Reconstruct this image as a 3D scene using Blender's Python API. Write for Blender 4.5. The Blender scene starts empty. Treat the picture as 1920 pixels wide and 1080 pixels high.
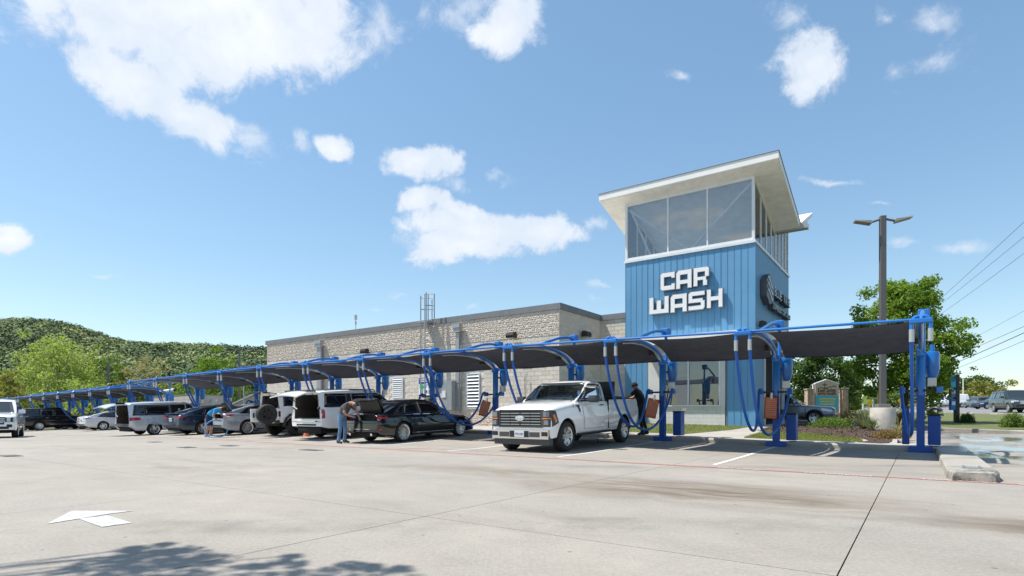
import bpy, bmesh, math, random
import numpy as np
from mathutils import Vector, Matrix
from mathutils.bvhtree import BVHTree
random.seed(7); RNG=np.random.default_rng(11)
sc=bpy.context.scene; COL=sc.collection
# ---------------------------------------------------------------- camera
F=1070.0; CX=960.0; HY=775.0
cam_d=bpy.data.cameras.new('camera'); cam=bpy.data.objects.new('camera',cam_d); COL.objects.link(cam)
cam_d.sensor_width=36; cam_d.lens=36*F/1920; cam_d.shift_y=(HY-540)/1920; cam_d.clip_end=5000; cam_d.clip_start=0.05
CAMZ=1.03
cam.location=(0,0,CAMZ); cam.rotation_euler=(math.pi/2,0,0); sc.camera=cam
sc.render.resolution_x=1024; sc.render.resolution_y=576
# ---------------------------------------------------------------- sun and sky
S=(Vector((.814,-.581,0))*-.48+Vector((-.581,-.814,0))*.27+Vector((0,0,1))).normalized(); SUN_EL=math.asin(S.z)
sd=bpy.data.lights.new('sun','SUN'); sd.energy=5.0; sd.angle=math.radians(.55); sd.color=(1,.955,.88)
so=bpy.data.objects.new('sun',sd); COL.objects.link(so); so.rotation_euler=S.to_track_quat('Z','Y').to_euler(); so.location=(-30,0,60)
w=bpy.data.worlds.new('World'); sc.world=w; w.use_nodes=True
sc.view_settings.view_transform='Standard'; sc.view_settings.look='None'; sc.view_settings.exposure=0.46; sc.view_settings.gamma=1
sc.view_settings.use_curve_mapping=False
def build_world():
    nt=w.node_tree; N=nt.nodes; L=nt.links; N.clear()
    def nd(t,**k):
        n=N.new(t)
        for a,b in k.items(): setattr(n,a,b)
        return n
    def mth(op,a,b=None,c=None,clamp=False):
        n=nd('ShaderNodeMath',operation=op); n.use_clamp=clamp
        for i,v in enumerate((a,b,c)):
            if v is None: continue
            if isinstance(v,(int,float)): n.inputs[i].default_value=v
            else: L.new(v,n.inputs[i])
        return n.outputs[0]
    out=nd('ShaderNodeOutputWorld')
    sky=nd('ShaderNodeTexSky',sky_type='NISHITA'); sky.sun_disc=False; sky.sun_elevation=SUN_EL
    sky.sun_rotation=math.atan2(S.x,S.y); sky.air_density=1.0; sky.dust_density=.35; sky.ozone_density=1.0; sky.altitude=0
    hs=nd('ShaderNodeHueSaturation'); hs.inputs['Saturation'].default_value=1.30; hs.inputs['Value'].default_value=1.0
    vm=nd('ShaderNodeVectorMath',operation='SCALE'); vm.inputs['Scale'].default_value=.15; L.new(sky.outputs[0],vm.inputs[0])
    gm=nd('ShaderNodeGamma'); gm.inputs[1].default_value=.67; L.new(vm.outputs[0],gm.inputs[0]); v2_=nd('ShaderNodeVectorMath',operation='MULTIPLY'); k_=.79/.12; v2_.inputs[1].default_value=(.95*k_,.985*k_,.975*k_)
    L.new(gm.outputs[0],v2_.inputs[0]); L.new(v2_.outputs[0],hs.inputs['Color'])
    bg=nd('ShaderNodeBackground'); bg.inputs[1].default_value=.12; L.new(hs.outputs[0],bg.inputs[0])
    tc=nd('ShaderNodeTexCoord'); sp=nd('ShaderNodeSeparateXYZ'); L.new(tc.outputs['Generated'],sp.inputs[0])
    yy=mth('MAXIMUM',sp.outputs[1],.05); u=mth('DIVIDE',sp.outputs[0],yy); v=mth('DIVIDE',sp.outputs[2],yy)
    # ragged edges: push the lookup around with noise of the direction
    nz=nd('ShaderNodeTexNoise'); nz.inputs['Scale'].default_value=7; nz.inputs['Detail'].default_value=9; nz.inputs['Roughness'].default_value=.58
    L.new(tc.outputs['Generated'],nz.inputs['Vector'])
    sc2=nd('ShaderNodeSeparateColor'); L.new(nz.outputs['Color'],sc2.inputs[0])
    u2=mth('MULTIPLY_ADD',mth('SUBTRACT',sc2.outputs[0],.5),.13,u); v2=mth('MULTIPLY_ADD',mth('SUBTRACT',sc2.outputs[1],.5),.11,v)
    blobs=[(300,10,300,75,0),(420,90,210,75,.0),(560,60,110,80,0),(250,150,130,55,.55),(330,215,120,38,.42),(690,45,70,65,0),(870,10,110,50,0),(945,40,48,55,.3),
      (470,262,62,24,.3),(556,265,22,24,.0),(627,278,30,20,.3),(775,312,55,28,0),(815,300,45,24,0),(850,340,55,26,.3),(772,388,34,20,-.2),(850,395,62,22,.2),
      (880,430,120,32,.05),(1010,440,80,32,0),(860,468,90,30,0),(20,447,42,24,0),(950,322,34,16,0),(1125,425,40,22,0),(182,521,36,7,0),
      (1510,125,62,60,-.3),(1500,165,38,32,0),(1460,35,40,42,0),(1760,115,95,38,-.2),(1700,130,50,28,0),(1760,40,60,34,0),(1270,152,26,9,0),(1665,28,32,20,0),
      (1795,463,46,15,0),(1685,457,36,11,0),(1130,548,40,11,0),(1120,577,26,8,0),(880,580,34,8,0),(1835,650,90,12,0),(715,576,26,7,0),(750,552,36,6,0),(1650,383,20,7,0),
      (1570,345,90,8,0),(80,12,60,30,.4)]
    weak={5,6,8,9,13,20,21,22,25,26,27,28,29,30,31,32,33,34,35,36,37,38,39,40}
    acc=None; accw=None
    for i,(px,py,a,b,rot) in enumerate(blobs):
        du=mth('SUBTRACT',u2,(px-CX)/F); dv=mth('SUBTRACT',v2,(HY-py)/F)
        c,s_=math.cos(rot),math.sin(rot)
        x=mth('ADD',mth('MULTIPLY',du,c*F/a),mth('MULTIPLY',dv,-s_*F/a*1.0)); y=mth('ADD',mth('MULTIPLY',du,s_*F/b),mth('MULTIPLY',dv,c*F/b))
        d=mth('SUBTRACT',1.40 if i not in weak else 1.25,mth('SQRT',mth('ADD',mth('MULTIPLY',x,x),mth('MULTIPLY',y,y))))
        if i in weak: accw=d if accw is None else mth('SMOOTH_MAX',accw,d,.25)
        else: acc=d if acc is None else mth('SMOOTH_MAX',acc,d,.25)
    # the same broken cumulus goes on where the camera does not look
    n2=nd('ShaderNodeTexNoise'); n2.inputs['Scale'].default_value=1.0; n2.inputs['Detail'].default_value=8
    pz=mth('MAXIMUM',sp.outputs[2],.06); cmb=nd('ShaderNodeCombineXYZ'); L.new(mth('DIVIDE',sp.outputs[0],pz),cmb.inputs[0]); L.new(mth('DIVIDE',sp.outputs[1],pz),cmb.inputs[1])
    L.new(cmb.outputs[0],n2.inputs['Vector'])
    gen=mth('MULTIPLY',mth('SUBTRACT',n2.outputs[0],.56),7)
    au=mth('ABSOLUTE',u); o1=mth('MULTIPLY',mth('SUBTRACT',au,.95),4,clamp=True); o2=mth('MULTIPLY',mth('SUBTRACT',v,.76),4,clamp=True)
    o3=mth('MULTIPLY',mth('SUBTRACT',.12,sp.outputs[1]),8,clamp=True); om=mth('MAXIMUM',mth('MAXIMUM',o1,o2),o3)
    acc=mth('MAXIMUM',acc,mth('SUBTRACT',mth('MULTIPLY',mth('ADD',gen,1),om),1))
    n3=nd('ShaderNodeTexNoise'); n3.inputs['Scale'].default_value=17; n3.inputs['Detail'].default_value=12; n3.inputs['Roughness'].default_value=.66; n3.inputs['Distortion'].default_value=.3; L.new(tc.outputs['Generated'],n3.inputs['Vector'])
    dens=mth('ADD',acc,mth('MULTIPLY',mth('SUBTRACT',n3.outputs[0],.52),2.2))
    mr=nd('ShaderNodeMapRange',interpolation_type='SMOOTHSTEP'); mr.inputs['From Min'].default_value=-.02; mr.inputs['From Max'].default_value=.62; L.new(dens,mr.inputs[0])
    densw=mth('ADD',accw,mth('MULTIPLY',mth('SUBTRACT',n3.outputs[0],.55),4.2)); mw=nd('ShaderNodeMapRange',interpolation_type='SMOOTHSTEP'); mw.inputs['From Min'].default_value=.0; mw.inputs['From Max'].default_value=1.5; L.new(densw,mw.inputs[0])
    cm=mth('MAXIMUM',mth('MULTIPLY',mr.outputs[0],.94),mth('MULTIPLY',mw.outputs[0],.72))
    # cloud colour: grey shading mixed in where thin, white where dense
    cl=nd('ShaderNodeMixRGB'); cl.inputs[1].default_value=(.70,.77,.87,1); cl.inputs[2].default_value=(.93,.95,.98,1); L.new(mth('ADD',mth('MULTIPLY',dens,.42),mth('MULTIPLY',mth('SUBTRACT',nz.outputs[0],.5),3.0),clamp=True),cl.inputs[0])
    bc=nd('ShaderNodeBackground'); bc.inputs[1].default_value=.83; L.new(cl.outputs[0],bc.inputs[0])
    mx=nd('ShaderNodeMixShader'); L.new(cm,mx.inputs[0]); L.new(bg.outputs[0],mx.inputs[1]); L.new(bc.outputs[0],mx.inputs[2])
    L.new(mx.outputs[0],out.inputs[0])
build_world()
# ---------------------------------------------------------------- layout frame: x to the right along the vacuum row, y away from the lot
DX=Vector((.814,-.581,0)); DY=Vector((.581,.814,0)); O0=Vector((10.79,15.07,0)); RZ=math.atan2(-.581,.814)
def sm(a,b,x):
    t=min(1,max(0,(x-a)/(b-a))); return t*t*(3-2*t)
def g(e,n):
    A=.17*sm(0,12,-e)
    z=A*sm(-6,0,n)+.03*min(max(n,0),10)+.017*min(max(n-10,0),160)
    z-=.015*min(max(-e-25,0),60)
    return z
def Wd(e,n,z=None,dz=0):
    p=O0+DX*e+DY*n; p.z=(g(e,n)+dz) if z is None else z; return p
def en(X,Y):
    v=Vector((X,Y,0))-O0; v.z=0; return v.dot(DX),v.dot(DY)
def gw(X,Y): return g(*en(X,Y))
def e_at(px,n):      # e of image column px on the line n
    u=(px-CX)/F; # (10.79+.814e+.581n)=u(15.07-.581e+.814n)
    return (u*(15.07+.814*n)-10.79-.581*n)/(.814+.581*u)
def n_at(px,e):
    u=(px-CX)/F
    return (u*(15.07-.581*e)-10.79-.814*e)/(.581-.814*u)
def z_at(py,e,n):
    Y=(O0+DX*e+DY*n).y; return CAMZ+(HY-py)/F*Y
def colY(px,Y): return Vector(((px-CX)/F*Y,Y,0))
# ---------------------------------------------------------------- materials
MATS={}
def mat(name,col=(.5,.5,.5),rough=.6,metal=0,coat=0,coat_r=.03,spec=.5,emit=None,trans=0,noise=None,bump=None,alpha=None,ior=1.45):
    if name in MATS: return MATS[name]
    m=bpy.data.materials.new(name); m.use_nodes=True; nt=m.node_tree; p=nt.nodes['Principled BSDF']
    p.inputs['Base Color'].default_value=(*col,1); p.inputs['Roughness'].default_value=rough; p.inputs['Metallic'].default_value=metal
    p.inputs['Coat Weight'].default_value=coat; p.inputs['Coat Roughness'].default_value=coat_r; p.inputs['Specular IOR Level'].default_value=spec
    p.inputs['Transmission Weight'].default_value=trans; p.inputs['IOR'].default_value=ior
    if emit: p.inputs['Emission Color'].default_value=(*emit[0],1); p.inputs['Emission Strength'].default_value=emit[1]
    tc=nt.nodes.new('ShaderNodeTexCoord')
    if noise:       # (scale, amount) -> colour mottling
        n=nt.nodes.new('ShaderNodeTexNoise'); n.inputs['Scale'].default_value=noise[0]; n.inputs['Detail'].default_value=6; nt.links.new(tc.outputs['Object'],n.inputs['Vector'])
        r=nt.nodes.new('ShaderNodeMapRange'); r.inputs['From Min'].default_value=.25; r.inputs['From Max'].default_value=.75
        r.inputs['To Min'].default_value=1-noise[1]; r.inputs['To Max'].default_value=1+noise[1]; nt.links.new(n.outputs[0],r.inputs[0])
        mx=nt.nodes.new('ShaderNodeVectorMath'); mx.operation='SCALE'; mx.inputs[0].default_value=col; nt.links.new(r.outputs[0],mx.inputs['Scale']); nt.links.new(mx.outputs[0],p.inputs['Base Color'])
    if bump:
        n=nt.nodes.new('ShaderNodeTexNoise'); n.inputs['Scale'].default_value=bump[0]; n.inputs['Detail'].default_value=5; nt.links.new(tc.outputs['Object'],n.inputs['Vector'])
        b=nt.nodes.new('ShaderNodeBump'); b.inputs['Strength'].default_value=bump[1]; b.inputs['Distance'].default_value=bump[2] if len(bump)>2 else .01
        nt.links.new(n.outputs[0],b.inputs['Height']); nt.links.new(b.outputs[0],p.inputs['Normal'])
    MATS[name]=m; return m
def leafmat(name,c1,c2,trans=.35):
    if name in MATS: return MATS[name]
    m=bpy.data.materials.new(name); m.use_nodes=True; nt=m.node_tree; N=nt.nodes; L=nt.links; p=N['Principled BSDF']; out=N['Material Output']
    a=N.new('ShaderNodeAttribute'); a.attribute_name='rnd'
    mx=N.new('ShaderNodeMixRGB'); mx.inputs[1].default_value=(*c1,1); mx.inputs[2].default_value=(*c2,1); L.new(a.outputs['Fac'],mx.inputs[0])
    L.new(mx.outputs[0],p.inputs['Base Color']); p.inputs['Roughness'].default_value=.62; p.inputs['Specular IOR Level'].default_value=.25
    t=N.new('ShaderNodeBsdfTranslucent'); tm=N.new('ShaderNodeVectorMath'); tm.operation='MULTIPLY'; tm.inputs[1].default_value=(1.25,1.35,.55); L.new(mx.outputs[0],tm.inputs[0]); L.new(tm.outputs[0],t.inputs[0])
    ms=N.new('ShaderNodeMixShader'); ms.inputs[0].default_value=trans; L.new(p.outputs[0],ms.inputs[1]); L.new(t.outputs[0],ms.inputs[2]); L.new(ms.outputs[0],out.inputs[0])
    MATS[name]=m; return m
def glassmat(name,tint=(.75,.8,.8),refl=.12,rough=.01):
    if name in MATS: return MATS[name]
    m=bpy.data.materials.new(name); m.use_nodes=True; nt=m.node_tree; N=nt.nodes; L=nt.links; N.remove(N['Principled BSDF'])
    t=N.new('ShaderNodeBsdfTransparent'); t.inputs[0].default_value=(*tint,1); gl=N.new('ShaderNodeBsdfGlossy'); gl.inputs['Roughness'].default_value=rough
    fr=N.new('ShaderNodeFresnel'); fr.inputs[0].default_value=1.5; ad=N.new('ShaderNodeMath'); ad.operation='ADD'; ad.use_clamp=True; ad.inputs[1].default_value=refl; L.new(fr.outputs[0],ad.inputs[0])
    ms=N.new('ShaderNodeMixShader'); L.new(ad.outputs[0],ms.inputs[0]); L.new(t.outputs[0],ms.inputs[1]); L.new(gl.outputs[0],ms.inputs[2]); L.new(ms.outputs[0],N['Material Output'].inputs[0])
    MATS[name]=m; return m
# ---------------------------------------------------------------- mesh helpers
class MB:
    def __init__(s): s.v=[]; s.f=[]; s.m=[]
    def add(s,vs,fs,mi=0,M=None):
        o=len(s.v)
        for p in vs:
            p=Vector(p); s.v.append(tuple(M@p) if M else tuple(p))
        for f in fs: s.f.append([i+o for i in f]); s.m.append(mi)
        return s
    def box(s,x0,x1,y0,y1,z0,z1,mi=0,M=None):
        vs=[(x,y,z) for z in (z0,z1) for y in (y0,y1) for x in (x0,x1)]
        return s.add(vs,[(0,2,3,1),(4,5,7,6),(0,1,5,4),(2,6,7,3),(0,4,6,2),(1,3,7,5)],mi,M)
    def cbox(s,c,d,mi=0,M=None):
        return s.box(c[0]-d[0]/2,c[0]+d[0]/2,c[1]-d[1]/2,c[1]+d[1]/2,c[2]-d[2]/2,c[2]+d[2]/2,mi,M)
    def bbox(s,x0,x1,y0,y1,z0,z1,b=.02,mi=0):     # box with chamfered edges
        c=[(x0,x0+b,x1-b,x1),(y0,y0+b,y1-b,y1),(z0,z0+b,z1-b,z1)]
        bm=bmesh.new(); bmesh.ops.create_cube(bm,size=1); 
        for v in bm.verts:
            v.co=Vector(((x0+x1)/2+v.co.x*(x1-x0),(y0+y1)/2+v.co.y*(y1-y0),(z0+z1)/2+v.co.z*(z1-z0)))
        bmesh.ops.bevel(bm,geom=bm.edges[:],offset=b,segments=2,affect='EDGES',profile=.5)
        bm.verts.index_update(); s.add([v.co.copy() for v in bm.verts],[[v.index for v in f.verts] for f in bm.faces],mi); bm.free(); return s
    def tube(s,pts,r,k=8,mi=0,caps=True,M=None):
        pts=[Vector(p) for p in pts]; n=len(pts); rr=r if isinstance(r,(list,tuple)) else [r]*n
        rings=[]; up=None
        for i,p in enumerate(pts):
            t=(pts[min(i+1,n-1)]-pts[max(i-1,0)]).normalized()
            if up is None: up=Vector((0,0,1)) if abs(t.z)<.9 else Vector((0,1,0))
            a=t.cross(up).normalized(); up=a.cross(t).normalized()
            rings.append([p+(a*math.cos(2*math.pi*j/k)+up*math.sin(2*math.pi*j/k))*rr[i] for j in range(k)])
        vs=[q for r_ in rings for q in r_]; fs=[]
        for i in range(n-1):
            for j in range(k): fs.append((i*k+j,i*k+(j+1)%k,(i+1)*k+(j+1)%k,(i+1)*k+j))
        if caps: fs.append(tuple(range(k))[::-1]); fs.append(tuple((n-1)*k+j for j in range(k)))
        return s.add(vs,fs,mi,M)
    def cyl(s,c,r,z0,z1,k=16,mi=0,r2=None,M=None): return s.tube([(c[0],c[1],z0),(c[0],c[1],z1)],[r,r if r2 is None else r2],k,mi,True,M)
    def prism(s,poly,y0,y1,mi=0,M=None):    # poly in (x,z), thickness along y
        n=len(poly); vs=[(x,y0,z) for x,z in poly]+[(x,y1,z) for x,z in poly]
        fs=[tuple(range(n)),tuple(range(n,2*n))[::-1]]+[(i,i+n,(i+1)%n+n,(i+1)%n) for i in range(n)]
        return s.add(vs,fs,mi,M)
    def lathe(s,prof,k=24,mi=0,M=None,axis='z'):
        vs=[];fs=[]; n=len(prof)
        for j in range(k):
            a=2*math.pi*j/k
            for r,z in prof:
                vs.append((r*math.cos(a),r*math.sin(a),z) if axis=='z' else (r*math.cos(a),z,r*math.sin(a)))
        for j in range(k):
            for i in range(n-1): fs.append((j*n+i,((j+1)%k)*n+i,((j+1)%k)*n+i+1,j*n+i+1))
        return s.add(vs,fs,mi,M)
    def mesh(s,name,mats,smooth=False,fixn=True):
        me=bpy.data.meshes.new(name); me.from_pydata(s.v,[],s.f)
        for m in (mats if isinstance(mats,(list,tuple)) else [mats]): me.materials.append(m)
        if any(s.m): me.polygons.foreach_set('material_index',s.m)
        if fixn:
            bm=bmesh.new(); bm.from_mesh(me); bmesh.ops.recalc_face_normals(bm,faces=bm.faces[:]); bm.to_mesh(me); bm.free()
        if smooth:
            me.polygons.foreach_set('use_smooth',[True]*len(me.polygons))
            if smooth!='all': me.set_sharp_from_angle(angle=math.radians(35))
        me.update(); return me
def link(o,parent=None):
    COL.objects.link(o)
    if parent: o.parent=parent
    return o
def part(name,mb,m,parent,smooth=False,loc=None,label=None,kind=None,fixn=True):
    me=mb.mesh(name,m,smooth,fixn) if isinstance(mb,MB) else mb
    o=bpy.data.objects.new(name,me); link(o,parent)
    if loc: o.location=loc
    if label: o['label']=label
    if kind: o['kind']=kind
    return o
def thing(name,label,cat,loc=(0,0,0),rz=0,group=None):
    o=bpy.data.objects.new(name,None); o.empty_display_size=.2; link(o); o.location=loc; o.rotation_euler=(0,0,rz)
    tag(o,label,cat,group); return o
def tag(o,label,cat,group=None):
    o['label']=label; o['category']=cat
    if group: o['group']=group
    return o
def struct(name,mb,m,smooth=False,kind='structure',parent=None):
    o=part(name,mb,m,parent,smooth); 
    if parent is None: o['kind']=kind
    return o
def dup(o,parent=None):
    c=o.copy(); COL.objects.link(c); c.parent=parent
    for ch in list(o.children): dup(ch,c)
    return c
def text_mesh(txt,size,ext=.0,name='text',align='CENTER',sx=1.0,bold=0):
    cu=bpy.data.curves.new(name,'FONT'); cu.body=txt; cu.size=size; cu.extrude=ext; cu.align_x=align; cu.offset=bold; cu.resolution_u=3
    o=bpy.data.objects.new(name,cu); COL.objects.link(o); dg=bpy.context.evaluated_depsgraph_get()
    me=bpy.data.meshes.new_from_object(o.evaluated_get(dg)); bpy.data.objects.remove(o); me.name=name
    for v in me.vertices: v.co.x*=sx
    return me
def text(name,txt,size,m,parent,loc,rot,ext=.004,align='CENTER',sx=1.0,bold=0,label=None):
    me=text_mesh(txt,size,ext,name,align,sx,bold); me.materials.clear(); me.materials.append(m)
    o=bpy.data.objects.new(name,me); link(o,parent); o.location=loc; o.rotation_euler=rot
    if label: o['label']=label
    return o
def leaves(name,C,size,m,parent=None,aspect=.6,rnd=None,flat=0.0,nrm=None,jit=.7):
    """one mesh of small quads at the points C (n,3)"""
    n=len(C); a=RNG.normal(size=(n,3)); a=a if nrm is None else nrm+a*jit
    if flat: a[:,2]+=flat*np.sign(a[:,2]+1e-6)*1.0
    a/=np.linalg.norm(a,axis=1)[:,None]; b=RNG.normal(size=(n,3)); b-=a*(a*b).sum(1)[:,None]; b/=np.linalg.norm(b,axis=1)[:,None]; c=np.cross(a,b)
    sz=(size*RNG.uniform(.6,1.35,n))[:,None]; 
    v=np.empty((n,4,3)); v[:,0]=C-b*sz*.5; v[:,1]=C+c*sz*aspect*.5; v[:,2]=C+b*sz*.5; v[:,3]=C-c*sz*aspect*.5
    me=bpy.data.meshes.new(name); me.vertices.add(4*n); me.loops.add(4*n); me.polygons.add(n)
    me.vertices.foreach_set('co',v.reshape(-1)); me.loops.foreach_set('vertex_index',np.arange(4*n,dtype=np.int32))
    me.polygons.foreach_set('loop_start',np.arange(0,4*n,4,dtype=np.int32)); me.polygons.foreach_set('loop_total',np.full(n,4,dtype=np.int32))
    at=me.attributes.new('rnd','FLOAT','FACE'); at.data.foreach_set('value',(RNG.random(n) if rnd is None else rnd).astype(np.float32))
    me.materials.append(m); me.update(); me.validate()
    o=bpy.data.objects.new(name,me); link(o,parent); return o
def catmull(pts,n=6):
    P=[Vector(p) for p in pts]; P=[P[0]*2-P[1]]+P+[P[-1]*2-P[-2]]; out=[]
    for i in range(1,len(P)-2):
        for k in range(n):
            t=k/n; a,b,c,d=P[i-1],P[i],P[i+1],P[i+2]
            out.append(.5*((2*b)+(c-a)*t+(2*a-5*b+4*c-d)*t*t+(3*b-a-3*c+d)*t**3))
    out.append(P[-2]); return out
# ================================================================ GROUND
def concrete_mat(name,base,wet=False,bright=1.0,broom=False,blackstain=False):
    m=bpy.data.materials.new(name); m.use_nodes=True; nt=m.node_tree; N=nt.nodes; L=nt.links; p=N['Principled BSDF']
    tc=N.new('ShaderNodeTexCoord')
    def noise(scale,detail=6,rough=.55,vec=None,dist=0):
        n=N.new('ShaderNodeTexNoise'); n.inputs['Scale'].default_value=scale; n.inputs['Detail'].default_value=detail; n.inputs['Roughness'].default_value=rough; n.inputs['Distortion'].default_value=dist
        L.new(vec or tc.outputs['Object'],n.inputs['Vector']); return n.outputs[0]
    def M(op,a,b=None,c=None,clamp=False):
        n=N.new('ShaderNodeMath'); n.operation=op; n.use_clamp=clamp
        for i,v in enumerate((a,b,c)):
            if v is None: continue
            if isinstance(v,(int,float)): n.inputs[i].default_value=v
            else: L.new(v,n.inputs[i])
        return n.outputs[0]
    def ramp(x,a,b,lo=0,hi=1):
        n=N.new('ShaderNodeMapRange'); n.inputs['From Min'].default_value=a; n.inputs['From Max'].default_value=b; n.inputs['To Min'].default_value=lo; n.inputs['To Max'].default_value=hi; L.new(x,n.inputs[0]); return n.outputs[0]
    def mix(f,c1,c2):
        n=N.new('ShaderNodeMixRGB'); 
        for i,v in ((0,f),(1,c1),(2,c2)):
            if isinstance(v,(int,float)): n.inputs[i].default_value=v
            elif isinstance(v,tuple): n.inputs[i].default_value=(*v,1)
            else: L.new(v,n.inputs[i])
        return n.outputs[0]
    sub=N.new('ShaderNodeVectorMath'); sub.operation='SUBTRACT'; L.new(tc.outputs['Object'],sub.inputs[0]); sub.inputs[1].default_value=tuple(O0)
    def dot(v):
        n=N.new('ShaderNodeVectorMath'); n.operation='DOT_PRODUCT'; L.new(sub.outputs[0],n.inputs[0]); n.inputs[1].default_value=tuple(v); return n.outputs['Value']
    e=dot(DX); n_=dot(DY)
    # stretched coordinates: tyre paths run along the lot
    cmb=N.new('ShaderNodeCombineXYZ'); wob=M('MULTIPLY',M('SUBTRACT',noise(.25,3),.5),3.0); L.new(M('MULTIPLY',e,.22),cmb.inputs[0]); L.new(M('ADD',M('MULTIPLY',n_,1.0),wob),cmb.inputs[1])
    c=mix(ramp(noise(.35,5),.3,.7),tuple(x*.84 for x in base),(base[0]*1.14,base[1]*1.10,base[2]*1.0))
    c=mix(M('MULTIPLY',ramp(noise(1.7,9,.72),.36,.70),.75),c,tuple(x*.70 for x in base))
    c=mix(M('MULTIPLY',ramp(noise(30,6,.75),.42,.68),.75),c,tuple(x*1.22 for x in base))
    c=mix(M('MULTIPLY',ramp(noise(110,3,.7),.5,.72),.75),c,tuple(x*.62 for x in base))
    streak=M('MULTIPLY',ramp(noise(1.0,9,.7,cmb.outputs[0]),.44,.7),M('MULTIPLY',ramp(noise(.22,3),.40,.64),.62),clamp=True)
    c=mix(streak,c,(base[0]*.52,base[1]*.46,base[2]*.38))
    # darker brown drip stains in the traffic lane in front of the last stalls
    def blob(ce,cn,re,rn):
        a=M('DIVIDE',M('SUBTRACT',e,ce),re); b=M('DIVIDE',M('SUBTRACT',n_,cn),rn)
        return M('SUBTRACT',1,M('SQRT',M('ADD',M('MULTIPLY',a,a),M('MULTIPLY',b,b))),clamp=True)
    st=M('MAXIMUM',blob(-2.5,-11.0,3.6,1.5),blob(1.5,-11.6,2.2,.9)); st=M('MAXIMUM',st,M('MULTIPLY',blob(-5.5,-10.5,3.2,1.0),.6))
    stn=M('MULTIPLY',M('MULTIPLY',st,1.5,clamp=True),ramp(noise(1.6,9,.72,cmb.outputs[0]),.36,.58,0,1))
    c=mix(M('MULTIPLY',stn,.95,clamp=True),c,(base[0]*.42,base[1]*.35,base[2]*.26))
    # tyre scuffs
    wv=N.new('ShaderNodeTexWave'); wv.wave_type='RINGS'; wv.inputs['Scale'].default_value=.055; wv.inputs['Distortion'].default_value=2.5; wv.inputs['Detail'].default_value=3; wv.inputs['Detail Scale'].default_value=.4
    mp=N.new('ShaderNodeMapping'); mp.inputs['Location'].default_value=(9,-2,0); L.new(tc.outputs['Object'],mp.inputs['Vector']); L.new(mp.outputs[0],wv.inputs['Vector'])
    arcs=M('MULTIPLY',ramp(wv.outputs[1],.955,.985),ramp(noise(.5,6,.7),.47,.66)); c=mix(M('MULTIPLY',arcs,.45),c,(base[0]*.3,base[1]*.29,base[2]*.28))
    # fine scattered spots of gum and oil
    vo=N.new('ShaderNodeTexVoronoi'); vo.inputs['Scale'].default_value=2.6; L.new(tc.outputs['Object'],vo.inputs['Vector'])
    c=mix(M('MULTIPLY',ramp(vo.outputs['Distance'],.06,.035),.6),c,(.05,.048,.045))
    vo2=N.new('ShaderNodeTexVoronoi'); vo2.inputs['Scale'].default_value=.45; L.new(tc.outputs['Object'],vo2.inputs['Vector'])
    c=mix(M('MULTIPLY',M('MULTIPLY',ramp(vo2.outputs['Distance'],.25,.02),ramp(noise(9,6,.7),.45,.65)),.4),c,(base[0]*.4,base[1]*.36,base[2]*.3))
    # hairline cracks
    vc=N.new('ShaderNodeTexVoronoi'); vc.feature='DISTANCE_TO_EDGE'; vc.inputs['Scale'].default_value=.16; 
    dn=N.new('ShaderNodeTexNoise'); dn.inputs['Scale'].default_value=.8; dn.inputs['Detail'].default_value=8; L.new(tc.outputs['Object'],dn.inputs['Vector'])
    mv=N.new('ShaderNodeMixRGB'); mv.blend_type='ADD'; mv.inputs[0].default_value=1.0; L.new(tc.outputs['Object'],mv.inputs[1]); L.new(dn.outputs['Color'],mv.inputs[2]); L.new(mv.outputs[0],vc.inputs['Vector'])
    c=mix(M('MULTIPLY',M('MULTIPLY',ramp(vc.outputs['Distance'],.0012,.0004),ramp(noise(.13,3),.5,.56)),.35),c,(.07,.065,.06))
    # wet zones to the right, where the wash water runs out
    wm=M('MULTIPLY',ramp(noise(.42,7,.6,None,.6),.43,.52),M('MAXIMUM',M('MULTIPLY',ramp(e,-.3,1.2),ramp(n_,-4.5,-1.5)),M('MULTIPLY',ramp(e,3.8,6.5),ramp(n_,-11.5,-6.5))),clamp=True)
    damp=M('MULTIPLY',ramp(noise(.5,7,.65,cmb.outputs[0]),.42,.6),ramp(e,-1.0,5.5),clamp=True)
    allw=M('MAXIMUM',wm,M('MULTIPLY',damp,.35))
    c=mix(M('MULTIPLY',allw,.6),c,(base[0]*.45,base[1]*.45,base[2]*.45))
    if blackstain:
        c=mix(M('MULTIPLY',ramp(noise(3.5,6,.65),.42,.62),M('MULTIPLY',ramp(n_,-6.3,-7.3),ramp(e,-.9,-.5))),c,(.03,.03,.032))
        c=mix(M('MULTIPLY',ramp(noise(1.2,7,.65),.4,.75),.5),c,(base[0]*.6,base[1]*.57,base[2]*.52))
    L.new(c,p.inputs['Base Color'])
    r=M('SUBTRACT',.86,M('MULTIPLY',wm,.82)); L.new(r,p.inputs['Roughness'])
    # broom finish plus grit
    mp2=N.new('ShaderNodeMapping'); mp2.inputs['Rotation'].default_value=(0,0,.62); mp2.inputs['Scale'].default_value=(34,1.1,1); L.new(tc.outputs['Object'],mp2.inputs['Vector']); w1n=noise(1.0,4,.6,mp2.outputs[0])
    h=M('ADD',M('MULTIPLY',w1n,ramp(e,-4,3,.5,1.6)),M('MULTIPLY',noise(60,4,.7),.9)); h=M('MULTIPLY',h,M('SUBTRACT',1,M('MULTIPLY',wm,.96)))
    b=N.new('ShaderNodeBump'); b.inputs['Strength'].default_value=.5; b.inputs['Distance'].default_value=.006; L.new(h,b.inputs['Height']); L.new(b.outputs[0],p.inputs['Normal'])
    return m
CB=(.314,.290,.260)
M_conc=concrete_mat('concrete',CB); M_walk=concrete_mat('walk_concrete',(.40,.375,.34)); M_kerb=concrete_mat('kerb_concrete',(.40,.38,.34),blackstain=True)
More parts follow.
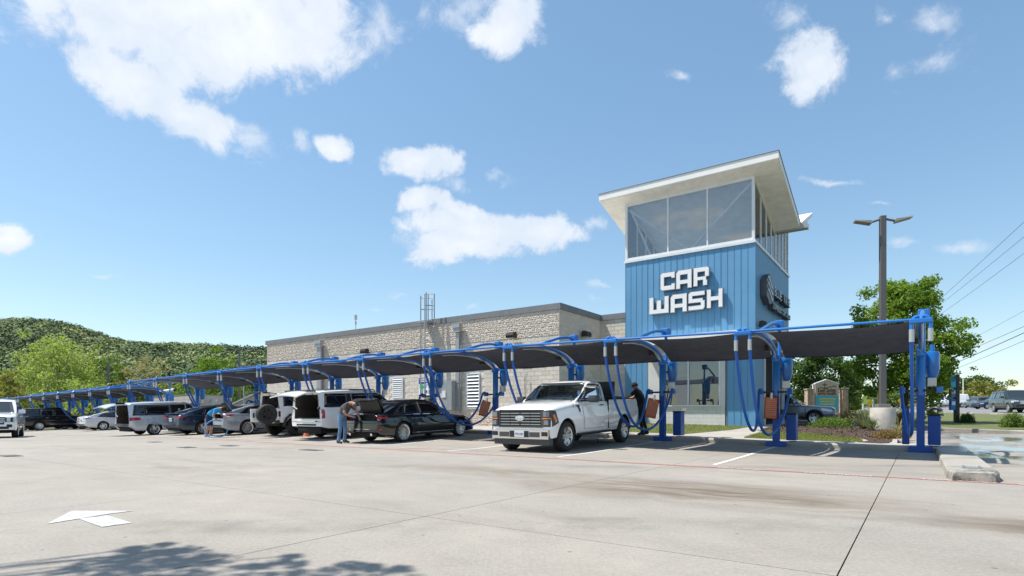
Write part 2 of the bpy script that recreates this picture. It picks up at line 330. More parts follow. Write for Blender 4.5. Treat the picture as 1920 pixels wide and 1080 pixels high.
M_joint=mat('joint_filler',(.055,.052,.05),.9); M_dirt=mat('soil',(.10,.075,.05),.95,noise=(3,.35),bump=(20,.8,.03))
def grass_mat(name,c1,c2,c3):
    m=bpy.data.materials.new(name); m.use_nodes=True; nt=m.node_tree; N=nt.nodes; L=nt.links; p=N['Principled BSDF']; tc=N.new('ShaderNodeTexCoord')
    n1=N.new('ShaderNodeTexNoise'); n1.inputs['Scale'].default_value=.5; n1.inputs['Detail'].default_value=8; n2=N.new('ShaderNodeTexNoise'); n2.inputs['Scale'].default_value=9; n2.inputs['Detail'].default_value=8; n2.inputs['Roughness'].default_value=.75
    for n in (n1,n2): L.new(tc.outputs['Object'],n.inputs['Vector'])
    r1=N.new('ShaderNodeMapRange'); r1.inputs[1].default_value=.38; r1.inputs[2].default_value=.62; L.new(n1.outputs[0],r1.inputs[0])
    r2=N.new('ShaderNodeMapRange'); r2.inputs[1].default_value=.35; r2.inputs[2].default_value=.65; L.new(n2.outputs[0],r2.inputs[0])
    a=N.new('ShaderNodeMixRGB'); a.inputs[1].default_value=(*c1,1); a.inputs[2].default_value=(*c2,1); L.new(r1.outputs[0],a.inputs[0])
    b=N.new('ShaderNodeMixRGB'); b.inputs[2].default_value=(*c3,1); L.new(a.outputs[0],b.inputs[1]); L.new(r2.outputs[0],b.inputs[0]); L.new(b.outputs[0],p.inputs['Base Color']); p.inputs['Roughness'].default_value=.9
    bp=N.new('ShaderNodeBump'); bp.inputs['Strength'].default_value=1; bp.inputs['Distance'].default_value=.06; n3=N.new('ShaderNodeTexNoise'); n3.inputs['Scale'].default_value=30; n3.inputs['Detail'].default_value=4; L.new(tc.outputs['Object'],n3.inputs['Vector'])
    L.new(n3.outputs[0],bp.inputs['Height']); L.new(bp.outputs[0],p.inputs['Normal']); return m
M_lawn=grass_mat('lawn_turf',(.14,.16,.045),(.20,.19,.075),(.09,.12,.03))
M_land=grass_mat('scrub_land',(.16,.14,.07),(.10,.12,.045),(.20,.17,.10))
def sheet(poly,dz,nseg=10,side=0.0,mi=0,mb=None,wob=0):
    """a polygon in (e,n), triangulated finely enough to follow the ground, raised dz; side = depth of its rim"""
    mb=mb or MB(); bm=bmesh.new()
    vs=[bm.verts.new((e,n,0)) for e,n in poly]; bm.faces.new(vs)
    bmesh.ops.triangulate(bm,faces=bm.faces[:])
    for _ in range(nseg):
        lo=[ed for ed in bm.edges if ed.calc_length()>2.5]
        if not lo: break
        bmesh.ops.subdivide_edges(bm,edges=lo,cuts=1,use_grid_fill=False); bmesh.ops.triangulate(bm,faces=bm.faces[:])
    if side>0:
        be=[ed for ed in bm.edges if ed.is_boundary]; r=bmesh.ops.extrude_edge_only(bm,edges=be)
        for v in r['geom']:
            if isinstance(v,bmesh.types.BMVert): v.co.z=-side
    bm.verts.index_update()
    mb.add([Wd(v.co.x,v.co.y,None,dz+v.co.z) for v in bm.verts],[[v.index for v in f.verts] for f in bm.faces],mi); bm.free(); return mb
def grid_sheet(e0,e1,n0,n1,ne,nn,dz,mb=None):
    mb=mb or MB(); vs=[Wd(e0+(e1-e0)*i/ne,n0+(n1-n0)*j/nn,None,dz) for j in range(nn+1) for i in range(ne+1)]
    fs=[(j*(ne+1)+i,j*(ne+1)+i+1,(j+1)*(ne+1)+i+1,(j+1)*(ne+1)+i) for j in range(nn) for i in range(ne)]
    return mb.add(vs,fs)
# base land out to the horizon
def geo(a,b,n,p): return [a+(b-a)*(i/n)**p for i in range(n+1)]
xs=[-x for x in geo(25,1500,26,2.6)][::-1]+[-25+2.5*i for i in range(1,20)]+geo(25,1500,26,2.6); ys=[-300,-120,-50]+[-30+3*i for i in range(30)]+geo(62,1600,30,2.4)
mb=MB(); vs=[(x,y,gw(x,y)-.09-(0.0)) for y in ys for x in xs]; nx=len(xs)
mb.add(vs,[(j*nx+i,j*nx+i+1,(j+1)*nx+i+1,(j+1)*nx+i) for j in range(len(ys)-1) for i in range(nx-1)])
struct('ground',mb,M_land,'all')
# concrete lot: slabs with open joints over a dark filler
lot=struct('concrete_lot',grid_sheet(-112,50,-36,.3,60,16,-.03),M_joint,'all')
ej=[-0.45-3.6*i for i in range(-13,31)]; nj=[-36,-29.5,-24.5,-19.5,-14.4,-7.6,.12]
slab_count=0
for a in range(len(ej)-1):
    for b in range(len(nj)-1):
        e1,e0=ej[a],ej[a+1]; n0,n1=nj[b],nj[b+1]; gp=.006 if a==13 else .003; gn=.0035
        mb=MB(); nn=max(2,int((n1-n0)/1.7)); vs=[Wd(e0+gp+(e1-e0-2*gp)*i/2,n0+gn+(n1-n0-2*gn)*j/nn) for j in range(nn+1) for i in range(3)]
        mb.add(vs,[(j*3+i,j*3+i+1,(j+1)*3+i+1,(j+1)*3+i) for j in range(nn) for i in range(2)])
        struct('slab',mb,M_conc,'all',parent=lot)
far_lot=struct('far_lot',grid_sheet(-150,-112,-40,2,16,16,0),M_conc,'all')
# asphalt-like concrete drive round the tower, lying lower than the island
struct('driveway',sheet([(-.7,.125),(50,.125),(50,17.6),(-16,17.6),(-16,8),(-.7,8)],-.004),M_conc)
# far kerb and lawn
FK=[(-16,16.6),(-3,16.5),(-.9,16.0),(-.15,14.8),(.35,11.8),(1.2,10.4),(3.7,8.9),(12,6.2),(30,1.5),(48,-3)]
def strip(poly,wd,dz,dep,mb=None,close=False):
    """kerb following a line in (e,n): a raised bar wd wide on its left"""
    mb=mb or MB(); P=[Vector((a,b,0)) for a,b in poly]; n=len(P); q=[]
    for i in range(n):
        t=(P[min(i+1,n-1)]-P[max(i-1,0)]).normalized(); nr=Vector((-t.y,t.x,0)); q.append((P[i],P[i]+nr*wd,nr))
    vs=[]
    for a,b,nr in q:
        c=a+nr*.03; d=b-nr*.02
        vs+=[Wd(a.x,a.y,None,-dep),Wd(a.x,a.y,None,dz-.03),Wd(c.x,c.y,None,dz),Wd(d.x,d.y,None,dz),Wd(b.x,b.y,None,dz-.02),Wd(b.x,b.y,None,-dep)]
    fs=[(i*6+j,i*6+j+1,(i+1)*6+j+1,(i+1)*6+j) for i in range(n-1) for j in range(5)]
    fs+=[tuple(range(6)),tuple((n-1)*6+j for j in range(6))[::-1]]
    return mb.add(vs,fs)
def dens(poly,st=1.2):
    out=[]
    for (a,b),(c,d) in zip(poly[:-1],poly[1:]):
        k=max(1,int(math.hypot(c-a,d-b)/st)); out+=[(a+(c-a)*i/k,b+(d-b)*i/k) for i in range(k)]
    return out+[poly[-1]]
def roundp(poly,n=5): return [(p.x,p.y) for p in catmull([(a,b,0) for a,b in poly],n)]
FKr=roundp(FK); struct('far_kerb',strip(FKr,.16,.13,.1),M_kerb,True)
struct('far_lawn',sheet([(a-.0,b+.16) for a,b in FKr]+[(60,-3),(70,60),(-30,90),(-60,60),(-60,17),(-16,17)],.09),M_lawn)
# road beyond the lawn
def sheetw(P,dz): return sheet([en(x,y) for x,y in P],dz)
M_road=mat('road_asphalt',(.20,.20,.20),.85,noise=(1.2,.15),bump=(60,.3))
struct('road',sheetw([(35.2,28),(37.6,38),(38.4,45),(40.5,55),(47,75),(55,95),(72,140),(92,140),(84,110),(78,90),(74,60),(72,40),(70,28)],.16),M_road)
struct('road_kerb',strip([en(x,y) for x,y in [(55,95),(47,75),(40.5,55),(38.4,45),(37.6,38),(35.2,28)]],.18,.2,.05),M_kerb,True)
# island: sidewalk, path, lawns, mulch bed
isl=[(-13.25,.32),(.93,.32),(.93,.9),(.3,1.25),(-.55,1.4),(-.62,4.2),(-1.0,7.5),(-1.3,10.6),(-3.0,11.5),(-5.75,11.5),(-5.9,8.0),(-13.25,8.0)]
struct('island_pavement',sheet(isl,.125,side=.2),M_walk,True)
struct('wall_pavement',sheet([(-45,.32),(-13.25,.32),(-13.25,8.0),(-13.35,3.9),(-38,3.9),(-38,6),(-45,6)],.125,side=.2),M_walk,True)
struct('kerb',strip(dens([(.95,.14),(-46,.14)])[::-1],.18,.13,.1),M_kerb,True)
nose=MB(); 
def nosev(e,n,z): return Wd(e,n,None,z)
secs=[(.30,0),(-1.5,0),(-3.5,0),(-5.6,0),(-7.1,0),(-7.5,.10)]
vs=[]
for n_,sh in secs:
    a,b=.33+sh*.8,.97-sh*.8; hh=.15-sh*.15
    vs+=[nosev(a-.02,n_,-.1),nosev(a,n_,hh-.03),nosev(a+.03,n_,hh),nosev(b-.03,n_,hh),nosev(b,n_,hh-.03),nosev(b+.02,n_,-.1)]
fs=[(i*6+j,i*6+j+1,(i+1)*6+j+1,(i+1)*6+j) for i in range(len(secs)-1) for j in range(5)]+[tuple(range(6)),tuple((len(secs)-1)*6+j for j in range(6))[::-1]]
nose.add(vs,fs); NOSE=struct('kerb_nose',nose,M_kerb,True)
pl=MB(); p=Wd(.66,-6.75,None,.152); M=Matrix.Translation(p)@Matrix.Rotation(RZ,4,'Z'); pl.box(-.13,.13,-.15,.15,0,.008,0,M)
for a in (-.1,.1):
    for b in (-.12,.12): pl.cyl((a,b),.014,.008,.03,6,0,None,M)
tag(part('kerb_plate',pl,mat('galv_steel',(.42,.43,.44),.45,.8),None),'small bolted steel base plate on the end of the raised kerb','plate')
def lawn(name,poly,lab,n=9000,hgt=.05):
    sheet_o=struct(name,sheet(poly,.134),M_lawn)
    es=[a for a,b in poly]; ns=[b for a,b in poly]; pts=[]
    def inside(x,y):
        c=False; j=len(poly)-1
        for i in range(len(poly)):
            (xi,yi),(xj,yj)=poly[i],poly[j]
            if (yi>y)!=(yj>y) and x<(xj-xi)*(y-yi)/(yj-yi)+xi: c=not c
            j=i
        return c
    while len(pts)<n:
        a=random.uniform(min(es),max(es)); b=random.uniform(min(ns),max(ns))
        if inside(a,b): pts.append(Wd(a,b,None,.134))
    P=np.array([tuple(q) for q in pts]); a=RNG.uniform(0,2*math.pi,n); ww=.007; h=hgt*RNG.uniform(.5,1.4,n)
    v=np.empty((n,3,3)); dx=np.stack([np.cos(a),np.sin(a),0*a],1); v[:,0]=P-dx*ww; v[:,1]=P+dx*ww; v[:,2]=P+np.stack([RNG.normal(0,.02,n),RNG.normal(0,.02,n),h],1)
    me=bpy.data.meshes.new('grass'); me.vertices.add(3*n); me.loops.add(3*n); me.polygons.add(n); me.vertices.foreach_set('co',v.reshape(-1)); me.loops.foreach_set('vertex_index',np.arange(3*n,dtype=np.int32))
    me.polygons.foreach_set('loop_start',np.arange(0,3*n,3,dtype=np.int32)); me.polygons.foreach_set('loop_total',np.full(n,3,dtype=np.int32))
    at=me.attributes.new('rnd','FLOAT','FACE'); at.data.foreach_set('value',RNG.random(n).astype(np.float32)); me.materials.append(leafmat('grass_blade',(.15,.20,.04),(.30,.30,.10),.3)); me.update()
    o=bpy.data.objects.new('grass',me); link(o); tag(o,lab,'grass'); o['kind']='stuff'
lawn('tower_lawn',[(-13.2,1.75),(-6.9,1.75),(-6.15,5.0),(-6.0,7.95),(-13.2,7.95)],'short mown green grass in front of the tower window',12000)
lawn('island_lawn',roundp([(-4.75,1.25),(-1.75,1.25),(-1.45,1.9),(-1.7,2.9),(-2.6,4.0),(-4.0,4.9),(-4.75,4.9),(-4.8,3.0),(-4.75,1.25)],3)[:-1],'rounded patch of green grass beside the mulch bed',9000)
struct('mulch_bed',sheet(roundp([(-1.55,1.25),(-.75,1.25),(-.8,4.3),(-1.2,8.0),(-1.5,10.4),(-3.0,11.2),(-4.9,11.0),(-5.3,7.5),(-4.9,5.1),(-3.9,5.0),(-2.5,4.2),(-1.6,3.0),(-1.3,1.9),(-1.55,1.25)],3)[:-1],.14),mat('mulch',(.07,.045,.032),.95,noise=(14,.6),bump=(25,1,.05)))
# bark chips
nC=1600; C=[]
while len(C)<nC:
    a=random.uniform(-5.2,-.8); b=random.uniform(1.3,11); 
    if b<4.3 and a<-1.4-(b-1.9)*.9: continue
    C.append(tuple(Wd(a,b,None,.15+random.random()*.04)))
o=leaves('bark_mulch',np.array(C),.085,mat('bark_chip',(.13,.085,.06),.9),None,.35); tag(o,'loose brown bark mulch chips in the planting bed','mulch'); o['kind']='stuff'
# ---------------------------------------------------------------- painted markings
M_wp=mat('white_paint',(.62,.61,.58),.7,noise=(9,.2)); M_rp=mat('red_paint',(.37,.12,.10),.8,noise=(14,.5))
M_wornpaint=mat('worn_white',(.72,.66,.62),.7)
def mark(e0,n0,e1,n1,wd,m,name='painted_line',dz=.004,wear=0):
    P0=Vector((e0,n0,0)); P1=Vector((e1,n1,0)); L=(P1-P0).length; t=(P1-P0)/L; nr=Vector((-t.y,t.x,0)); k=max(2,int(L/1.2)); mb=MB(); vs=[]
    for i in range(k+1):
        c=P0+t*L*i/k
        for s_ in (-1,1): q=c+nr*s_*wd/2; vs.append(Wd(q.x,q.y,None,dz))
    mb.add(vs,[(2*i,2*i+1,2*i+3,2*i+2) for i in range(k)]); return struct(name,mb,m)
for k in range(1,13): mark(-3.52*k+.02,-.1,-3.52*k+(.15 if k==1 else .05),-6.9,.10,M_wp,'stall_line')
for k in range(9): mark(-48.1-3.52*k,1.9,-48.1-3.52*k,-4.6,.10,M_wp,'stall_line')
mark(9,-7.75,-6,-7.42,.115,M_rp,'fire_lane_line'); mark(-6,-7.42,-44,-6.75,.115,M_rp,'fire_lane_line')
for tx,e0 in (('FIRE LANE',-2.75),('NO PARKING',-1.15),('TOW AWAY',.45),('ZONE',1.35)):
    me=text_mesh(tx,.11,0,'painted_letters',sx=1.5,bold=.002); me.materials.clear(); me.materials.append(M_wornpaint)
    n_=-7.42-(.33)*(e0+6)/15
    for v in me.vertices: v.co=Wd(e0+v.co.x,n_-.035+v.co.y,None,.008)
    o=bpy.data.objects.new('fire_lane_lettering',me); link(o); o['kind']='structure'
# big direction arrow on the lot: traced on the ground in metres
def gpt(px,py):
    Y=CAMZ*F/(py-HY); return Vector(((px-CX)/F*Y,Y,.005))
for poly in ([(88,983),(134,958.5),(252,958.5),(212,963)],[(148,973.5),(201,967),(247,981),(191,989)]):
    mb=MB(); mb.add([gpt(*q) for q in poly],[(0,1,2,3)]); struct('lane_arrow',mb,mat('arrow_white',(.45,.45,.45),.8,noise=(16,.35)))
# storm drain grates on the lot
for (px,py,wd) in ((583,844,.75),(430,836,.6),(350,839,.6),(290,829,.5),(20,855,.7)):
    p=gpt(px,py); mb=MB(); e_,n_=en(p.x,p.y); zz=g(e_,n_)
    M=Matrix.Translation((p.x,p.y,zz))@Matrix.Rotation(RZ,4,'Z')
    mb.box(-wd/2,wd/2,-.17,.17,.001,.006,0,M)
    for i in range(7): mb.box(-wd/2+.03,wd/2-.03,-.15+.048*i,-.13+.048*i,.006,.012,1,M)
    o=part('drain_grate',mb,[mat('dark_steel',(.05,.05,.05),.6),mat('steel_bar',(.16,.15,.14),.6)],None)
    tag(o,'small dark drain grate in the lot near the %s'%({583:'bending man in jeans',430:'grey sedan',350:'man in blue shorts',290:'silver minivan',20:'left picture edge'}[px]),'drain grate','drain grates in the lot')
# ================================================================ WASH BUILDING
FM=Matrix.Translation(O0)@Matrix.Rotation(RZ,4,'Z')     # frame matrix: local (e,n,z)
M_steel=mat('galvanised',(.38,.39,.40),.5,.6); M_flash=mat('grey_flashing',(.20,.205,.21),.5,.2,noise=(2,.1)); M_trim=mat('white_metal',(.70,.71,.72),.4,.1,noise=(1.5,.06))
M_dark=mat('dark_void',(.012,.012,.014),.7)
def block_mat():
    m=bpy.data.materials.new('cmu_block'); m.use_nodes=True; nt=m.node_tree; N=nt.nodes; L=nt.links; p=N['Principled BSDF']; tc=N.new('ShaderNodeTexCoord')
    a=N.new('ShaderNodeAttribute'); a.attribute_name='rnd'; oi=N.new('ShaderNodeObjectInfo'); ad=N.new('ShaderNodeMath'); ad.operation='ADD'; L.new(a.outputs['Fac'],ad.inputs[0]); L.new(oi.outputs['Random'],ad.inputs[1])
    fr=N.new('ShaderNodeMath'); fr.operation='FRACT'; L.new(ad.outputs[0],fr.inputs[0])
    return m,nt,p,tc,fr
def mk_block(name,c1,c2,rough_scale,bst):
    m,nt,p,tc,fr=block_mat(); m.name=name; N=nt.nodes; L=nt.links
    mx=N.new('ShaderNodeMixRGB'); mx.inputs[1].default_value=(*c1,1); mx.inputs[2].default_value=(*c2,1); L.new(fr.outputs[0],mx.inputs[0])
    n=N.new('ShaderNodeTexNoise'); n.inputs['Scale'].default_value=rough_scale; n.inputs['Detail'].default_value=7; n.inputs['Roughness'].default_value=.7; L.new(tc.outputs['Object'],n.inputs['Vector'])
    r=N.new('ShaderNodeMapRange'); r.inputs[1].default_value=.3; r.inputs[2].default_value=.7; r.inputs[3].default_value=.8; r.inputs[4].default_value=1.15; L.new(n.outputs[0],r.inputs[0])
    s=N.new('ShaderNodeVectorMath'); s.operation='SCALE'; L.new(mx.outputs[0],s.inputs[0]); L.new(r.outputs[0],s.inputs['Scale']); L.new(s.outputs[0],p.inputs['Base Color']); p.inputs['Roughness'].default_value=.92
    b=N.new('ShaderNodeBump'); b.inputs['Strength'].default_value=bst; b.inputs['Distance'].default_value=.02; L.new(n.outputs[0],b.inputs['Height']); L.new(b.outputs[0],p.inputs['Normal']); return m
M_split=mk_block('split_face_block',(.66,.575,.485),(.60,.52,.435),22,.7); M_smooth=mk_block('smooth_block',(.68,.62,.53),(.56,.51,.44),30,.2)
M_splitshade=M_split; M_mortar=mat('mortar',(.66,.62,.56),.9)
B=thing('car_wash_building','long tan block car wash building with the blue sign tower at its right end','building',Wd(-13.35,3.9,.3),RZ)
BO=Vector((-13.35,3.9,.3))
def L(e,n,z): return (e-BO.x,n-BO.y,z-BO.z)
def bpart(name,mb,m,smooth=False,parent=None,label=None,kind=None,bm=None):
    return part(name,mb,m,parent or B,smooth,None,label,kind)
ZT=6.08
# --- core walls
def bx(mb,e0,e1,n0,n1,z0,z1,mi=0):
    a=L(e0,n0,z0); b=L(e1,n1,z1); return mb.box(a[0],b[0],a[1],b[1],a[2],b[2],mi)
core=MB(); bx(core,-37.1,-13.42,3.98,14.5,-.3,5.86); bx(core,-13.42,-11.9,8.08,14.5,-.3,5.86)
WALL=bpart('wall',core,M_mortar)
# --- blocks: split-face and smooth courses
BW,BH=.406,.203
def course_kind(r):
    z=.36+r*BH
    if z<1.25: return 1
    if z<3.1: return 0
    if z<3.9: return 1
    if z<4.52: return 0
    return 1
def blk(kind,seed,w_=BW,h=BH):
    R=random.Random(seed); mb=MB(); t=.004 if kind==0 else .0015; w2=w_-2*t; h2=h-2*t
    if kind==0:
        b=.004; vs=[(0,0,0),(w2,0,0),(w2,0,h2),(0,0,h2),(b,-.018,b),(w2-b,-.018,b),(w2-b,-.018,h2-b),(b,-.018,h2-b)]
        mb.add([(x+t,y,z+t) for x,y,z in vs],[(0,1,5,4),(1,2,6,5),(2,3,7,6),(3,0,4,7),(4,5,6,7)])
    else:
        nx,nz=13,6; vs=[]
        for j in range(nz+1):
            for i in range(nx+1):
                ed=(i in(0,nx)) or (j in (0,nz)); vs.append((t+w2*i/nx+(0 if i in(0,nx) else R.uniform(-.009,.009)),-(.010+R.random()*.022 if ed else .016+R.random()*.032),t+h2*j/nz+(0 if j in (0,nz) else R.uniform(-.009,.009))))
        q=len(vs); fs=[(j*(nx+1)+i,j*(nx+1)+i+1,(j+1)*(nx+1)+i+1,(j+1)*(nx+1)+i) for j in range(nz) for i in range(nx)]
        vs+=[(t,.0,t),(t+w2,.0,t),(t+w2,.0,t+h2),(t,.0,t+h2)]
        fs+=[tuple([q,q+1]+[i for i in range(nx,-1,-1)]),tuple([q+2,q+3]+[nz*(nx+1)+i for i in range(nx+1)]),tuple([q+1,q+2]+[(j)*(nx+1)+nx for j in range(nz,-1,-1)]),tuple([q+3,q]+[j*(nx+1) for j in range(nz+1)])]
        mb.add(vs,fs)
    return mb
PROTO={(k,s):blk(k,s*7+k) for k in (0,1) for s in range(1 if k==0 else 8)}
MESH={k:v.mesh('block',M_split if k[0] else M_smooth) for k,v in PROTO.items()}
specs=[]
NR=27
def holes_front(e,z):       # openings in the long wall: louvres, cabinet wall space stays
    for a,b,c,d in LOUV:
        if e+BW>a+.02 and e<b-.02 and z+BH>c+.02 and z<d-.02: return True
    return False
LOUV=[]
for (x0,x1,y0,y1) in ((735.7,755,707,747),(875,898.6,700,766)):
    ea=e_at(x0,3.9); eb=e_at(x1,3.9); LOUV.append((ea,eb,z_at(y1,(ea+eb)/2,3.9),z_at(y0,(ea+eb)/2,3.9)))
for r in range(NR):
    z=.36+r*BH; off=(r%2)*BW/2; k=course_kind(r)
    e=-37.1+off-BW
    while e<-13.4:
        a=max(e,-37.1); b=min(e+BW,-13.39)
        if b-a>.05 and not holes_front(a,z): specs.append((k,0,a,3.98,z,b-a))
        e+=BW
    n=3.9+off-BW
    while n<8.0:
        a=max(n,3.92); b=min(n+BW,8.02)
        if b-a>.05 and not (a<6.4 and b>5.35 and z<2.6): specs.append((0 if k==1 and False else k*1,1,a,-13.42,z,b-a))
        n+=BW
    e=-13.42+off-BW
    while e<-11.98:
        a=max(e,-13.40); b=min(e+BW,-11.98)
        if b-a>.05: specs.append((0,0,a,8.08,z,b-a))
        e+=BW
def spos(s):
    k,face,a,c,z,wd=s
    return Wd(a+wd/2,c,z) if face==0 else Wd(c,a+wd/2,z)
specs.sort(key=lambda s:(spos(s)-Vector((0,0,1.03))).length)
def smat(s):
    k,face,a,c,z,wd=s
    if face==0: p=L(a,c,z); return Matrix.Translation(p)@Matrix.Diagonal((wd/BW,1,1,1))
    p=L(c,a,z); return Matrix.Translation(p)@Matrix.Rotation(math.pi/2,4,'Z')@Matrix.Diagonal((wd/BW,.5 if k else 1,1,1))
big={0:([],[],[]),1:([],[],[])}
for i,s in enumerate(specs):
    key=(s[0],random.randrange(8) if s[0] else 0)
    if i<300:
        o=bpy.data.objects.new('block',MESH[key]); link(o,WALL); o.matrix_local=smat(s)
    else:
        V,Fc,R=big[s[0]]; o0=len(V); Mx=smat(s); pm=PROTO[key]; rv=random.random()
        V+= [tuple(Mx@Vector(v)) for v in pm.v]; Fc+=[[q+o0 for q in f] for f in pm.f]; R+=[rv]*len(pm.f)
for k,nm in ((0,'smooth_blocks'),(1,'split_face_blocks')):
    V,Fc,R=big[k]; me=bpy.data.meshes.new(nm); me.from_pydata(V,[],Fc); at=me.attributes.new('rnd','FLOAT','FACE'); at.data.foreach_set('value',R); me.materials.append(M_split if k else M_smooth)
    o=bpy.data.objects.new(nm,me); link(o,WALL); o['kind']='stuff'
# --- parapet flashing
mb=MB(); bx(mb,-37.2,-13.34,3.90,4.02,5.80,ZT); bx(mb,-13.50,-13.34,4.02,8.02,5.80,ZT); bx(mb,-13.34,-12.0,8.0,8.12,5.80,ZT); bx(mb,-37.2,-37.0,4.02,14.5,5.80,ZT)
for i in range(8): e=-37.2+3.0*i; bx(mb,e,e+.02,3.895,3.90,5.80,ZT-.01)
bpart('parapet_flashing',mb,M_flash)
# --- louvres
for a,b,c,d in LOUV:
    mb=MB(); bx(mb,a,b,3.97,4.3,c,d,0); f=bpart('louver_vent',mb,M_dark)
    fr=MB(); t=.05
    bx(fr,a,a+t,3.9,3.97,c,d); bx(fr,b-t,b,3.9,3.97,c,d); bx(fr,a+t,b-t,3.9,3.97,c,c+t); bx(fr,a+t,b-t,3.9,3.97,d-t,d); part('frame',fr,M_trim,f)
    n=10
    for i in range(n):
        z=c+t+(d-c-2*t)*(i+.5)/n; sl=MB(); p0=L(a+t,3.885,z-.045); p1=L(b-t,3.965,z+.06)
        sl.add([(p0[0],p0[1],p0[2]),(p1[0],p0[1],p0[2]),(p1[0],p1[1],p1[2]),(p0[0],p1[1],p1[2]),(p0[0],p0[1]+.006,p0[2]-.02),(p1[0],p0[1]+.006,p0[2]-.02),(p1[0],p1[1],p1[2]-.02),(p0[0],p1[1],p1[2]-.02)],[(0,1,2,3),(4,7,6,5),(0,4,5,1),(2,6,7,3),(0,3,7,4),(1,5,6,2)]); part('slat',sl,M_trim,f)
# --- downspouts with leader heads
for x0,x1 in ((597,604.5),(857,863.5)):
    a=e_at(x0,3.85); b=e_at(x1,3.85); mb=MB(); bx(mb,a,b,3.72,3.86,.42,5.2); bx(mb,a-.08,b+.08,3.64,3.86,5.2,5.42); bx(mb,a-.12,b+.12,3.6,3.86,5.42,5.62)
    for z in (1.2,2.6,4.0): bx(mb,a-.05,b+.05,3.70,3.87,z,z+.04)
    bpart('downspout',mb,M_steel)
# --- electric cabinet, conduits
a=e_at(829,3.5); b=e_at(849,3.5); z0=z_at(770,a,3.5); z1=z_at(714,a,3.5)
mb=MB(); bx(mb,a,b,3.45,3.86,z0,z1); cab=bpart('electric_cabinet',mb,mat('cabinet_grey',(.30,.32,.32),.45,.1,noise=(3,.08)))
mb=MB(); bx(mb,a+.06,a+.32,3.40,3.45,(z0+z1)/2-.1,(z0+z1)/2+.25); part('handle',mb,M_trim,cab)
mb=MB(); bx(mb,a+.02,b-.02,3.43,3.45,z0+.03,z1-.03); part('cabinet_door',mb,mat('cabinet_grey'),cab)
mb=MB(); e=e_at(985,3.8); bx(mb,e-.015,e+.015,3.83,3.86,.4,2.9); bpart('conduit',mb,M_steel)
# --- poster
a=e_at(785.6,3.8); b=e_at(804,3.8); z0=z_at(744,a,3.8); z1=z_at(708,a,3.8)
mb=MB(); bx(mb,a,b,3.78,3.84,z0,z1); pst=bpart('price_poster',mb,mat('poster_white',(.75,.77,.8),.5))
w_=b-a; h_=z1-z0; part('poster_band',bx(MB(),a+.01,b-.01,3.768,3.778,z1-.33*h_,z1-.02),mat('navy_print',(.02,.05,.22),.5),pst); part('poster_band',bx(MB(),a+.01,b-.01,3.768,3.778,z0+.02,z0+.1*h_),mat('navy_print'),pst)
mb=MB(); p=L(a+.3*w_,3.765,z0+.52*h_); mb.lathe([(0,0),(.2*w_,0),(.2*w_,.006),(0,.006)],20,0,Matrix.Translation(p),'y'); part('green_badge',mb,mat('green_print',(.04,.42,.12),.5),pst)
mb=MB(); c=L(a+.66*w_,3.768,z0+.5*h_); mb.prism([(c[0]-.2*w_,c[2]+.1),(c[0]-.05*w_,c[2]-.12),(c[0]+.25*w_,c[2]+.2),(c[0]-.02,c[2]+.02)],c[1]-.003,c[1]+.003); part('check_mark',mb,mat('cyan_print',(.02,.35,.6),.5),pst)
M_pw=mat('print_white',(.8,.8,.82),.5); M_pd=mat('print_dark',(.03,.04,.08),.5)
for tx,sz,dz,mm in (('UNLIMITED',.13,.86,M_pw),('EXPRESS PASS',.10,.76,M_pw),('$1 $8',.26,.18,M_pd)):
    c=L((a+b)/2,3.765,z0+dz*h_); text('poster_text',tx,sz,mm,pst,c,(math.pi/2,0,0),.002,sx=.85,bold=.004)
# --- wall pack lamps
def wallpack(px,py,plane,axis='front'):
    if plane=='front': e=e_at(px,3.8); n=3.9; z=z_at(py,e,3.8)
    elif plane=='ret': e=-13.3; n=n_at(px,-13.3); z=z_at(py,e,n)
    elif plane=='tower': e=-5.8; n=n_at(px,-5.7); z=z_at(py,e,n)
    mb=MB(); prof=[(0,-.13),(-.02,.12),(-.14,.16),(-.30,.10),(-.34,-.02),(-.30,-.13)]   # (out,z)
    vs=[]
    for s_ in (-.22,.22):
        for o_,zz in prof: vs.append((s_,o_,zz))
    fs=[tuple(range(6)),tuple(range(6,12))[::-1]]+[(i,i+6,(i+1)%6+6,(i+1)%6) for i in range(6)]
    M=Matrix.Translation(L(e,n-.04,z)) if plane=='front' else Matrix.Translation(L(e+.0,n,z))@Matrix.Rotation(math.pi/2,4,'Z')
    mb.add(vs,fs,0,M); o=bpart('wall_lamp',mb,mat('bronze_lamp',(.035,.03,.03),.45,.3))
    mb=MB(); mb.box(-.18,.18,-.30,-.03,-.145,-.133,0,M); part('lens',mb,mat('lamp_lens',(.35,.35,.33),.2),o)
wallpack(961,629,'front'); wallpack(686,659,'front'); wallpack(1094,627,'ret'); wallpack(1429,609,'tower')
# --- return wall doorway
mb=MB(); bx(mb,-13.415,-13.36,5.2,6.5,.42,2.55,0); bx(mb,-13.42,-13.34,5.1,5.2,.42,2.62,1); bx(mb,-13.42,-13.34,6.5,6.6,.42,2.62,1); bx(mb,-13.42,-13.34,5.2,6.5,2.55,2.62,1); bx(mb,-13.36,-13.34,6.12,6.17,.42,2.55,1)
bpart('door',mb,[mat('dark_glass',(.02,.022,.025),.08),mat('bronze_frame',(.05,.04,.035),.4,.5)])
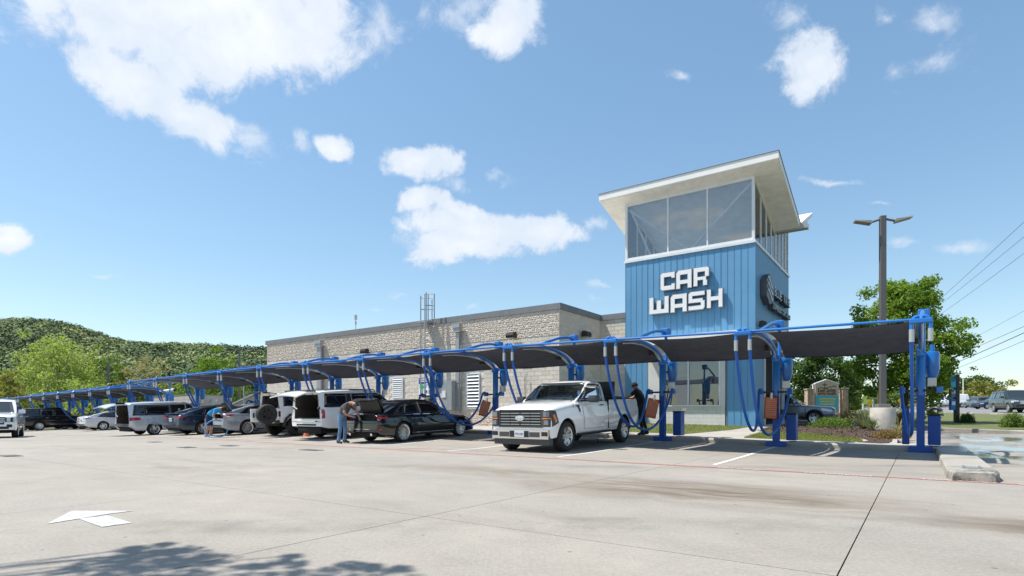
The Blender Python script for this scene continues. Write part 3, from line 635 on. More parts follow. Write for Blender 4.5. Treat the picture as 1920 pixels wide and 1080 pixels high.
# --- roof ladder
el=e_at(790,3.6); er=e_at(820,3.6); LZ=z_at(553,el,3.3)
lad=MB(); LD=bpart('roof_ladder',lad.tube([L(el,3.55,.6),L(el,3.55,LZ-.2)],.034,6).tube([L(el+.55,3.3,1.2),L(el+.55,3.3,LZ)],.034,6),M_steel)
mb=MB(); 
for a_,b_ in ((el,3.9),(el+.55,3.9),(el+.85,3.45)):
    mb.tube([L(a_,b_-.35,5.5),L(a_,b_-.35,LZ)],.032,6)
for z in (LZ,LZ-.62): 
    mb.tube([L(el,3.55,z-.12),L(el+.55,3.95,z-.12)],.028,5); mb.tube([L(el+.55,3.3,z),L(el+.95,3.6,z)],.028,5)
mb.tube([L(el+.95,3.6,5.9),L(el+.95,3.6,LZ)],.032,6); mb.tube([L(el+.45,3.95,5.9),L(el+.45,3.95,LZ-.2)],.032,6)
part('handrail',mb,M_steel,LD)
mb=MB(); bx(mb,el,el+.75,3.3,3.9,5.86,5.9); part('landing',mb,M_steel,LD)
for i in range(15):
    z=1.4+i*.3; mb=MB(); mb.tube([L(el+.55,3.42,z),L(el+.95,3.62,z)],.022,5); part('rung',mb,M_steel,LD)
mb=MB(); mb.tube([L(el+.95,3.6,1.2),L(el+.95,3.6,5.9)],.034,6); part('rail',mb,M_steel,LD)
# --- rooftop antenna
e=e_at(667,9); mb=MB(); zb=z_at(615,e,9); zt=z_at(597,e,9); mb.tube([L(e,9,5.8),L(e,9,zt)],.03,6); mb.cyl(L(e,9,0)[:2],.10,zt-.3-.1,zt-.3+.25,8); mb.cyl(L(e,9,0)[:2],.07,zt-.75,zt-.55,8); bpart('antenna',mb,M_steel)
# ================================================================ TOWER
TE0,TE1,TN0,TN1=-12.0,-5.9,8.0,16.0; ZB=8.52; ZG=11.45
M_blue=mat('blue_panel',(.115,.295,.49),.45,.0,noise=(.9,.07)); M_blue2=mat('blue_corrugated',(.17,.33,.48),.4,.3)
mb=MB(); bx(mb,TE0+.06,TE1-.06,TN0+.06,TN0+.3,4.6,ZB-.05); bx(mb,TE0+.06,TE1-.06,TN1-.2,TN1,.3,ZB-.05); bx(mb,TE0+.06,TE0+.3,TN0+.3,TN1-.2,.3,ZB-.05); bx(mb,TE1-.3,TE1-.06,TN0+.3,TN1-.2,4.2,ZB-.05); bx(mb,TE0+.06,-10.95,TN0+.06,TN0+.3,.3,4.6); bx(mb,-7.15,TE1-.06,TN0+.06,TN0+.3,.3,4.6); bx(mb,TE1-.3,TE1-.06,TN0+.3,TN0+1.9,.3,4.2); bx(mb,TE1-.3,TE1-.06,TN1-1.6,TN1-.2,.3,4.2)
TW=bpart('tower_wall',mb,mat('tower_core',(.2,.22,.25),.8))
npan=21; pw=(TE1-TE0)/npan
for i in range(npan):
    a=TE0+i*pw; b=a+pw; z0=.42; 
    if a>-10.98 and b<-6.9: z0=4.75
    mb=MB(); rx=random.uniform(-.004,.004)
    A=L(a+.004,TN0+rx,z0); Bq=L(b-.004,TN0,ZB); 
    mb.box(A[0],Bq[0],TN0-BO.y+rx,TN0+.058-BO.y,A[2],Bq[2]); mb.box(A[0],A[0]+.009,TN0-.014-BO.y,TN0-BO.y+rx,A[2],Bq[2])
    part('panel',mb,M_blue,TW)
# right side: narrow ribbed cladding, one corrugated part
mb=MB(); st=.10; n=TN0
while n<TN1-.01:
    n1=min(n+st,TN1)
    lo=[(.42,ZB)]
    if n>9.9 and n1<14.4: lo=[(4.3,ZB)]
    for z0,z1 in lo:
        p=[(TE1-.055,n),(TE1-.055,n+.03),(TE1+.0,n+.045),(TE1+.0,n+.085),(TE1-.055,n1)]
        vs=[L(a,b,z) for z in (z0,z1) for a,b in p]; k=len(p); mb.add(vs,[(i,i+1,i+1+k,i+k) for i in range(k-1)])
    n=n1
bpart('corrugated_cladding',mb,M_blue2)
mb=MB(); bx(mb,TE1-.05,TE1+.03,TN0-.01,TN0+.0,.42,ZB); bx(mb,TE1-.052,TE1+.02,TN0+.0,TN0+.02,.42,ZB); bpart('corner_trim',mb,M_blue)
# portal of the wash tunnel, its frame and the inside
mb=MB(); bx(mb,TE1-.12,TE1+.06,9.82,9.92,.4,4.3,0); bx(mb,TE1-.12,TE1+.06,14.4,14.5,.4,4.3,0); bx(mb,TE1-.12,TE1+.06,9.92,14.4,4.2,4.3,0); bpart('portal_frame',mb,M_trim)
mb=MB(); bx(mb,-12,-11.9,9.0,15,.35,4.2); bx(mb,-12,-6.2,9.0,9.1,.35,4.2); bx(mb,-12,-6.2,15,15.1,.35,4.2); bpart('tunnel_lining',mb,mat('tunnel_wall',(.25,.27,.30),.6))
mb=MB(); bx(mb,-11.8,-6.0,8.3,15.5,.20,.36); bpart('tunnel_floor',mb,mat('tunnel_floor',(.16,.16,.16),.3))
# ridge trims and glass lantern
mb=MB(); t=.10
bx(mb,TE0-.05,TE1+.05,TN0-.06,TN0+.02,ZB,ZB+.12); bx(mb,TE1-.02,TE1+.05,TN0+.02,TN1,ZB,ZB+.12); bx(mb,TE0-.05,TE0+.02,TN0+.02,TN1,ZB,ZB+.12)
bpart('sill_trim',mb,M_trim)
VN=TN0+4.6         # valley line of the butterfly roof
def zroof(n):      # underside of the roof
    return ZG+.0-.30*(n-TN0) if n<=VN else ZG-.30*(VN-TN0)+.42*(n-VN)
def vbar(mb,e,n,wd,z0,z1): a=L(e-wd/2,n-wd/2,z0); mb.box(a[0],a[0]+wd,a[1],a[1]+wd,a[2],z1-BO.z)
frames=MB()
fw=(TE1-TE0)
cols=[TE0+.06,e_at(1252,TN0),e_at(1326,TN0),TE1-.06]
for i,e in enumerate(cols): vbar(frames,e,TN0+.05,.12 if i in (0,3) else .075,ZB+.12,ZG-.02)
bx(frames,TE0+.02,TE1-.02,TN0,TN0+.11,ZG-.12,ZG); bx(frames,TE0+.02,TE1-.02,TN0,TN0+.11,ZB+.12,ZB+.24)
sn=[TN0+.2,TN0+1.35,TN0+2.5,TN0+3.6,TN0+4.6,TN0+5.4,TN0+6.3,TN0+7.15,TN1-.05]
for n in sn[1:]:
    vbar(frames,TE1-.05,n,.08,ZB+.12,zroof(n)); vbar(frames,TE0+.05,n,.08,ZB+.12,zroof(n))
def beam(mb,p,q,wd,dp):
    p=Vector(p);q=Vector(q); d=(q-p); Lg=d.length; M=Matrix.Translation(p)@d.to_track_quat('X','Z').to_matrix().to_4x4(); mb.box(0,Lg,-wd/2,wd/2,-dp/2,dp/2,0,M)
for e in (TE1-.05,TE0+.05):
    beam(frames,L(e,TN0+.1,zroof(TN0+.1)-.05),L(e,VN,zroof(VN)-.05),.09,.1); beam(frames,L(e,VN,zroof(VN)-.05),L(e,TN1,zroof(TN1)-.05),.09,.1)
bx(frames,TE0,TE1,TN1-.1,TN1,ZB+.12,ZB+.24)
bpart('lantern_frame',frames,M_trim)
M_lg=glassmat('lantern_glass',(.97,.98,.99),.10)
for i in range(3):
    w1=bpart('window_pane',bx(MB(),cols[i]+.03,cols[i+1]-.03,TN0+.045,TN0+.053,ZB+.2,ZG-.08),M_lg)
for e in (TE1-.05,TE0+.05):
    pr=[TN0+.1]+sn[1:]
    for a,b in zip(pr[:-1],pr[1:]):
        if e<-10 and a>TN0+5: pass
        mb=MB(); vs=[L(e+s_,n,z) for s_ in (-.004,.004) for n,z in ((a+.03,ZB+.15),(b-.03,ZB+.15),(b-.03,zroof(b)-.06),(a+.03,zroof(a)-.06))]
        mb.add(vs,[(0,1,2,3),(4,7,6,5),(0,4,5,1),(1,5,6,2),(2,6,7,3),(3,7,4,0)]); bpart('window_pane',mb,M_lg)
# diagonal braces behind the front glass and along the sides
br=MB(); m_=e_at(1290,TN0)
beam(br,L(TE0+.15,TN0+.25,ZG-.25),L(m_,TN0+.25,ZB+.2),.09,.09); beam(br,L(m_,TN0+.25,ZB+.2),L(TE1-.15,TN0+.25,ZG-.15),.1,.1)
beam(br,L(TE0+.2,TN0+.3,ZG-.3),L(TE0+.2,TN0+4,ZB+.2),.08,.08); beam(br,L(TE0+.2,TN1-.3,zroof(TN1)-.3),L(TE0+.2,TN0+4,ZB+.2),.08,.08)
bpart('brace',br,mat('brace_steel',(.80,.82,.84),.5,0))
# lantern floor so that the room closes below
bpart('lantern_floor',bx(MB(),TE0+.05,TE1-.05,TN0+.05,TN1-.05,ZB-.04,ZB+.02),mat('lantern_floor',(.80,.82,.82),.7))
# butterfly roof
OH=1.1; OF=.72; TH=.30
def roofslab(n0,n1,thk,e0,e1,mb):
    P=[]
    for n in (n0,n1):
        z=zroof(n)+.02
        for e in (e0,e1): P.append(L(e,n,z)); P.append(L(e,n,z+thk))
    # order: n0e0 lo,hi ; n0e1 lo,hi ; n1e0 ; n1e1
    mb.add(P,[(0,2,6,4),(1,5,7,3),(0,1,3,2),(4,6,7,5),(0,4,5,1),(2,3,7,6)])
    return mb
M_soff=mat('soffit_panel',(.82,.80,.74),.6,noise=(2.2,.12)); M_fas=mat('fascia',(.78,.78,.76),.45,noise=(1.2,.06))
e0r,e1r=TE0-OH,TE1+OH
mb=MB(); roofslab(TN0-OF,VN,TH,e0r,e1r,mb); RF=bpart('roof',mb,M_fas)
# soffit boards under the front wing (each board a piece)
nb=18
for i in range(nb):
    n0=TN0-OF+.03+(VN-TN0+OF-.06)*i/nb; n1=TN0-OF+.03+(VN-TN0+OF-.06)*(i+1)/nb-.012; mb=MB()
    P=[L(e,n,zroof(n)+dz) for n in (n0,n1) for e in (e0r+.04,e1r-.04) for dz in (.0,.018)]
    mb.add(P,[(0,2,6,4),(1,5,7,3),(0,1,3,2),(4,6,7,5),(0,4,5,1),(2,3,7,6)]); part('soffit_board',mb,M_soff,RF)
mb=MB(); 
vs=[L(e,n,zroof(n)+TH+.035) for n in (TN0-OF-.03,VN) for e in (e0r-.03,e1r+.03)]+[L(e,n,zroof(n)+TH+.02) for n in (TN0-OF-.03,VN) for e in (e0r-.03,e1r+.03)]
mb.add(vs,[(0,1,3,2),(4,6,7,5),(0,4,5,1),(1,5,7,3),(3,7,6,2),(2,6,4,0)]); part('roof_metal',mb,M_flash,RF)
mb=MB(); roofslab(VN+.02,TN1+1.3,.22,e0r,e1r-.1,mb); bpart('rear_roof',mb,M_fas)
# gutter spout in the valley
mb=MB(); bx(mb,TE1-.2,TE1+1.45,VN-.22,VN+.2,zroof(VN)+.0,zroof(VN)+.03); bx(mb,TE1-.2,TE1+1.45,VN-.22,VN-.2,zroof(VN)+.03,zroof(VN)+.28); bx(mb,TE1-.2,TE1+1.45,VN+.18,VN+.2,zroof(VN)+.03,zroof(VN)+.28); bpart('gutter_spout',mb,M_steel)
# --- front window bay under the sign
M_bay=mat('white_stucco',(.62,.61,.58),.8,noise=(3,.06))
wl=e_at(1238,8.02); wm=e_at(1290.5,8.02); wr=e_at(1350,8.02); zs=z_at(760,wm,8.02)
mb=MB(); bx(mb,-10.94,wl,8.02,8.2,zs,4.6); bx(mb,wr,-7.16,8.02,8.2,zs,4.6); bx(mb,wl,wr,8.02,8.2,3.9,4.6); bpart('bay_wall',mb,M_bay)
k=0
for r in range(int((zs-.42)/.2)+1):
    z=.42+r*.2; e=-10.94-(r%2)*.2
    while e<-7.17:
        a=max(e,-10.94); b=min(e+.4,-7.17)
        if b-a>.05:
            mb=MB(); bx(mb,a+.003,b-.003,8.03,8.2,z+.003,min(z+.197,zs)); part('block',mb,M_bay,WALL)
        e+=.4
mb=MB(); bx(mb,wl-.02,wr+.02,7.96,8.2,zs-.05,zs+.01); bx(mb,wl,wl+.05,8.0,8.12,zs+.01,3.9); bx(mb,wr-.05,wr,8.0,8.12,zs+.01,3.9); bx(mb,wm-.03,wm+.03,8.0,8.12,zs+.01,3.9); bx(mb,wl+.05,wm-.03,8.0,8.12,3.84,3.9); bx(mb,wm+.03,wr-.05,8.0,8.12,3.84,3.9)
WF=bpart('shop_window',mb,M_trim)
M_sg=glassmat('shop_glass',(.70,.75,.76),.10)
for a,b in ((wl+.05,wm-.03),(wm+.03,wr-.05)): part('pane',bx(MB(),a,b,8.06,8.068,zs+.01,3.84),M_sg,WF)
# inside of the bay: dryer arch with blue lamps, a green brush column
ins=MB(); bx(ins,-10.6,-7.4,11.0,11.1,.4,4.3); bpart('bay_back_wall',ins,mat('bay_back',(.42,.44,.44),.7))
mb=MB(); p=L(-9.9,9.3,2.9); mb.tube(catmull([L(-9.9,9.4,2.8),L(-9.9,9.4,3.25),L(-9.6,9.5,3.4),L(-9.2,9.6,3.1),L(-9.1,9.6,2.6)]),.09,8); bx(mb,-9.0,-8.7,9.5,9.8,.4,2.9); bx(mb,-8.9,-7.6,9.5,9.7,2.9,3.1); bpart('dryer_arch',mb,mat('machine_grey',(.10,.11,.12),.4,.4))
mb=MB(); bx(mb,-10.5,-9.75,9.2,9.3,2.72,2.80); bx(mb,-8.2,-7.8,9.3,9.4,2.80,2.86); bpart('blue_strip_light',mb,mat('blue_led',(.1,.3,.9),.4,emit=((.08,.35,1),3.0)))
mb=MB(); mb.cyl(L(-8.05,9.9,0)[:2],.33,.3,2.9,12); bpart('wash_brush',mb,mat('brush_green',(.20,.33,.12),.9,bump=(40,1,.05)))
# --- awnings
mb=MB(); ea=-10.95; eb=e_at(1380,7.2); bx(mb,ea,eb,7.2,7.97,4.42,4.62); bx(mb,ea-.03,eb+.03,7.15,7.2,4.24,4.64); bx(mb,ea-.03,ea,7.2,7.97,4.24,4.64); bx(mb,eb,eb+.03,7.2,7.97,4.24,4.64); bpart('window_awning',mb,M_fas)
mb=MB(); bx(mb,TE1+.03,TE1+1.0,9.2,15.2,4.50,4.68); bx(mb,TE1+1.0,TE1+1.06,9.2,15.2,4.34,4.72); bx(mb,TE1+.03,TE1+1.06,9.14,9.2,4.34,4.72); bpart('portal_awning',mb,M_fas)
# --- CAR WASH letters
GL={'C':[(0,.12,.28,.88),(.10,0,1,.27),(.10,.73,1,1),(0,.12,.1,.88),(.02,.05,.1,.12),(.02,.88,.1,.95),(.74,.27,1,.36),(.74,.64,1,.73)],
 'A':[(0,0,.28,.86),(.72,0,1,1),(.12,.73,.72,1),(.28,.24,.72,.47),(.05,.86,.12,.93)],
 'R':[(0,0,.28,1),(.28,.73,.9,1),(.72,.46,1,.92),(.28,.30,.82,.50),(.6,.0,.88,.30),(.9,.92,.96,.97)],
 'W':[(0,.0,.24,1),(.38,.0,.62,.80),(.76,.0,1,1),(.24,0,.38,.27),(.62,0,.76,.27)],
 'S':[(0,0,.88,.25),(0,.38,.88,.62),(.12,.75,1,1),(0,.5,.26,.9),(.74,.1,1,.5),(.88,.03,.95,.1),(.05,.9,.12,.96)],
 'H':[(0,0,.28,1),(.72,0,1,1),(.28,.38,.72,.62)]}
M_ltr=mat('sign_white',(.80,.80,.80),.35); M_ret=mat('sign_return',(.30,.31,.33),.4,.4)
def letter(ch,e0,e1,z0,z1,nf,dep,parent,m1,m2,axis='front'):
    mb=MB(); bm=bmesh.new()
    # union the strokes on a fine raster, then extrude as one body
    xs_=sorted({round(v,4) for b in GL[ch] for v in (b[0],b[2])}); zs_=sorted({round(v,4) for b in GL[ch] for v in (b[1],b[3])})
    filled=lambda x,z: any(b[0]-1e-6<=x<=b[2]+1e-6 and b[1]-1e-6<=z<=b[3]+1e-6 for b in GL[ch])
    V={}
    def vv(i,j):
        if (i,j) not in V: V[(i,j)]=bm.verts.new((xs_[i],0,zs_[j]))
        return V[(i,j)]
    for i in range(len(xs_)-1):
        for j in range(len(zs_)-1):
            if filled((xs_[i]+xs_[i+1])/2,(zs_[j]+zs_[j+1])/2): bm.faces.new([vv(i,j),vv(i+1,j),vv(i+1,j+1),vv(i,j+1)])
    bmesh.ops.dissolve_limit(bm,angle_limit=.01,verts=bm.verts[:],edges=bm.edges[:])
    for f in bm.faces: f.material_index=0
    r=bmesh.ops.extrude_face_region(bm,geom=bm.faces[:]); 
    for v in r['geom']:
        if isinstance(v,bmesh.types.BMVert): v.co.y=-1
    bmesh.ops.recalc_face_normals(bm,faces=bm.faces[:])
    front=[f for f in bm.faces if all(v.co.y<-.5 for v in f.verts)]
    for v in bm.verts:
        x,y,z=v.co; 
        if axis=='front': v.co=L(e0+(e1-e0)*x,nf+dep*y,z0+(z1-z0)*z)
        else: v.co=L(nf-dep*y,e0+(e1-e0)*x,z0+(z1-z0)*z)
    for f in bm.faces: f.material_index=1
    for f in front: f.material_index=0
    ins=bmesh.ops.inset_region(bm,faces=front,thickness=.028,depth=0)
    for f in ins['faces']: f.material_index=1
    me=bpy.data.meshes.new('letter'); bm.to_mesh(me); bm.free(); me.materials.append(m1); me.materials.append(m2)
    return part('letter',me,None,parent)
def lpos(x0,x1,ytop,ybot):  # pixels -> plane of the tower front
    n=TN0-.2; a=e_at(x0,n); b=e_at(x1,n); m=(a+b)/2; return a,b,z_at(ybot,m,n),z_at(ytop,m,n)
SIGN=bpart('car_wash_sign',MB().box(*[v for pr in zip(L(-10.3,TN0-.03,6.2),L(-7.4,TN0-.02,6.25)) for v in pr]),M_blue)
for ch,x0,x1,yt,yb in (('C',1238,1266,510.5,544.5),('A',1267.5,1297.5,505.5,541),('R',1300,1330,500.5,536)):
    letter(ch,*lpos(x0,x1,yt,yb),TN0-.06,.16,SIGN,M_ltr,M_ret)
for ch,x0,x1,yt,yb in (('W',1217,1254.5,556.5,588.5),('A',1257,1288.5,551,585.5),('S',1290.5,1322,546,581.5),('H',1325,1355.5,541.5,577)):
    letter(ch,*lpos(x0,x1,yt,yb),TN0-.06,.16,SIGN,M_ltr,M_ret)
# --- side sign: hexagon wave badge and channel letters, edge-on to the lot
M_chan=mat('channel_letter',(.10,.10,.11),.4,.3); M_face=mat('letter_face',(.45,.55,.62),.35)
n0=n_at(1432,TE1+.2); n1=n_at(1447,TE1+.2); hz0=z_at(567,TE1,n0); hz1=z_at(508,TE1,n0)
hx=[(0.1,.75),(.5,1),(.95,.78),(.95,.22),(.5,0),(.1,.22)]
mb=MB(); P=[(TE1+d,n0+(n1-n0)*a,hz0+(hz1-hz0)*b) for d in (.02,.30) for a,b in hx]; mb.add([L(*q) for q in P],[tuple(range(6)),tuple(range(6,12))[::-1]]+[(i,(i+1)%6,(i+1)%6+6,i+6) for i in range(6)])
SB=bpart('side_sign',mb,M_chan)
for i in range(3):
    mb=MB(); zz=hz0+(hz1-hz0)*(.28+.2*i); pts=[(n0+(n1-n0)*t,zz+.12*math.sin(t*6.3)-.25*(t-.5)) for t in [.18+.64*q/8 for q in range(9)]]
    vs=[]; 
    for d in (.30,.33):
        for a,b in pts: vs+= [L(TE1+d,a,b),L(TE1+d,a,b+.10)]
    k=len(pts)*2; fs=[(2*q,2*q+2,2*q+3,2*q+1) for q in range(8)]+[(k+2*q,k+2*q+1,k+2*q+3,k+2*q+2) for q in range(8)]+[(2*q+1,2*q+3,k+2*q+3,k+2*q+1) for q in range(8)]+[(2*q,k+2*q,k+2*q+2,2*q+2) for q in range(8)]
    mb.add(vs,fs); part('wave',mb,M_face,SB)
def side_text(txt,x0,x1,yt0,yb0):
    a=n_at(x0,TE1+.2); b=n_at(x1,TE1+.2); z1=z_at(yt0,TE1,a); z0=z_at(yb0,TE1,a); wd=(b-a)/len(txt)
    for i,ch in enumerate(txt):
        if ch==' ': continue
        me=text_mesh(ch,(z1-z0)*1.35,.09,'letter','LEFT'); xs_=[v.co.x for v in me.vertices]; mn,mx=min(xs_),max(xs_)
        for v in me.vertices:
            x=(v.co.x-mn)/(mx-mn)*wd*.86; v.co=L(TE1+.16+v.co.z*1.4,a+i*wd+x,z0+v.co.y)
        me.materials.clear(); me.materials.append(M_face); me.materials.append(M_chan)
        for p in me.polygons: p.material_index=0 if abs(p.normal.x)>.9 else 1
        part('letter',me,None,SB)
side_text('BLUE WAVE',1449,1479,537,555); side_text('EXPRESS CAR WASH',1447,1479,569,579)
# ================================================================ VACUUM STATIONS AND SHADE CANOPIES
M_sb=mat('station_blue',(.012,.155,.50),.32,.0,.35,.15,noise=(2,.08)); M_sbd=mat('station_blue_dark',(.007,.075,.34),.4); M_hose=mat('hose_blue',(.010,.10,.42),.45)
M_sil=mat('silver_fitting',(.50,.50,.49),.35,.6); M_blk=mat('black_plastic',(.015,.015,.016),.45); M_fab=mat('shade_fabric',(.085,.092,.125),.9,noise=(3,.2),bump=(120,.3,.01))
M_or=mat('orange_board',(.62,.15,.055),.6,noise=(6,.25)); M_line=mat('faded_print',(.62,.38,.30),.7)
ARM=[(0,0,2.58),(0,-.14,2.78),(0,-.45,2.95),(0,-1.0,3.08),(0,-1.8,3.15),(0,-2.6,3.13),(0,-3.3,3.05),(0,-3.97,2.95)]
def hosepath(a,b,low,k=30,lx=0):
    A=Vector(a);Bv=Vector(b); d=Vector((Bv.x-A.x,Bv.y-A.y,0)); D=d.length
    # catenary-like dip: solve z=zm+c*(cosh((s-s0)/w)-1)
    w_=D*.22
    best=None
    for i in range(400):
        s0=D*i/400; c1=(A.z-low)/(math.cosh(s0/w_)-1+1e-9); c2=(Bv.z-low)/(math.cosh((D-s0)/w_)-1+1e-9)
        if best is None or abs(c1-c2)<best[0]: best=(abs(c1-c2),s0,c1)
    _,s0,c=best; out=[]
    for i in range(k+1):
        t=i/k; s_=D*t; p=A+d*t; p.z=low+c*(math.cosh((s_-s0)/w_)-1); p.x+=lx*math.sin(math.pi*t); out.append(p)
    return out
def make_station():
    t=thing('vacuum_station','blue vacuum station','vacuum station',(0,0,0),RZ,'blue vacuum stations along the stalls')
    part('base_plate',MB().bbox(-.26,.26,-.2,.2,0,.15,.01),M_sbd,t)
    part('post',MB().box(-.09,.09,-.09,.09,.15,1.55),M_sbd,t)
    part('upper_post',MB().lathe([(0,1.5),(.112,1.5),(.112,2.55),(.08,2.62),(0,2.62)],20),M_sb,t,True)
    part('arm',MB().tube(catmull(ARM,5),.062,10),M_sb,t,True)
    part('conduit',MB().tube([(p[0]+.02,p[1]*.96,p[2]-.13+.02*abs(p[1])/2) for p in ARM[1:-1]],.02,6).tube([(p[0]-.10,p[1]*.93-.03,p[2]-.02) for p in ARM[1:-2]],.022,6),M_sil,t)
    part('elbow_joint',MB().bbox(-.10,.10,-.16,.10,2.52,2.72,.03),M_sb,t)
    part('end_box',MB().bbox(-.20,.20,-4.03,-3.93,2.90,3.0,.02),M_sb,t)
    part('vacuum_pipe',MB().tube(catmull([(.06,.16,2.6),(.06,.17,3.35),(.06,-.05,3.62),(.04,-.7,3.60),(.02,-1.5,3.40),(0,-2.1,3.22)],5),.05,8),M_sb,t,True)
    part('pipe_head',MB().bbox(-.06,.20,-.02,.28,3.50,3.78,.03),M_sb,t)
    part('floodlight',MB().bbox(-.16,-.04,-.85,-.6,2.80,2.95,.02),M_blk,t)
    # separator canister to the right of the post
    can=part('separator_canister',MB().lathe([(0,1.98),(.10,1.98),(.13,2.05),(.165,2.22),(.165,2.60),(.15,2.66),(.05,2.68),(.05,2.85),(0,2.85)],18,0,Matrix.Translation((.25,.22,0))),M_sb,t,True)
    part('canister_bracket',MB().box(.04,.16,.06,.20,2.28,2.34),M_sbd,can); part('cable',MB().tube([(.28,.2,1.98),(.30,.2,1.8),(.28,.12,1.62)],.008,5),M_blk,can)
    part('control_box',MB().bbox(.14,.34,.08,.26,1.74,1.97,.015),M_sil,t)
    # tool holders
    th=part('tool_rail',MB().box(-.42,.42,-.10,-.05,1.60,1.66),M_blk,t)
    for s_ in (-1,1): part('tool_holder',MB().bbox(s_*.40-.07,s_*.40+.07,-.20,-.02,1.56,1.72,.02),M_sb,th)
    # hoses from the fork at the arm's front end
    for s_ in (-1,1):
        fk=part('hose_fork',MB().tube(catmull([(s_*.03,-3.96,3.05),(s_*.10,-3.97,3.03),(s_*.155,-3.98,2.93),(s_*.16,-3.98,2.78)],4),.04,8),M_sb,t,True)
        part('coupler',MB().cyl((s_*.16,-3.98),.048,2.52,2.78,10),M_sil,fk)
        en_=(s_*.40,-.16,1.62)
        h=hosepath((s_*.16,-3.98,2.55),(s_*.42,-.30,1.68),.52 if s_<0 else .42,34,s_*-.10)
        part('hose',MB().tube(h[:-1]+catmull([h[-1],(s_*.41,-.18,1.72),(s_*.40,-.12,1.64)],3),.038,8),M_hose,t,True)
    return t
def put(t,e,n,z=None): t.location=Wd(e,n,z)
st0=make_station(); first=True
HOSE_R=[c for c in st0.children if c.name.startswith('hose') and not c.name.startswith('hose_fork')]
POS=[(-3.52*k,0,k,1) for k in range(12)]+[(-48.1-3.52*k,2.2,k,2) for k in range(9)]
ORD=['first','second','third','fourth','fifth','sixth','seventh','eighth','ninth','tenth','eleventh','twelfth','thirteenth']
NEAR={0:'rightmost blue vacuum post, standing alone at the raised kerb with its canopy seen end-on',1:'blue vacuum post with upright orange board in front of the tunnel exit',2:'blue vacuum post with tilted orange board in front of the tower window',
 3:'blue vacuum post rising behind the cab of the white pickup',4:'blue vacuum post with leaning orange board between black sedan and white pickup',5:'blue vacuum post just behind the black sedan beside the price poster',
 6:'blue vacuum post behind the open boot of the black sedan',7:'blue vacuum post behind the roof of the white sport utility with raised tailgate'}
for e,n,k,row in POS:
    t=st0 if first else dup(st0); first=False; put(t,e,n)
    t['label']=NEAR.get(k,'%s blue vacuum post from the right in the long near row'%ORD[k]) if row==1 else '%s blue vacuum post from the right in the far left row'%ORD[k]
    t['group']='blue vacuum stations along the stalls'
for c in list(st0.children):       # the end post carries only its left hose
    if c is HOSE_R[-1]: bpy.data.objects.remove(c)
# shade canopies: one fabric bay between each pair of arms
def fabric():
    mb=MB(); nx,ny=10,16; W_=3.52; a=.20; b=W_-.16; prof=catmull([(0,.05,2.66),(0,-.5,2.90),(0,-1.1,3.05),(0,-1.9,3.12),(0,-2.8,3.09),(0,-3.95,2.93)],4)
    n=len(prof)
    for side in (0,1):
        vs=[]
        for i in range(nx+1):
            t=i/nx; sag=.14*4*t*(1-t)
            for j,p in enumerate(prof):
                u=j/(n-1); edge=1-4*(u-.5)**2; pull=.05*4*t*(1-t)*(1 if j==0 else 0)
                vs.append((a+(b-a)*t,p.y+(.10*4*t*(1-t) if j==0 else 0)*-1,p.z-sag*(.3+.7*edge)+(.012 if side else 0)+.006*math.sin(9*t+5*u)))
        fs=[(i*n+j,i*n+j+1,(i+1)*n+j+1,(i+1)*n+j) for i in range(nx) for j in range(n-1)]
        mb.add(vs,fs)
    return mb
def make_canopy():
    t=thing('shade_canopy','x','canopy',(0,0,0),RZ,'dark fabric shade canopies over the stalls')
    part('fabric',fabric(),M_fab,t,'all',fixn=False)
    part('front_beam',MB().tube([(.0,-3.97,2.98),(1.76,-3.97,2.985),(3.52,-3.97,2.98)],.030,8),M_sb,t,True)
    part('rear_cable',MB().tube([(.1,.03,2.66),(1.76,-.08,2.62),(3.42,.03,2.66)],.010,5),M_blk,t)
    part('edge_rope',MB().tube([(.10+.02*math.sin(i*1.3),-3.93,2.97+.012*math.sin(i*2.1)) for i in range(24)] and [(.16+3.2*i/24,-3.93+.015*math.sin(i*1.7),2.99+.015*math.sin(i*2.3)) for i in range(25)],.008,4),M_sil,t)
    return t
c0=make_canopy(); first=True
bays=[(-3.52*(k+1),-3.52*k,0,k,1) for k in range(11)]+[(-48.1-3.52*(k+1),-48.1-3.52*k,2.2,k,2) for k in range(8)]
for ea,eb,n,k,row in bays:
    t=c0 if first else dup(c0); first=False
    za,zb=g(ea,n),g(eb,n); t.location=Wd(ea,n,za); t.rotation_euler=(0,-math.atan2(zb-za,3.52),RZ)
    t['label']=('dark fabric shade canopy over the rightmost empty stall','dark fabric shade canopy over the empty stall in front of the tower','dark fabric shade canopy above the white pickup','dark fabric shade canopy above the gap between pickup and black sedan')[k] if row==1 and k<4 else '%s dark fabric shade canopy from the right in the %s row'%(ORD[k],'near' if row==1 else 'far left')
    t['group']='dark fabric shade canopies over the stalls'
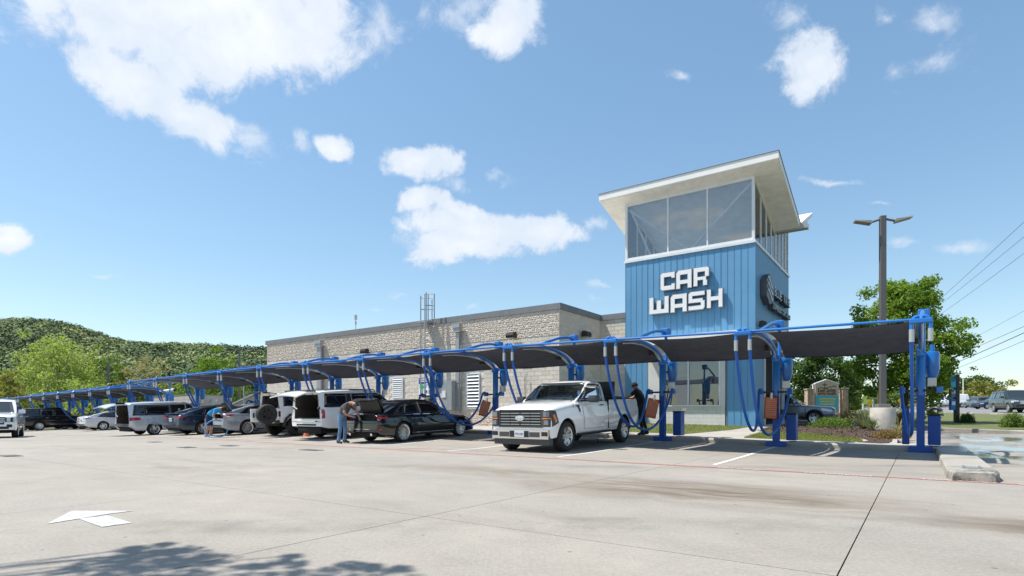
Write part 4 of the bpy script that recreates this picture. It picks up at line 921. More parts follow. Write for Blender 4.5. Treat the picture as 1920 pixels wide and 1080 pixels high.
# trash bins behind posts
def make_bin():
    t=thing('trash_bin','x','trash bin',(0,0,0),RZ,'blue trash bins behind the vacuum posts')
    mb=MB(); mb.bbox(-.14,.14,-.19,.19,.03,.82,.02)
    for i in range(7): 
        for j in range(13): 
            if (i+j)%2==0: mb.box(-.125+.036*i,-.112+.036*i,-.194,-.19,.10+.052*j,.125+.052*j)
    part('bin_body',mb,M_sbd,t); part('lid',MB().bbox(-.15,.15,-.2,.2,.82,.86,.01),M_blk,t); return t
b0=make_bin(); first=True
for e,n,lab in ((.30,.62,'blue perforated trash bin with black nozzle on top, right of the rightmost vacuum post'),(-3.52+.33,.62,'blue perforated trash bin behind the post with the upright orange board'),(-7.04+.33,.62,'blue trash bin with raised lid flap on the kerb before the tower window'),(-14.08+.42,.62,'blue trash bin behind the post between black sedan and pickup'),(-.33,.50,'narrow blue perforated bin left of the rightmost vacuum post')):
    t=b0 if first else dup(b0); first=False; t.location=Wd(e,n,None,.13); t['label']=lab; t['group']='blue trash bins behind the vacuum posts'
    if e==-.33: t.scale=(.6,.6,1.25)
    if e==-7.04+.33: part('lid_flap',MB().add([(-.15,-.2,.865),(.17,-.2,.865),(.21,-.2,.96),(.21,.2,.96),(.17,.2,.865),(-.15,.2,.865)],[(0,1,4,5),(1,2,3,4)]),M_sil,t)
    if e==.30:
        tag(part('hose_nozzle',MB().tube(catmull([(-.15,0,.03),(-.06,.05,.10),(.05,0,.12),(.16,-.05,.05)],4),.045,8),M_blk,None,True),'black vacuum nozzle lying on top of the rightmost bin','nozzle').matrix_world=Matrix.Translation(t.location+Vector((0,0,.9)))@Matrix.Rotation(RZ,4,'Z')
# hanging orange boards
def board(e,n,z,tilt,yaw,lab,lines=10,wd=.34,h=.62):
    t=thing('hanging_board',lab,'sign board',Wd(e,n,z),yaw,'orange boards hanging on the vacuum posts')
    R=Matrix.Rotation(tilt,4,'Y')
    part('board',MB().bbox(-wd/2,wd/2,-.012,.012,-h,0,.006).add([],[]),M_or,t).matrix_local=R
    fr=MB(); fr.box(-wd/2-.012,-wd/2,-.018,.018,-h-.01,.01); fr.box(wd/2,wd/2+.012,-.018,.018,-h-.01,.01); fr.box(-wd/2,wd/2,-.018,.018,-h-.012,-h); fr.box(-wd/2,wd/2,-.018,.018,0,.012)
    part('frame',fr,mat('red_brown_frame',(.16,.04,.02),.5),t).matrix_local=R
    part('hook',MB().box(-.03,.03,-.03,.03,-.04,.14),M_sil,t).matrix_local=R
    mb=MB(); rr=random.Random(3)
    for i in range(lines):
        z_=-.07-(h-.12)*i/lines; x=-wd/2+.03
        while x<wd/2-.05:
            l=rr.uniform(.02,.06); mb.box(x,min(x+l,wd/2-.02),-.0155,-.0125,z_-.012,z_+.006); x+=l+.014
    o=part('printed_lines',mb,M_line,t); o.matrix_local=R; o['kind']='stuff'
board(-3.60,-.30,1.50,0.04,-.1,'upright orange printed board hanging on the post before the tunnel exit',9)
board(-7.22,-.30,1.50,.22,-.25,'orange printed board tilted to the left on the post before the tower window',12)
board(-14.30,-.30,1.52,.30,-.3,'orange printed board leaning left on the post between sedan and pickup',12)
board(-17.60,-.30,1.62,.1,-.2,'orange board half hidden behind the roof of the black sedan',8,.3,.5)
# ---- parking-lot light pole on a concrete pier
def light_pole(lab,base,h,pier=True,head=2,w_=.2,yaw=RZ,group=None):
    t=thing('light_pole',lab,'light pole',base,yaw,group); z=0
    if pier:
        part('concrete_pier',MB().lathe([(0,-.1),(.44,-.1),(.44,.84),(.42,.88),(0,.88)],28),mat('pier_concrete',(.46,.43,.38),.85,noise=(2.5,.25),bump=(30,.4)),t,True); z=.88
        part('base_cover',MB().bbox(-.22,.22,-.22,.22,z,z+.14,.02),mat('pole_base',(.20,.19,.18),.5,.2),t)
    part('pole',MB().bbox(-w_/2,w_/2,-w_/2,w_/2,z+.02,h,.02),mat('pole_bronze',(.14,.135,.13),.45,.3),t)
    for s_ in ((-1,1) if head==2 else (1,)):
        hd=part('lamp_head',MB().add([(s_*.42,-.18,h-.30),(s_*.42,.18,h-.30),(s_*1.0,.17,h-.16),(s_*1.0,-.17,h-.16),(s_*.42,-.16,h-.18),(s_*.42,.16,h-.18),(s_*1.0,.13,h-.10),(s_*1.0,-.13,h-.10)],[(0,1,2,3),(4,5,6,7),(0,1,5,4),(1,2,6,5),(2,3,7,6),(3,0,4,7)]),mat('lamp_head',(.30,.28,.25),.4,.4),t)
        part('lamp_arm',MB().tube([(s_*.08,0,h-.12),(s_*.44,0,h-.23)],.045,6),mat('pole_bronze'),hd)
    return t
p=Vector(((1655-CX)/F*22.5,22.5,0)); p.z=gw(p.x,p.y)+.12
light_pole('tall bronze square light pole with two lamp heads on a round concrete pier',p,z_at(405,*en(p.x,p.y))-p.z,True,2,.21,-.25)
for px,Y,pt,lab in ((203,78,680,'slim dark light pole standing among the trees behind the far canopy row'),(449,62,655,'slim pole with single lamp head behind the low block wall')):
    q=colY(px,Y); q.z=gw(q.x,q.y); light_pole(lab,q,CAMZ+(HY-pt)/F*Y-q.z,False,1,.28 if px==203 else .2,.3,None)
# ================================================================ VEHICLES
def paint(name,col,metal=0,rough=.3): return mat(name,col,rough,metal,1.0,.03,.5)
P_white=paint('white_paint_car',(.82,.82,.82)); P_black=paint('black_paint_car',(.006,.006,.007),0,.18); P_navy=paint('navy_paint_car',(.012,.030,.060),.3)
P_silver=paint('silver_paint_car',(.58,.60,.63),.35,.32); P_grey=paint('grey_paint_car',(.14,.16,.185),.5,.3); P_sblue=paint('silver_blue_paint',(.34,.37,.42),.4,.32); P_red=paint('red_paint_car',(.40,.02,.02)); P_dgreen=paint('dark_green_paint',(.03,.045,.045),.3)
M_tyre=mat('tyre_rubber',(.022,.022,.023),.75,bump=(40,.3)); M_rim=mat('alloy_rim',(.62,.63,.65),.28,.85); M_rimd=mat('dark_rim',(.03,.03,.032),.35,.6); M_chrome=mat('chrome',(.75,.75,.76),.10,1.0)
M_glass=mat('car_glass',(.012,.016,.018),.03,0,1.0,.01,.8); M_glasst=mat('car_glass_tinted',(.004,.005,.006),.03,0,1.0,.01,.7); M_under=mat('underbody',(.012,.012,.013),.8)
M_glassw=mat('windscreen',(.022,.03,.03),.03,0,1.0,.01,.8)
M_trimb=mat('black_trim',(.018,.018,.019),.5); M_gap=mat('panel_gap',(.006,.006,.006),.9); M_tail=mat('tail_light_red',(.42,.012,.015),.15,0,1.0); M_head=mat('head_light_lens',(.55,.57,.60),.08,.3,1.0); M_amber=mat('amber_lens',(.75,.22,.03),.2,0,1.0)
M_plate=mat('licence_plate',(.62,.63,.65),.4); M_inter=mat('car_interior',(.085,.078,.072),.8); M_tan=mat('tan_trim',(.30,.24,.19),.8); M_grill=mat('grille_black',(.012,.012,.013),.4); M_greybump=mat('grey_plastic',(.06,.062,.065),.5)
def ip(pts,x):
    if x<=pts[0][0]: return pts[0][1]
    for (a,b),(c,d) in zip(pts[:-1],pts[1:]):
        if x<=c: 
            t=(x-a)/(c-a) if c>a else 1; return b+(d-b)*t
    return pts[-1][1]
PROF=[(0,.945),(.10,.972),(.24,.980),(.38,.996),(.50,1.0),(.60,.997),(.70,.980),(.86,.968),(.95,.955),(1,.925)]
class Body:
    def __init__(s,sp):
        s.sp=sp; W=sp['W']/2; s.W=W; RO,WB,FO=sp['RO'],sp['WB'],sp['FO']; R=sp['r']+sp.get('gap',.055); s.x0,s.x1=-RO,WB+FO
        s.belt=sp['belt']; s.top=sp['top']; s.sill=sp['sill']
        te=sp.get('taper',.25); tf=sp.get('tapf',.84); tr=sp.get('tapr',.90)
        def hw(x):
            f=1.0
            d=s.x1-x
            if d<te*2.2: f=tf+(1-tf)*math.sqrt(max(0,1-(1-d/(te*2.2))**2))
            d=x-s.x0
            if d<te*1.6: f=min(f,tr+(1-tr)*math.sqrt(max(0,1-(1-d/(te*1.6))**2)))
            return W*f
        s.hw=hw
        xs={s.x0,s.x1}
        for b in (s.x0,s.x1):
            for k in (.01,.03,.06,.1,.15,.22,.3,.4): xs.add(b+(k if b==s.x0 else -k))
        x=s.x0
        while x<s.x1: xs.add(x); x+=.13
        for xc in (0,WB):
            xs={q for q in xs if not (xc-R-.02<q<xc+R+.02)}
            for k in range(13): xs.add(xc-R*math.cos(math.pi*k/12))
            xs.add(xc-R-.0015); xs.add(xc+R+.0015)
        for p in s.top: xs.add(p[0])
        s.xs=sorted(q for q in xs if s.x0<=q<=s.x1)
        def bot(x):
            b=ip(s.sill,x)
            for xc in (0,WB):
                if abs(x-xc)<=R: b=max(b,sp['r']*.98+math.sqrt(max(0,R*R-(x-xc)**2)))
            return b
        s.bot=bot
        s.slr,s.slf=sp.get('slr',0),sp.get('slf',0)
        rings=[]
        for x in s.xs:
            h=hw(x); zb=bot(x); zs=ip(s.belt,x); zt=ip(s.top,x); si=ip(s.sill,x); pts=[]
            pts.append((h*.80,zb+.0)); 
            for t in (0,.06,.14,.24,.34,.44,.54,.62,.70,.80,.90,.96,1.0):
                z=zb+(zs-zb)*t; q=(z-si)/(zs-si); pts.append((h*ip(PROF,q),z))
            # bonnet or boot deck: crowned
            pts+= [(h*.86,zs+.38*(zt-zs)),(h*.70,zs+.70*(zt-zs)),(h*.45,zs+.92*(zt-zs)),(0,zt)]
            dx=lambda z:(s.slr*(z-.6)*max(0,1-(x-s.x0)/.45) + s.slf*(z-.6)*max(0,1-(s.x1-x)/.45))
            rings.append([(x+dx(z),y,z) for y,z in pts]+[(x+dx(z),-y,z) for y,z in pts[-2::-1]])
        s.rings=rings; n=len(rings[0]); s.n=n
        mb=MB(); mb.v=[p for r in rings for p in r]
        od=sp.get('open_deck'); oc=sp.get('open_rear'); m_=(n-1)//2
        for i in range(len(rings)-1):
            xm=(s.xs[i]+s.xs[i+1])/2
            for j in range(n-1):
                jj=min(j,n-2-j)
                if od and od[0]<xm<od[1] and jj>=m_-3: continue
                mb.f.append([i*n+j,i*n+j+1,(i+1)*n+j+1,(i+1)*n+j]); mb.m.append(0)
        for e_,i in ((0,0),(1,len(rings)-1)):
            for j in range(m_):
                a,b,c,d=i*n+j,i*n+j+1,i*n+n-2-j,i*n+n-1-j
                z=(rings[i][j][2]+rings[i][j+1][2])/2
                if e_==0 and oc is not None and z>oc: continue
                if b==c: mb.f.append([a,b,d])
                else: mb.f.append([a,b,c,d])
                mb.m.append(0)
        s.mb=mb
        s.bvh=BVHTree.FromPolygons([Vector(v) for v in mb.v],mb.f)
class Cabin:
    def __init__(s,sp,body):
        c=sp['cab']; s.c=c; roof=c['roof']; zb=c['zb']; zm=max(p[1] for p in roof); wb=c['wb']; wr=c['wr']
        xs=set(p[0] for p in roof); x=roof[0][0]
        while x<roof[-1][0]: xs.add(round(x,3)); x+=.09
        xs=sorted(xs); s.rings=[]
        for x in xs:
            # smooth the roof line a little
            zr=.25*ip(roof,x-.08)+.5*ip(roof,x)+.25*ip(roof,x+.08) if roof[0][0]+.1<x<roof[-1][0]-.1 else ip(roof,x)
            endn=min(1,.93+.07*min((x-roof[0][0])/.5,(roof[-1][0]-x)/.5,1)) 
            pts=[]
            for t in (0,.25,.5,.72,.88,.96):
                z=zb-.06+(zr-zb+.06)*t; q=max(0,(z-zb)/(zm-zb)); pts.append(((wb-(wb-wr)*q**1.15)*endn,z))
            ye=(wb-(wb-wr)*(max(0,(zr-zb)/(zm-zb)))**1.15)*endn; cr=.035
            pts+= [(ye*.955,zr+.0),(ye*.80,zr+cr*.5),(ye*.45,zr+cr*.85),(0,zr+cr)]
            s.rings.append([(x,y,z) for y,z in pts]+[(x,-y,z) for y,z in pts[-2::-1]])
        n=len(s.rings[0]); mb=MB(); mb.v=[p for r in s.rings for p in r]; m_=(n-1)//2
        for i in range(len(s.rings)-1):
            for j in range(n-1): mb.f.append([i*n+j,i*n+j+1,(i+1)*n+j+1,(i+1)*n+j]); mb.m.append(0)
        for e_,i in ((0,0),(1,len(s.rings)-1)):
            if e_==0 and sp.get('open_rear') is not None: continue
            for j in range(m_):
                a,b,c_,d=i*n+j,i*n+j+1,i*n+n-2-j,i*n+n-1-j
                mb.f.append([a,b,c_,d] if b!=c_ else [a,b,d]); mb.m.append(0)
        s.bvh=BVHTree.FromPolygons([Vector(v) for v in mb.v],mb.f)
        if sp.get('cut'):
            keep=[]; (ta,tb),(sa,sb)=sp['cut']
            for f in mb.f:
                c_=sum((Vector(mb.v[i]) for i in f),Vector())/len(f); js=[min(i%n,n-1-i%n) for i in f]; rear=all(i<n for i in f)
                if rear and 2<=min(js) and max(js)<=6: continue
                if not rear and ta<c_.x<tb and min(js)>=6: continue
                if not rear and sa<c_.x<sb and min(js)>=1 and max(js)<=4: continue
                keep.append(f)
            mb.f=keep; mb.m=[0]*len(keep)
        s.mb=mb
def decal(bvh,quad,axis,off=.01,n=8,m=6,mb=None,mi=0,skirt=.02,mir=False):
    """bilinear patch shot onto the body; axis: 'l'/'r' sides (x,z), 'f'/'b' ends (y,z), 't' top (x,y)"""
    mb=mb or MB(); P=[]; 
    D={'l':Vector((0,-1,0)),'r':Vector((0,1,0)),'f':Vector((-1,0,0)),'b':Vector((1,0,0)),'t':Vector((0,0,-1))}[axis]
    if callable(quad): bil=lambda u,v:Vector(quad(u,v))
    else:
        q=[Vector(p) for p in quad]; bil=lambda u,v:q[0]*(1-u)*(1-v)+q[1]*u*(1-v)+q[2]*u*v+q[3]*(1-u)*v
    rows=[]
    for j in range(m+1):
        row=[]
        for i in range(n+1):
            u,v=i/n,j/m; p=bil(u,v)
            if axis in 'lr': o=Vector((p.x,3 if axis=='l' else -3,p.y))
            elif axis in 'fb': o=Vector((9 if axis=='f' else -9,p.x,p.y))
            else: o=Vector((p.x,p.y,4))
            h=bvh.ray_cast(o,D)
            if h[0] is None: row.append(None)
            else: row.append(h[0]-D*off)
        rows.append(row)
    # fill the misses from the neighbours
    flat=[p for r in rows for p in r if p is not None]
    if len(flat)<4: return mb
    for j,r in enumerate(rows):
        for i,p in enumerate(r):
            if p is None:
                u,v=i/n,j/m; pp=bil(u,v)
                best=min(flat,key=lambda f:((f.x-pp.x)**2+(f.z-pp.y)**2) if axis in 'lr' else ((f.y-pp.x)**2+(f.z-pp.y)**2 if axis in 'fb' else (f.x-pp.x)**2+(f.y-pp.y)**2)); r[i]=best.copy()
    vs=[p for r in rows for p in r]; fs=[(j*(n+1)+i,j*(n+1)+i+1,(j+1)*(n+1)+i+1,(j+1)*(n+1)+i) for j in range(m) for i in range(n)]
    if skirt:
        bd=[(0,i) for i in range(n+1)]+[(j,n) for j in range(1,m+1)]+[(m,i) for i in range(n-1,-1,-1)]+[(j,0) for j in range(m-1,0,-1)]
        k=len(vs)
        for j,i in bd: vs.append(rows[j][i]+D*(skirt))
        L_=len(bd)
        for t in range(L_):
            a=bd[t][0]*(n+1)+bd[t][1]; b=bd[(t+1)%L_][0]*(n+1)+bd[(t+1)%L_][1]; fs.append((a,b,k+(t+1)%L_,k+t))
    return mb.add(vs,fs,mi)
def seam(bvh,pts,axis,wd=.012,off=.004,mb=None):
    mb=mb or MB()
    for (a,b),(c,d) in zip(pts[:-1],pts[1:]):
        L_=math.hypot(c-a,d-b) or 1; nx,ny=-(d-b)/L_*wd/2,(c-a)/L_*wd/2
        decal(bvh,[(a-nx,b-ny),(c-nx,d-ny),(c+nx,d+ny),(a+nx,b+ny)],axis,off,max(2,int(L_/.12)),1,mb,0,0)
    return mb
WH={}
def wheel_meshes(style,r,w_):
    k=(style,r,w_)
    if k in WH: return WH[k]
    rr=r*{'truck':.60,'suv':.66,'steel':.60,'jeep':.50,'sport':.74,'sedan':.67}[style]
    ty=MB(); ty.lathe([(rr,-w_/2+.02),(rr+.015,-w_/2),(r-.045,-w_/2-.004),(r-.012,-w_/2+.03),(r,-w_/2+.06),(r,w_/2-.06),(r-.012,w_/2-.03),(r-.045,w_/2+.004),(rr+.015,w_/2),(rr,w_/2-.02),(rr-.02,w_/2-.05),(rr-.02,-w_/2+.05),(rr,-w_/2+.02)],40,0,None,'y')
    tm=ty.mesh('tyre',M_tyre,True)
    hub=MB(); hub.lathe([(0,.0),(rr*.96,.0),(rr*.96,.02),(0,.02)],24,0,Matrix.Translation((0,-.03,0)),'y'); hm=hub.mesh('wheel',M_under)
    rm=MB(); rm.lathe([(rr*.90,w_/2-.012),(rr+.006,w_/2+.004),(rr+.006,w_/2-.03),(rr*.90,w_/2-.05)],40,0,None,'y')
    ns={'truck':6,'suv':12,'steel':7,'jeep':5,'sport':10,'sedan':5}[style]
    for i in range(ns):
        a=2*math.pi*i/ns
        for s_ in ((-1,1) if style in('truck','sport','sedan','jeep') else (0,)):
            da=s_*{'truck':.17,'sport':.09,'sedan':.2,'jeep':.12}.get(style,0); tw={'truck':.055,'suv':.055,'steel':.075,'jeep':.08,'sport':.032,'sedan':.05}[style]*r/.4
            M=Matrix.Rotation(-(a),4,'Y'); 
            x0,x1=rr*.16,rr*.93; z0=s_*.02; z1=x1*math.sin(da)
            vs=[(x0,w_/2-.035,z0-tw/2),(x0,w_/2-.035,z0+tw/2),(x1,w_/2-.012,z1+tw/2),(x1,w_/2-.012,z1-tw/2)]; vs+=[(x,y-.035,z) for x,y,z in vs]
            rm.add(vs,[(0,1,2,3),(7,6,5,4),(0,4,5,1),(1,5,6,2),(2,6,7,3),(3,7,4,0)],0,M)
    rm.lathe([(0,w_/2-.02),(rr*.2,w_/2-.022),(rr*.24,w_/2-.05)],16,0,None,'y')
    rmm=rm.mesh('rim',M_rimd if style=='jeep' else M_rim,True)
    WH[k]=(tm,hm,rmm); return WH[k]
def add_wheel(parent,x,y,r,style,w_,steer=0):
    tm,hm,rm=wheel_meshes(style,r,w_); o=part('wheel',hm,None,parent); s_=1 if y>0 else -1
    o.location=(x,y,r); o.rotation_euler=(0,0,(0 if s_>0 else math.pi)+steer)
    part('tyre',tm,None,o); part('rim',rm,None,o); return o
def sides(fn):
    for s_ in ('l','r'): fn(s_,1 if s_=='l' else -1)
def make_car(kind,sp,col,label,cat,e=None,n=None,heading=None,loc=None,group=None,details=None,only=None):
    """x forward from the rear axle, y left; placed by its rear axle"""
    t=thing(kind,label,cat,(0,0,0),0,group); B_=Body(sp); b=B_
    body=part('body',b.mb,col,t,True)
    W=b.W; WB=sp['WB']; r=sp['r']
    ub=MB(); ub.box(b.x0+.12,b.x1-.15,-W+.30,W-.30,sp.get('ubz',.24),ip(b.belt,WB/2)-.18 if not sp.get('hollow') else .55); part('underbody',ub,M_under,t)
    for xc in (0,WB):
        R=r+sp.get('gap',.055)-.005
        for s_ in (-1,1):
            wl=MB(); vs=[]; 
            for k in range(13):
                a=math.pi*k/12; 
                for y in (W-.035,W-.34): vs.append((xc+R*math.cos(a),s_*y,r*.98+R*math.sin(a)))
            wl.add(vs,[(2*k,2*k+1,2*k+3,2*k+2) for k in range(12)]); part('wheel_arch_liner',wl,M_under,t)
    yw=W-sp.get('wi',.13)
    for xc in (0,WB):
        for s_ in (-1,1): add_wheel(t,xc,s_*yw,r,sp['wheel'],sp.get('tw',.24),sp.get('steer',0) if xc else 0)
    cabo=None; c=None
    if 'cab' in sp:
        c=Cabin(sp,b); cabo=part('roof',c.mb,sp.get('roofcol',col),t,True)
    G=sp.get('glassmat',M_glasst)
    if c:
        fwd=sp['ws']  # windscreen: x range handled by y,z quad
        for q in sp.get('dlo',[]):
            for s_ in 'lr': part('window_surround',decal(c.bvh,q,s_,.006,10,5,None,0,.0),M_trimb,t,True,fixn=False)
        for q in sp.get('glass',[]):
            for s_ in 'lr': part('side_window',decal(c.bvh,q,s_,.011,10,5,None,0,.012),G,t,'all',fixn=False)
        part('windscreen',decal(c.bvh,sp['ws'],'f',.010,10,8,None,0,.012),sp.get('wsmat',M_glassw),t,'all',fixn=False)
        if sp.get('rw') is not None: part('rear_window',decal(c.bvh,sp['rw'],'b',.010,10,8,None,0,.012),G,t,'all',fixn=False)
    for q in sp.get('doors',[]):
        for s_ in 'lr':
            sg=1
            part('door_gap',seam(b.bvh,[q[0],q[1],q[2],q[3],q[0]],s_,.016,.004),M_gap,t,fixn=False)
            d=part('door',decal(b.bvh,q,s_,.0075,10,10,None,0,0),col,t,'all',fixn=False)
            hx=q[0][0]+.16; hz=q[3][1]-.10
            hm=MB(); hm.bbox(-.10,.10,-.02,.02,-.014,.014,.008); hit=b.bvh.ray_cast(Vector((hx,3 if s_=='l' else -3,hz)),Vector((0,-1 if s_=='l' else 1,0)))
            if hit[0]: part('handle',hm,sp.get('handlemat',M_chrome),d).location=hit[0]+Vector((0,.025 if s_=='l' else -.025,0))
    if 'mirror' in sp:
        mx,mz=sp['mirror']
        for s_ in (-1,1):
            mm=MB(); y=W*.93; sz=sp.get('msz',1); mm.bbox(mx-.07,mx+.06*sz,min(s_*y,s_*(y+.22*sz)),max(s_*y,s_*(y+.22*sz)),mz-.0,mz+.15*sz,.03); part('mirror',mm,sp.get('mirmat',col),t,True)
    for s_ in 'lr':
        for q,mm in sp.get('sidepatch',[]): part(mm[1],decal(b.bvh,q,s_,.010,8,5,None,0,.012),mm[0],t,'all',fixn=False)
        for pts in sp.get('seams',[]): part('panel_gap',seam(b.bvh,pts,s_,.014,.005),M_gap,t,fixn=False)
    for q,mm in sp.get('front',[]): part(mm[1],decal(b.bvh,q,'f',mm[2] if len(mm)>2 else .012,8,4,None,0,.02),mm[0],t,'all',fixn=False)
    for q,mm in sp.get('rear',[]): part(mm[1],decal(b.bvh,q,'b',mm[2] if len(mm)>2 else .012,8,4,None,0,.02),mm[0],t,'all',fixn=False)
    if kind in('sedan','minivan','sport_utility','crossover'):
        W_=W*.93; part('panel_gap',seam(b.bvh,[(-W_,.70),(W_,.70)],'b',.014,.005),M_gap,t,fixn=False)
    if sp.get('plate_r'): 
        y,z=0,sp['plate_r']; h=b.bvh.ray_cast(Vector((-9,y,z)),Vector((1,0,0)))
        if h[0]: pp=part('licence_plate',MB().bbox(-.012,.0,-.155,.155,-.08,.08,.004),M_plate,t); pp.location=h[0]+Vector((-.02,0,0)); text('plate_text',random.choice(['RKD 4821','TBX 7306','LNV 2954','HSG 6410']),.085,mat('plate_ink',(.03,.05,.12),.6),pp,(-.0135,0,-.03),(math.pi/2,0,-math.pi/2),.001,sx=.75)
    if sp.get('rails'):
        x0,x1,z,y=sp['rails']
        for s_ in (-1,1): part('roof_rail',MB().tube([(x0,s_*y,z-.03),(x0+.08,s_*y,z+.03),((x0+x1)/2,s_*y,z+.045),(x1-.08,s_*y,z+.03),(x1,s_*y,z-.03)],.018,6),sp.get('railmat',M_trimb),t)
    if details: details(t,b,c)
    if heading is None: heading=math.atan2(DY.y,DY.x)
    t.rotation_euler=(0,0,heading)
    if loc is None: loc=Wd(e,n)
    t.location=loc
    # settle on sloping ground
    h=Vector((math.cos(heading),math.sin(heading),0)); q=Vector(loc)+h*WB; pz=gw(q.x,q.y)
    if sp.get('tilt',True): t.rotation_euler=(0,-math.atan2(pz-loc[2],WB),heading)
    return t,b,c
HN=math.atan2(DY.y,DY.x)          # nose in, away from the lot
def arch_lip(t,b,m_,r,WB,wd=.05,out=.02):
    for xc in (0,WB):
        for s_ in (-1,1):
            R=r+.055; mb=MB(); vs=[]
            for k in range(15):
                a=.24+(math.pi-.48)*k/14
                for rr_,y in ((R-.012,b.W*.96),(R-.012,b.W+out),(R+wd,b.W+out-.008),(R+wd+.01,b.W-.02)): vs.append((xc+rr_*math.cos(a),s_*y,r*.98+rr_*math.sin(a)))
            mb.add(vs,[(4*k+j,4*k+j+1,4*(k+1)+j+1,4*(k+1)+j) for k in range(14) for j in range(3)]); part('arch_trim',mb,m_,t,True,fixn=False)
def gq(roof,xb0,xb1,xt0,xt1,zb0,zb1,dz):
    def f(u,v):
        xb=xb0+(xb1-xb0)*u; xt=xt0+(xt1-xt0)*u; zb=zb0+(zb1-zb0)*u; zt=ip(roof,xt)-dz; return (xb+(xt-xb)*v,zb+(zt-zb)*v)
    return f
# ---- sedans -------------------------------------------------------
def sedan_roof(H,deck,WB): return [(-.80,deck-.02),(-.5,deck+.10),(-.15,H-.18),(.2,H-.09),(.6,H-.03),(1.0,H-.005),(1.35,H-.025),(1.65,H-.10),(1.95,H-.23),(WB-.50,.97)]
def sedan(W=1.86,WB=2.85,RO=1.08,FO=.93,H=1.45,r=.34,wheel='sedan',tailw=(.42,.80),open_lid=False,glass=M_glasst,tz=(.80,.93),deck=1.06):
    x1=WB+FO
    sp=dict(W=W,WB=WB,RO=RO,FO=FO,r=r,wheel=wheel,sill=[(-RO,.42),(-RO+.25,.28),(-.45,.22),(WB+.4,.20),(x1-.1,.22),(x1,.30)],
      belt=[(-RO,deck-.10),(-RO+.12,deck-.06),(-.4,deck-.08),(.8,deck-.13),(WB-.7,deck-.15),(WB+.3,.80),(x1-.15,.66),(x1,.56)],
      top=[(-RO,deck-.05),(-RO+.10,deck),(-.55,deck+.0),(0,deck-.02),(WB-.8,deck-.02),(WB-.6,.98),(WB+.3,.90),(x1-.25,.78),(x1,.62)],
      cab=dict(zb=.90,wb=W/2*.93,wr=W/2*.66,roof=sedan_roof(H,deck,WB)),
      ws=[(-.74,1.0),(.74,1.0),(.60,H-.05),(-.60,H-.05)],rw=[(-.66,deck+.03),(.66,deck+.03),(.52,H-.07),(-.52,H-.07)],
      dlo=[gq(sedan_roof(H,deck,WB),-.40,2.20,.05,1.62,.985,.945,.06)],
      glass=[gq(sedan_roof(H,deck,WB),-.30,.03,.10,.22,1.0,.995,.085),gq(sedan_roof(H,deck,WB),.10,.80,.28,.80,.995,.975,.085),gq(sedan_roof(H,deck,WB),.88,2.08,.88,1.56,.975,.96,.085)],
      doors=[[(.36,.30),(.86,.26),(.86,.91),(.16,.93)],[(.90,.26),(1.95,.24),(1.95,.87),(.90,.91)]],
      mirror=(1.68,.93),glassmat=glass,plate_r=None,slr=.10,slf=-.35,taper=.26,
      rear=[([(tailw[0],tz[0]),(tailw[1],tz[0]+.02),(tailw[1],tz[1]),(tailw[0],tz[1]-.03)],(M_tail,'tail_light')),([(-tailw[1],tz[0]+.02),(-tailw[0],tz[0]),(-tailw[0],tz[1]-.03),(-tailw[1],tz[1])],(M_tail,'tail_light')),
            ([(-.70,.44),(.70,.44),(.72,.52),(-.72,.52)],(M_trimb,'bumper_valance'))],
      sidepatch=[([(-RO+.04,tz[0]+.03),(-RO+.42,tz[0]+.09),(-RO+.40,tz[1]-.0),(-RO+.04,tz[1]-.02)],(M_tail,'tail_light')),([(x1-.55,.66),(x1-.12,.60),(x1-.16,.68),(x1-.5,.76)],(M_head,'head_light')),([(.42,.24),(WB-.42,.22),(WB-.42,.27),(.42,.29)],(M_trimb,'sill_trim'))],
      front=[([(-.5,.35),(.5,.35),(.42,.56),(-.42,.56)],(M_grill,'grille'))])
    return sp
def trunk(t,b,x0,x1,z0,w_,items=None,lidcol=None,ang=62,zc=1.04):
    """the boot well, its liner and the raised lid"""
    mb=MB(); 
    vs=[(x0,-w_,zc-.03),(x0,w_,zc-.03),(x1,w_,zc-.03),(x1,-w_,zc-.03),(x0,-w_,z0),(x0,w_,z0),(x1,w_,z0),(x1,-w_,z0)]
    mb.add(vs,[(4,5,6,7),(1,2,6,5),(2,3,7,6),(3,0,4,7)]); part('boot_liner',mb,M_inter,t)
    part('boot_sill',MB().bbox(x0-.03,x0+.05,-w_,w_,z0+.10,z0+.16,.01),M_trimb,t)
    Lh=x1-x0+.05; lid=MB(); prof=[(0,0),(Lh*.25,.03),(Lh*.6,.035),(Lh*.93,.01),(Lh,-.05),(Lh+.02,-.26),(Lh-.02,-.26),(Lh-.05,-.06),(Lh*.9,-.03),(Lh*.2,-.02)]
    vs=[(x,s_*w_*(1.0 if x<Lh*.9 else .97),z) for s_ in (-1,1) for x,z in prof]; k=len(prof)
    lid.add(vs,[tuple(range(k)),tuple(range(k,2*k))[::-1]]+[(i,(i+1)%k,(i+1)%k+k,i+k) for i in range(k)])
    M=Matrix.Translation((x1+.02,0,zc+.02))@Matrix.Rotation(math.radians(ang),4,'Y')@Matrix.Rotation(math.pi,4,'Z')
    o=part('boot_lid',lid,lidcol,t); o.matrix_local=M
    ins=MB(); ins.bbox(Lh*.1,Lh*.9,-w_*.85,w_*.85,-.045,-.03,.005); part('lid_lining',ins,M_inter,o)
    for s_ in (-1,1): part('hinge',MB().tube(catmull([(x1-.02,s_*w_*.85,zc-.25),(x1-.15,s_*w_*.85,zc-.05),(x1-.12,s_*w_*.85,zc+.14),(x1+.0,s_*w_*.8,zc+.22)],4),.016,6),M_trimb,t)
def scar(k,e_c,px,sp,side=-1):      # stall centre e_c, column of the near rear wheel
    W=sp['W']/2; return n_at(px,e_c+W-.05)
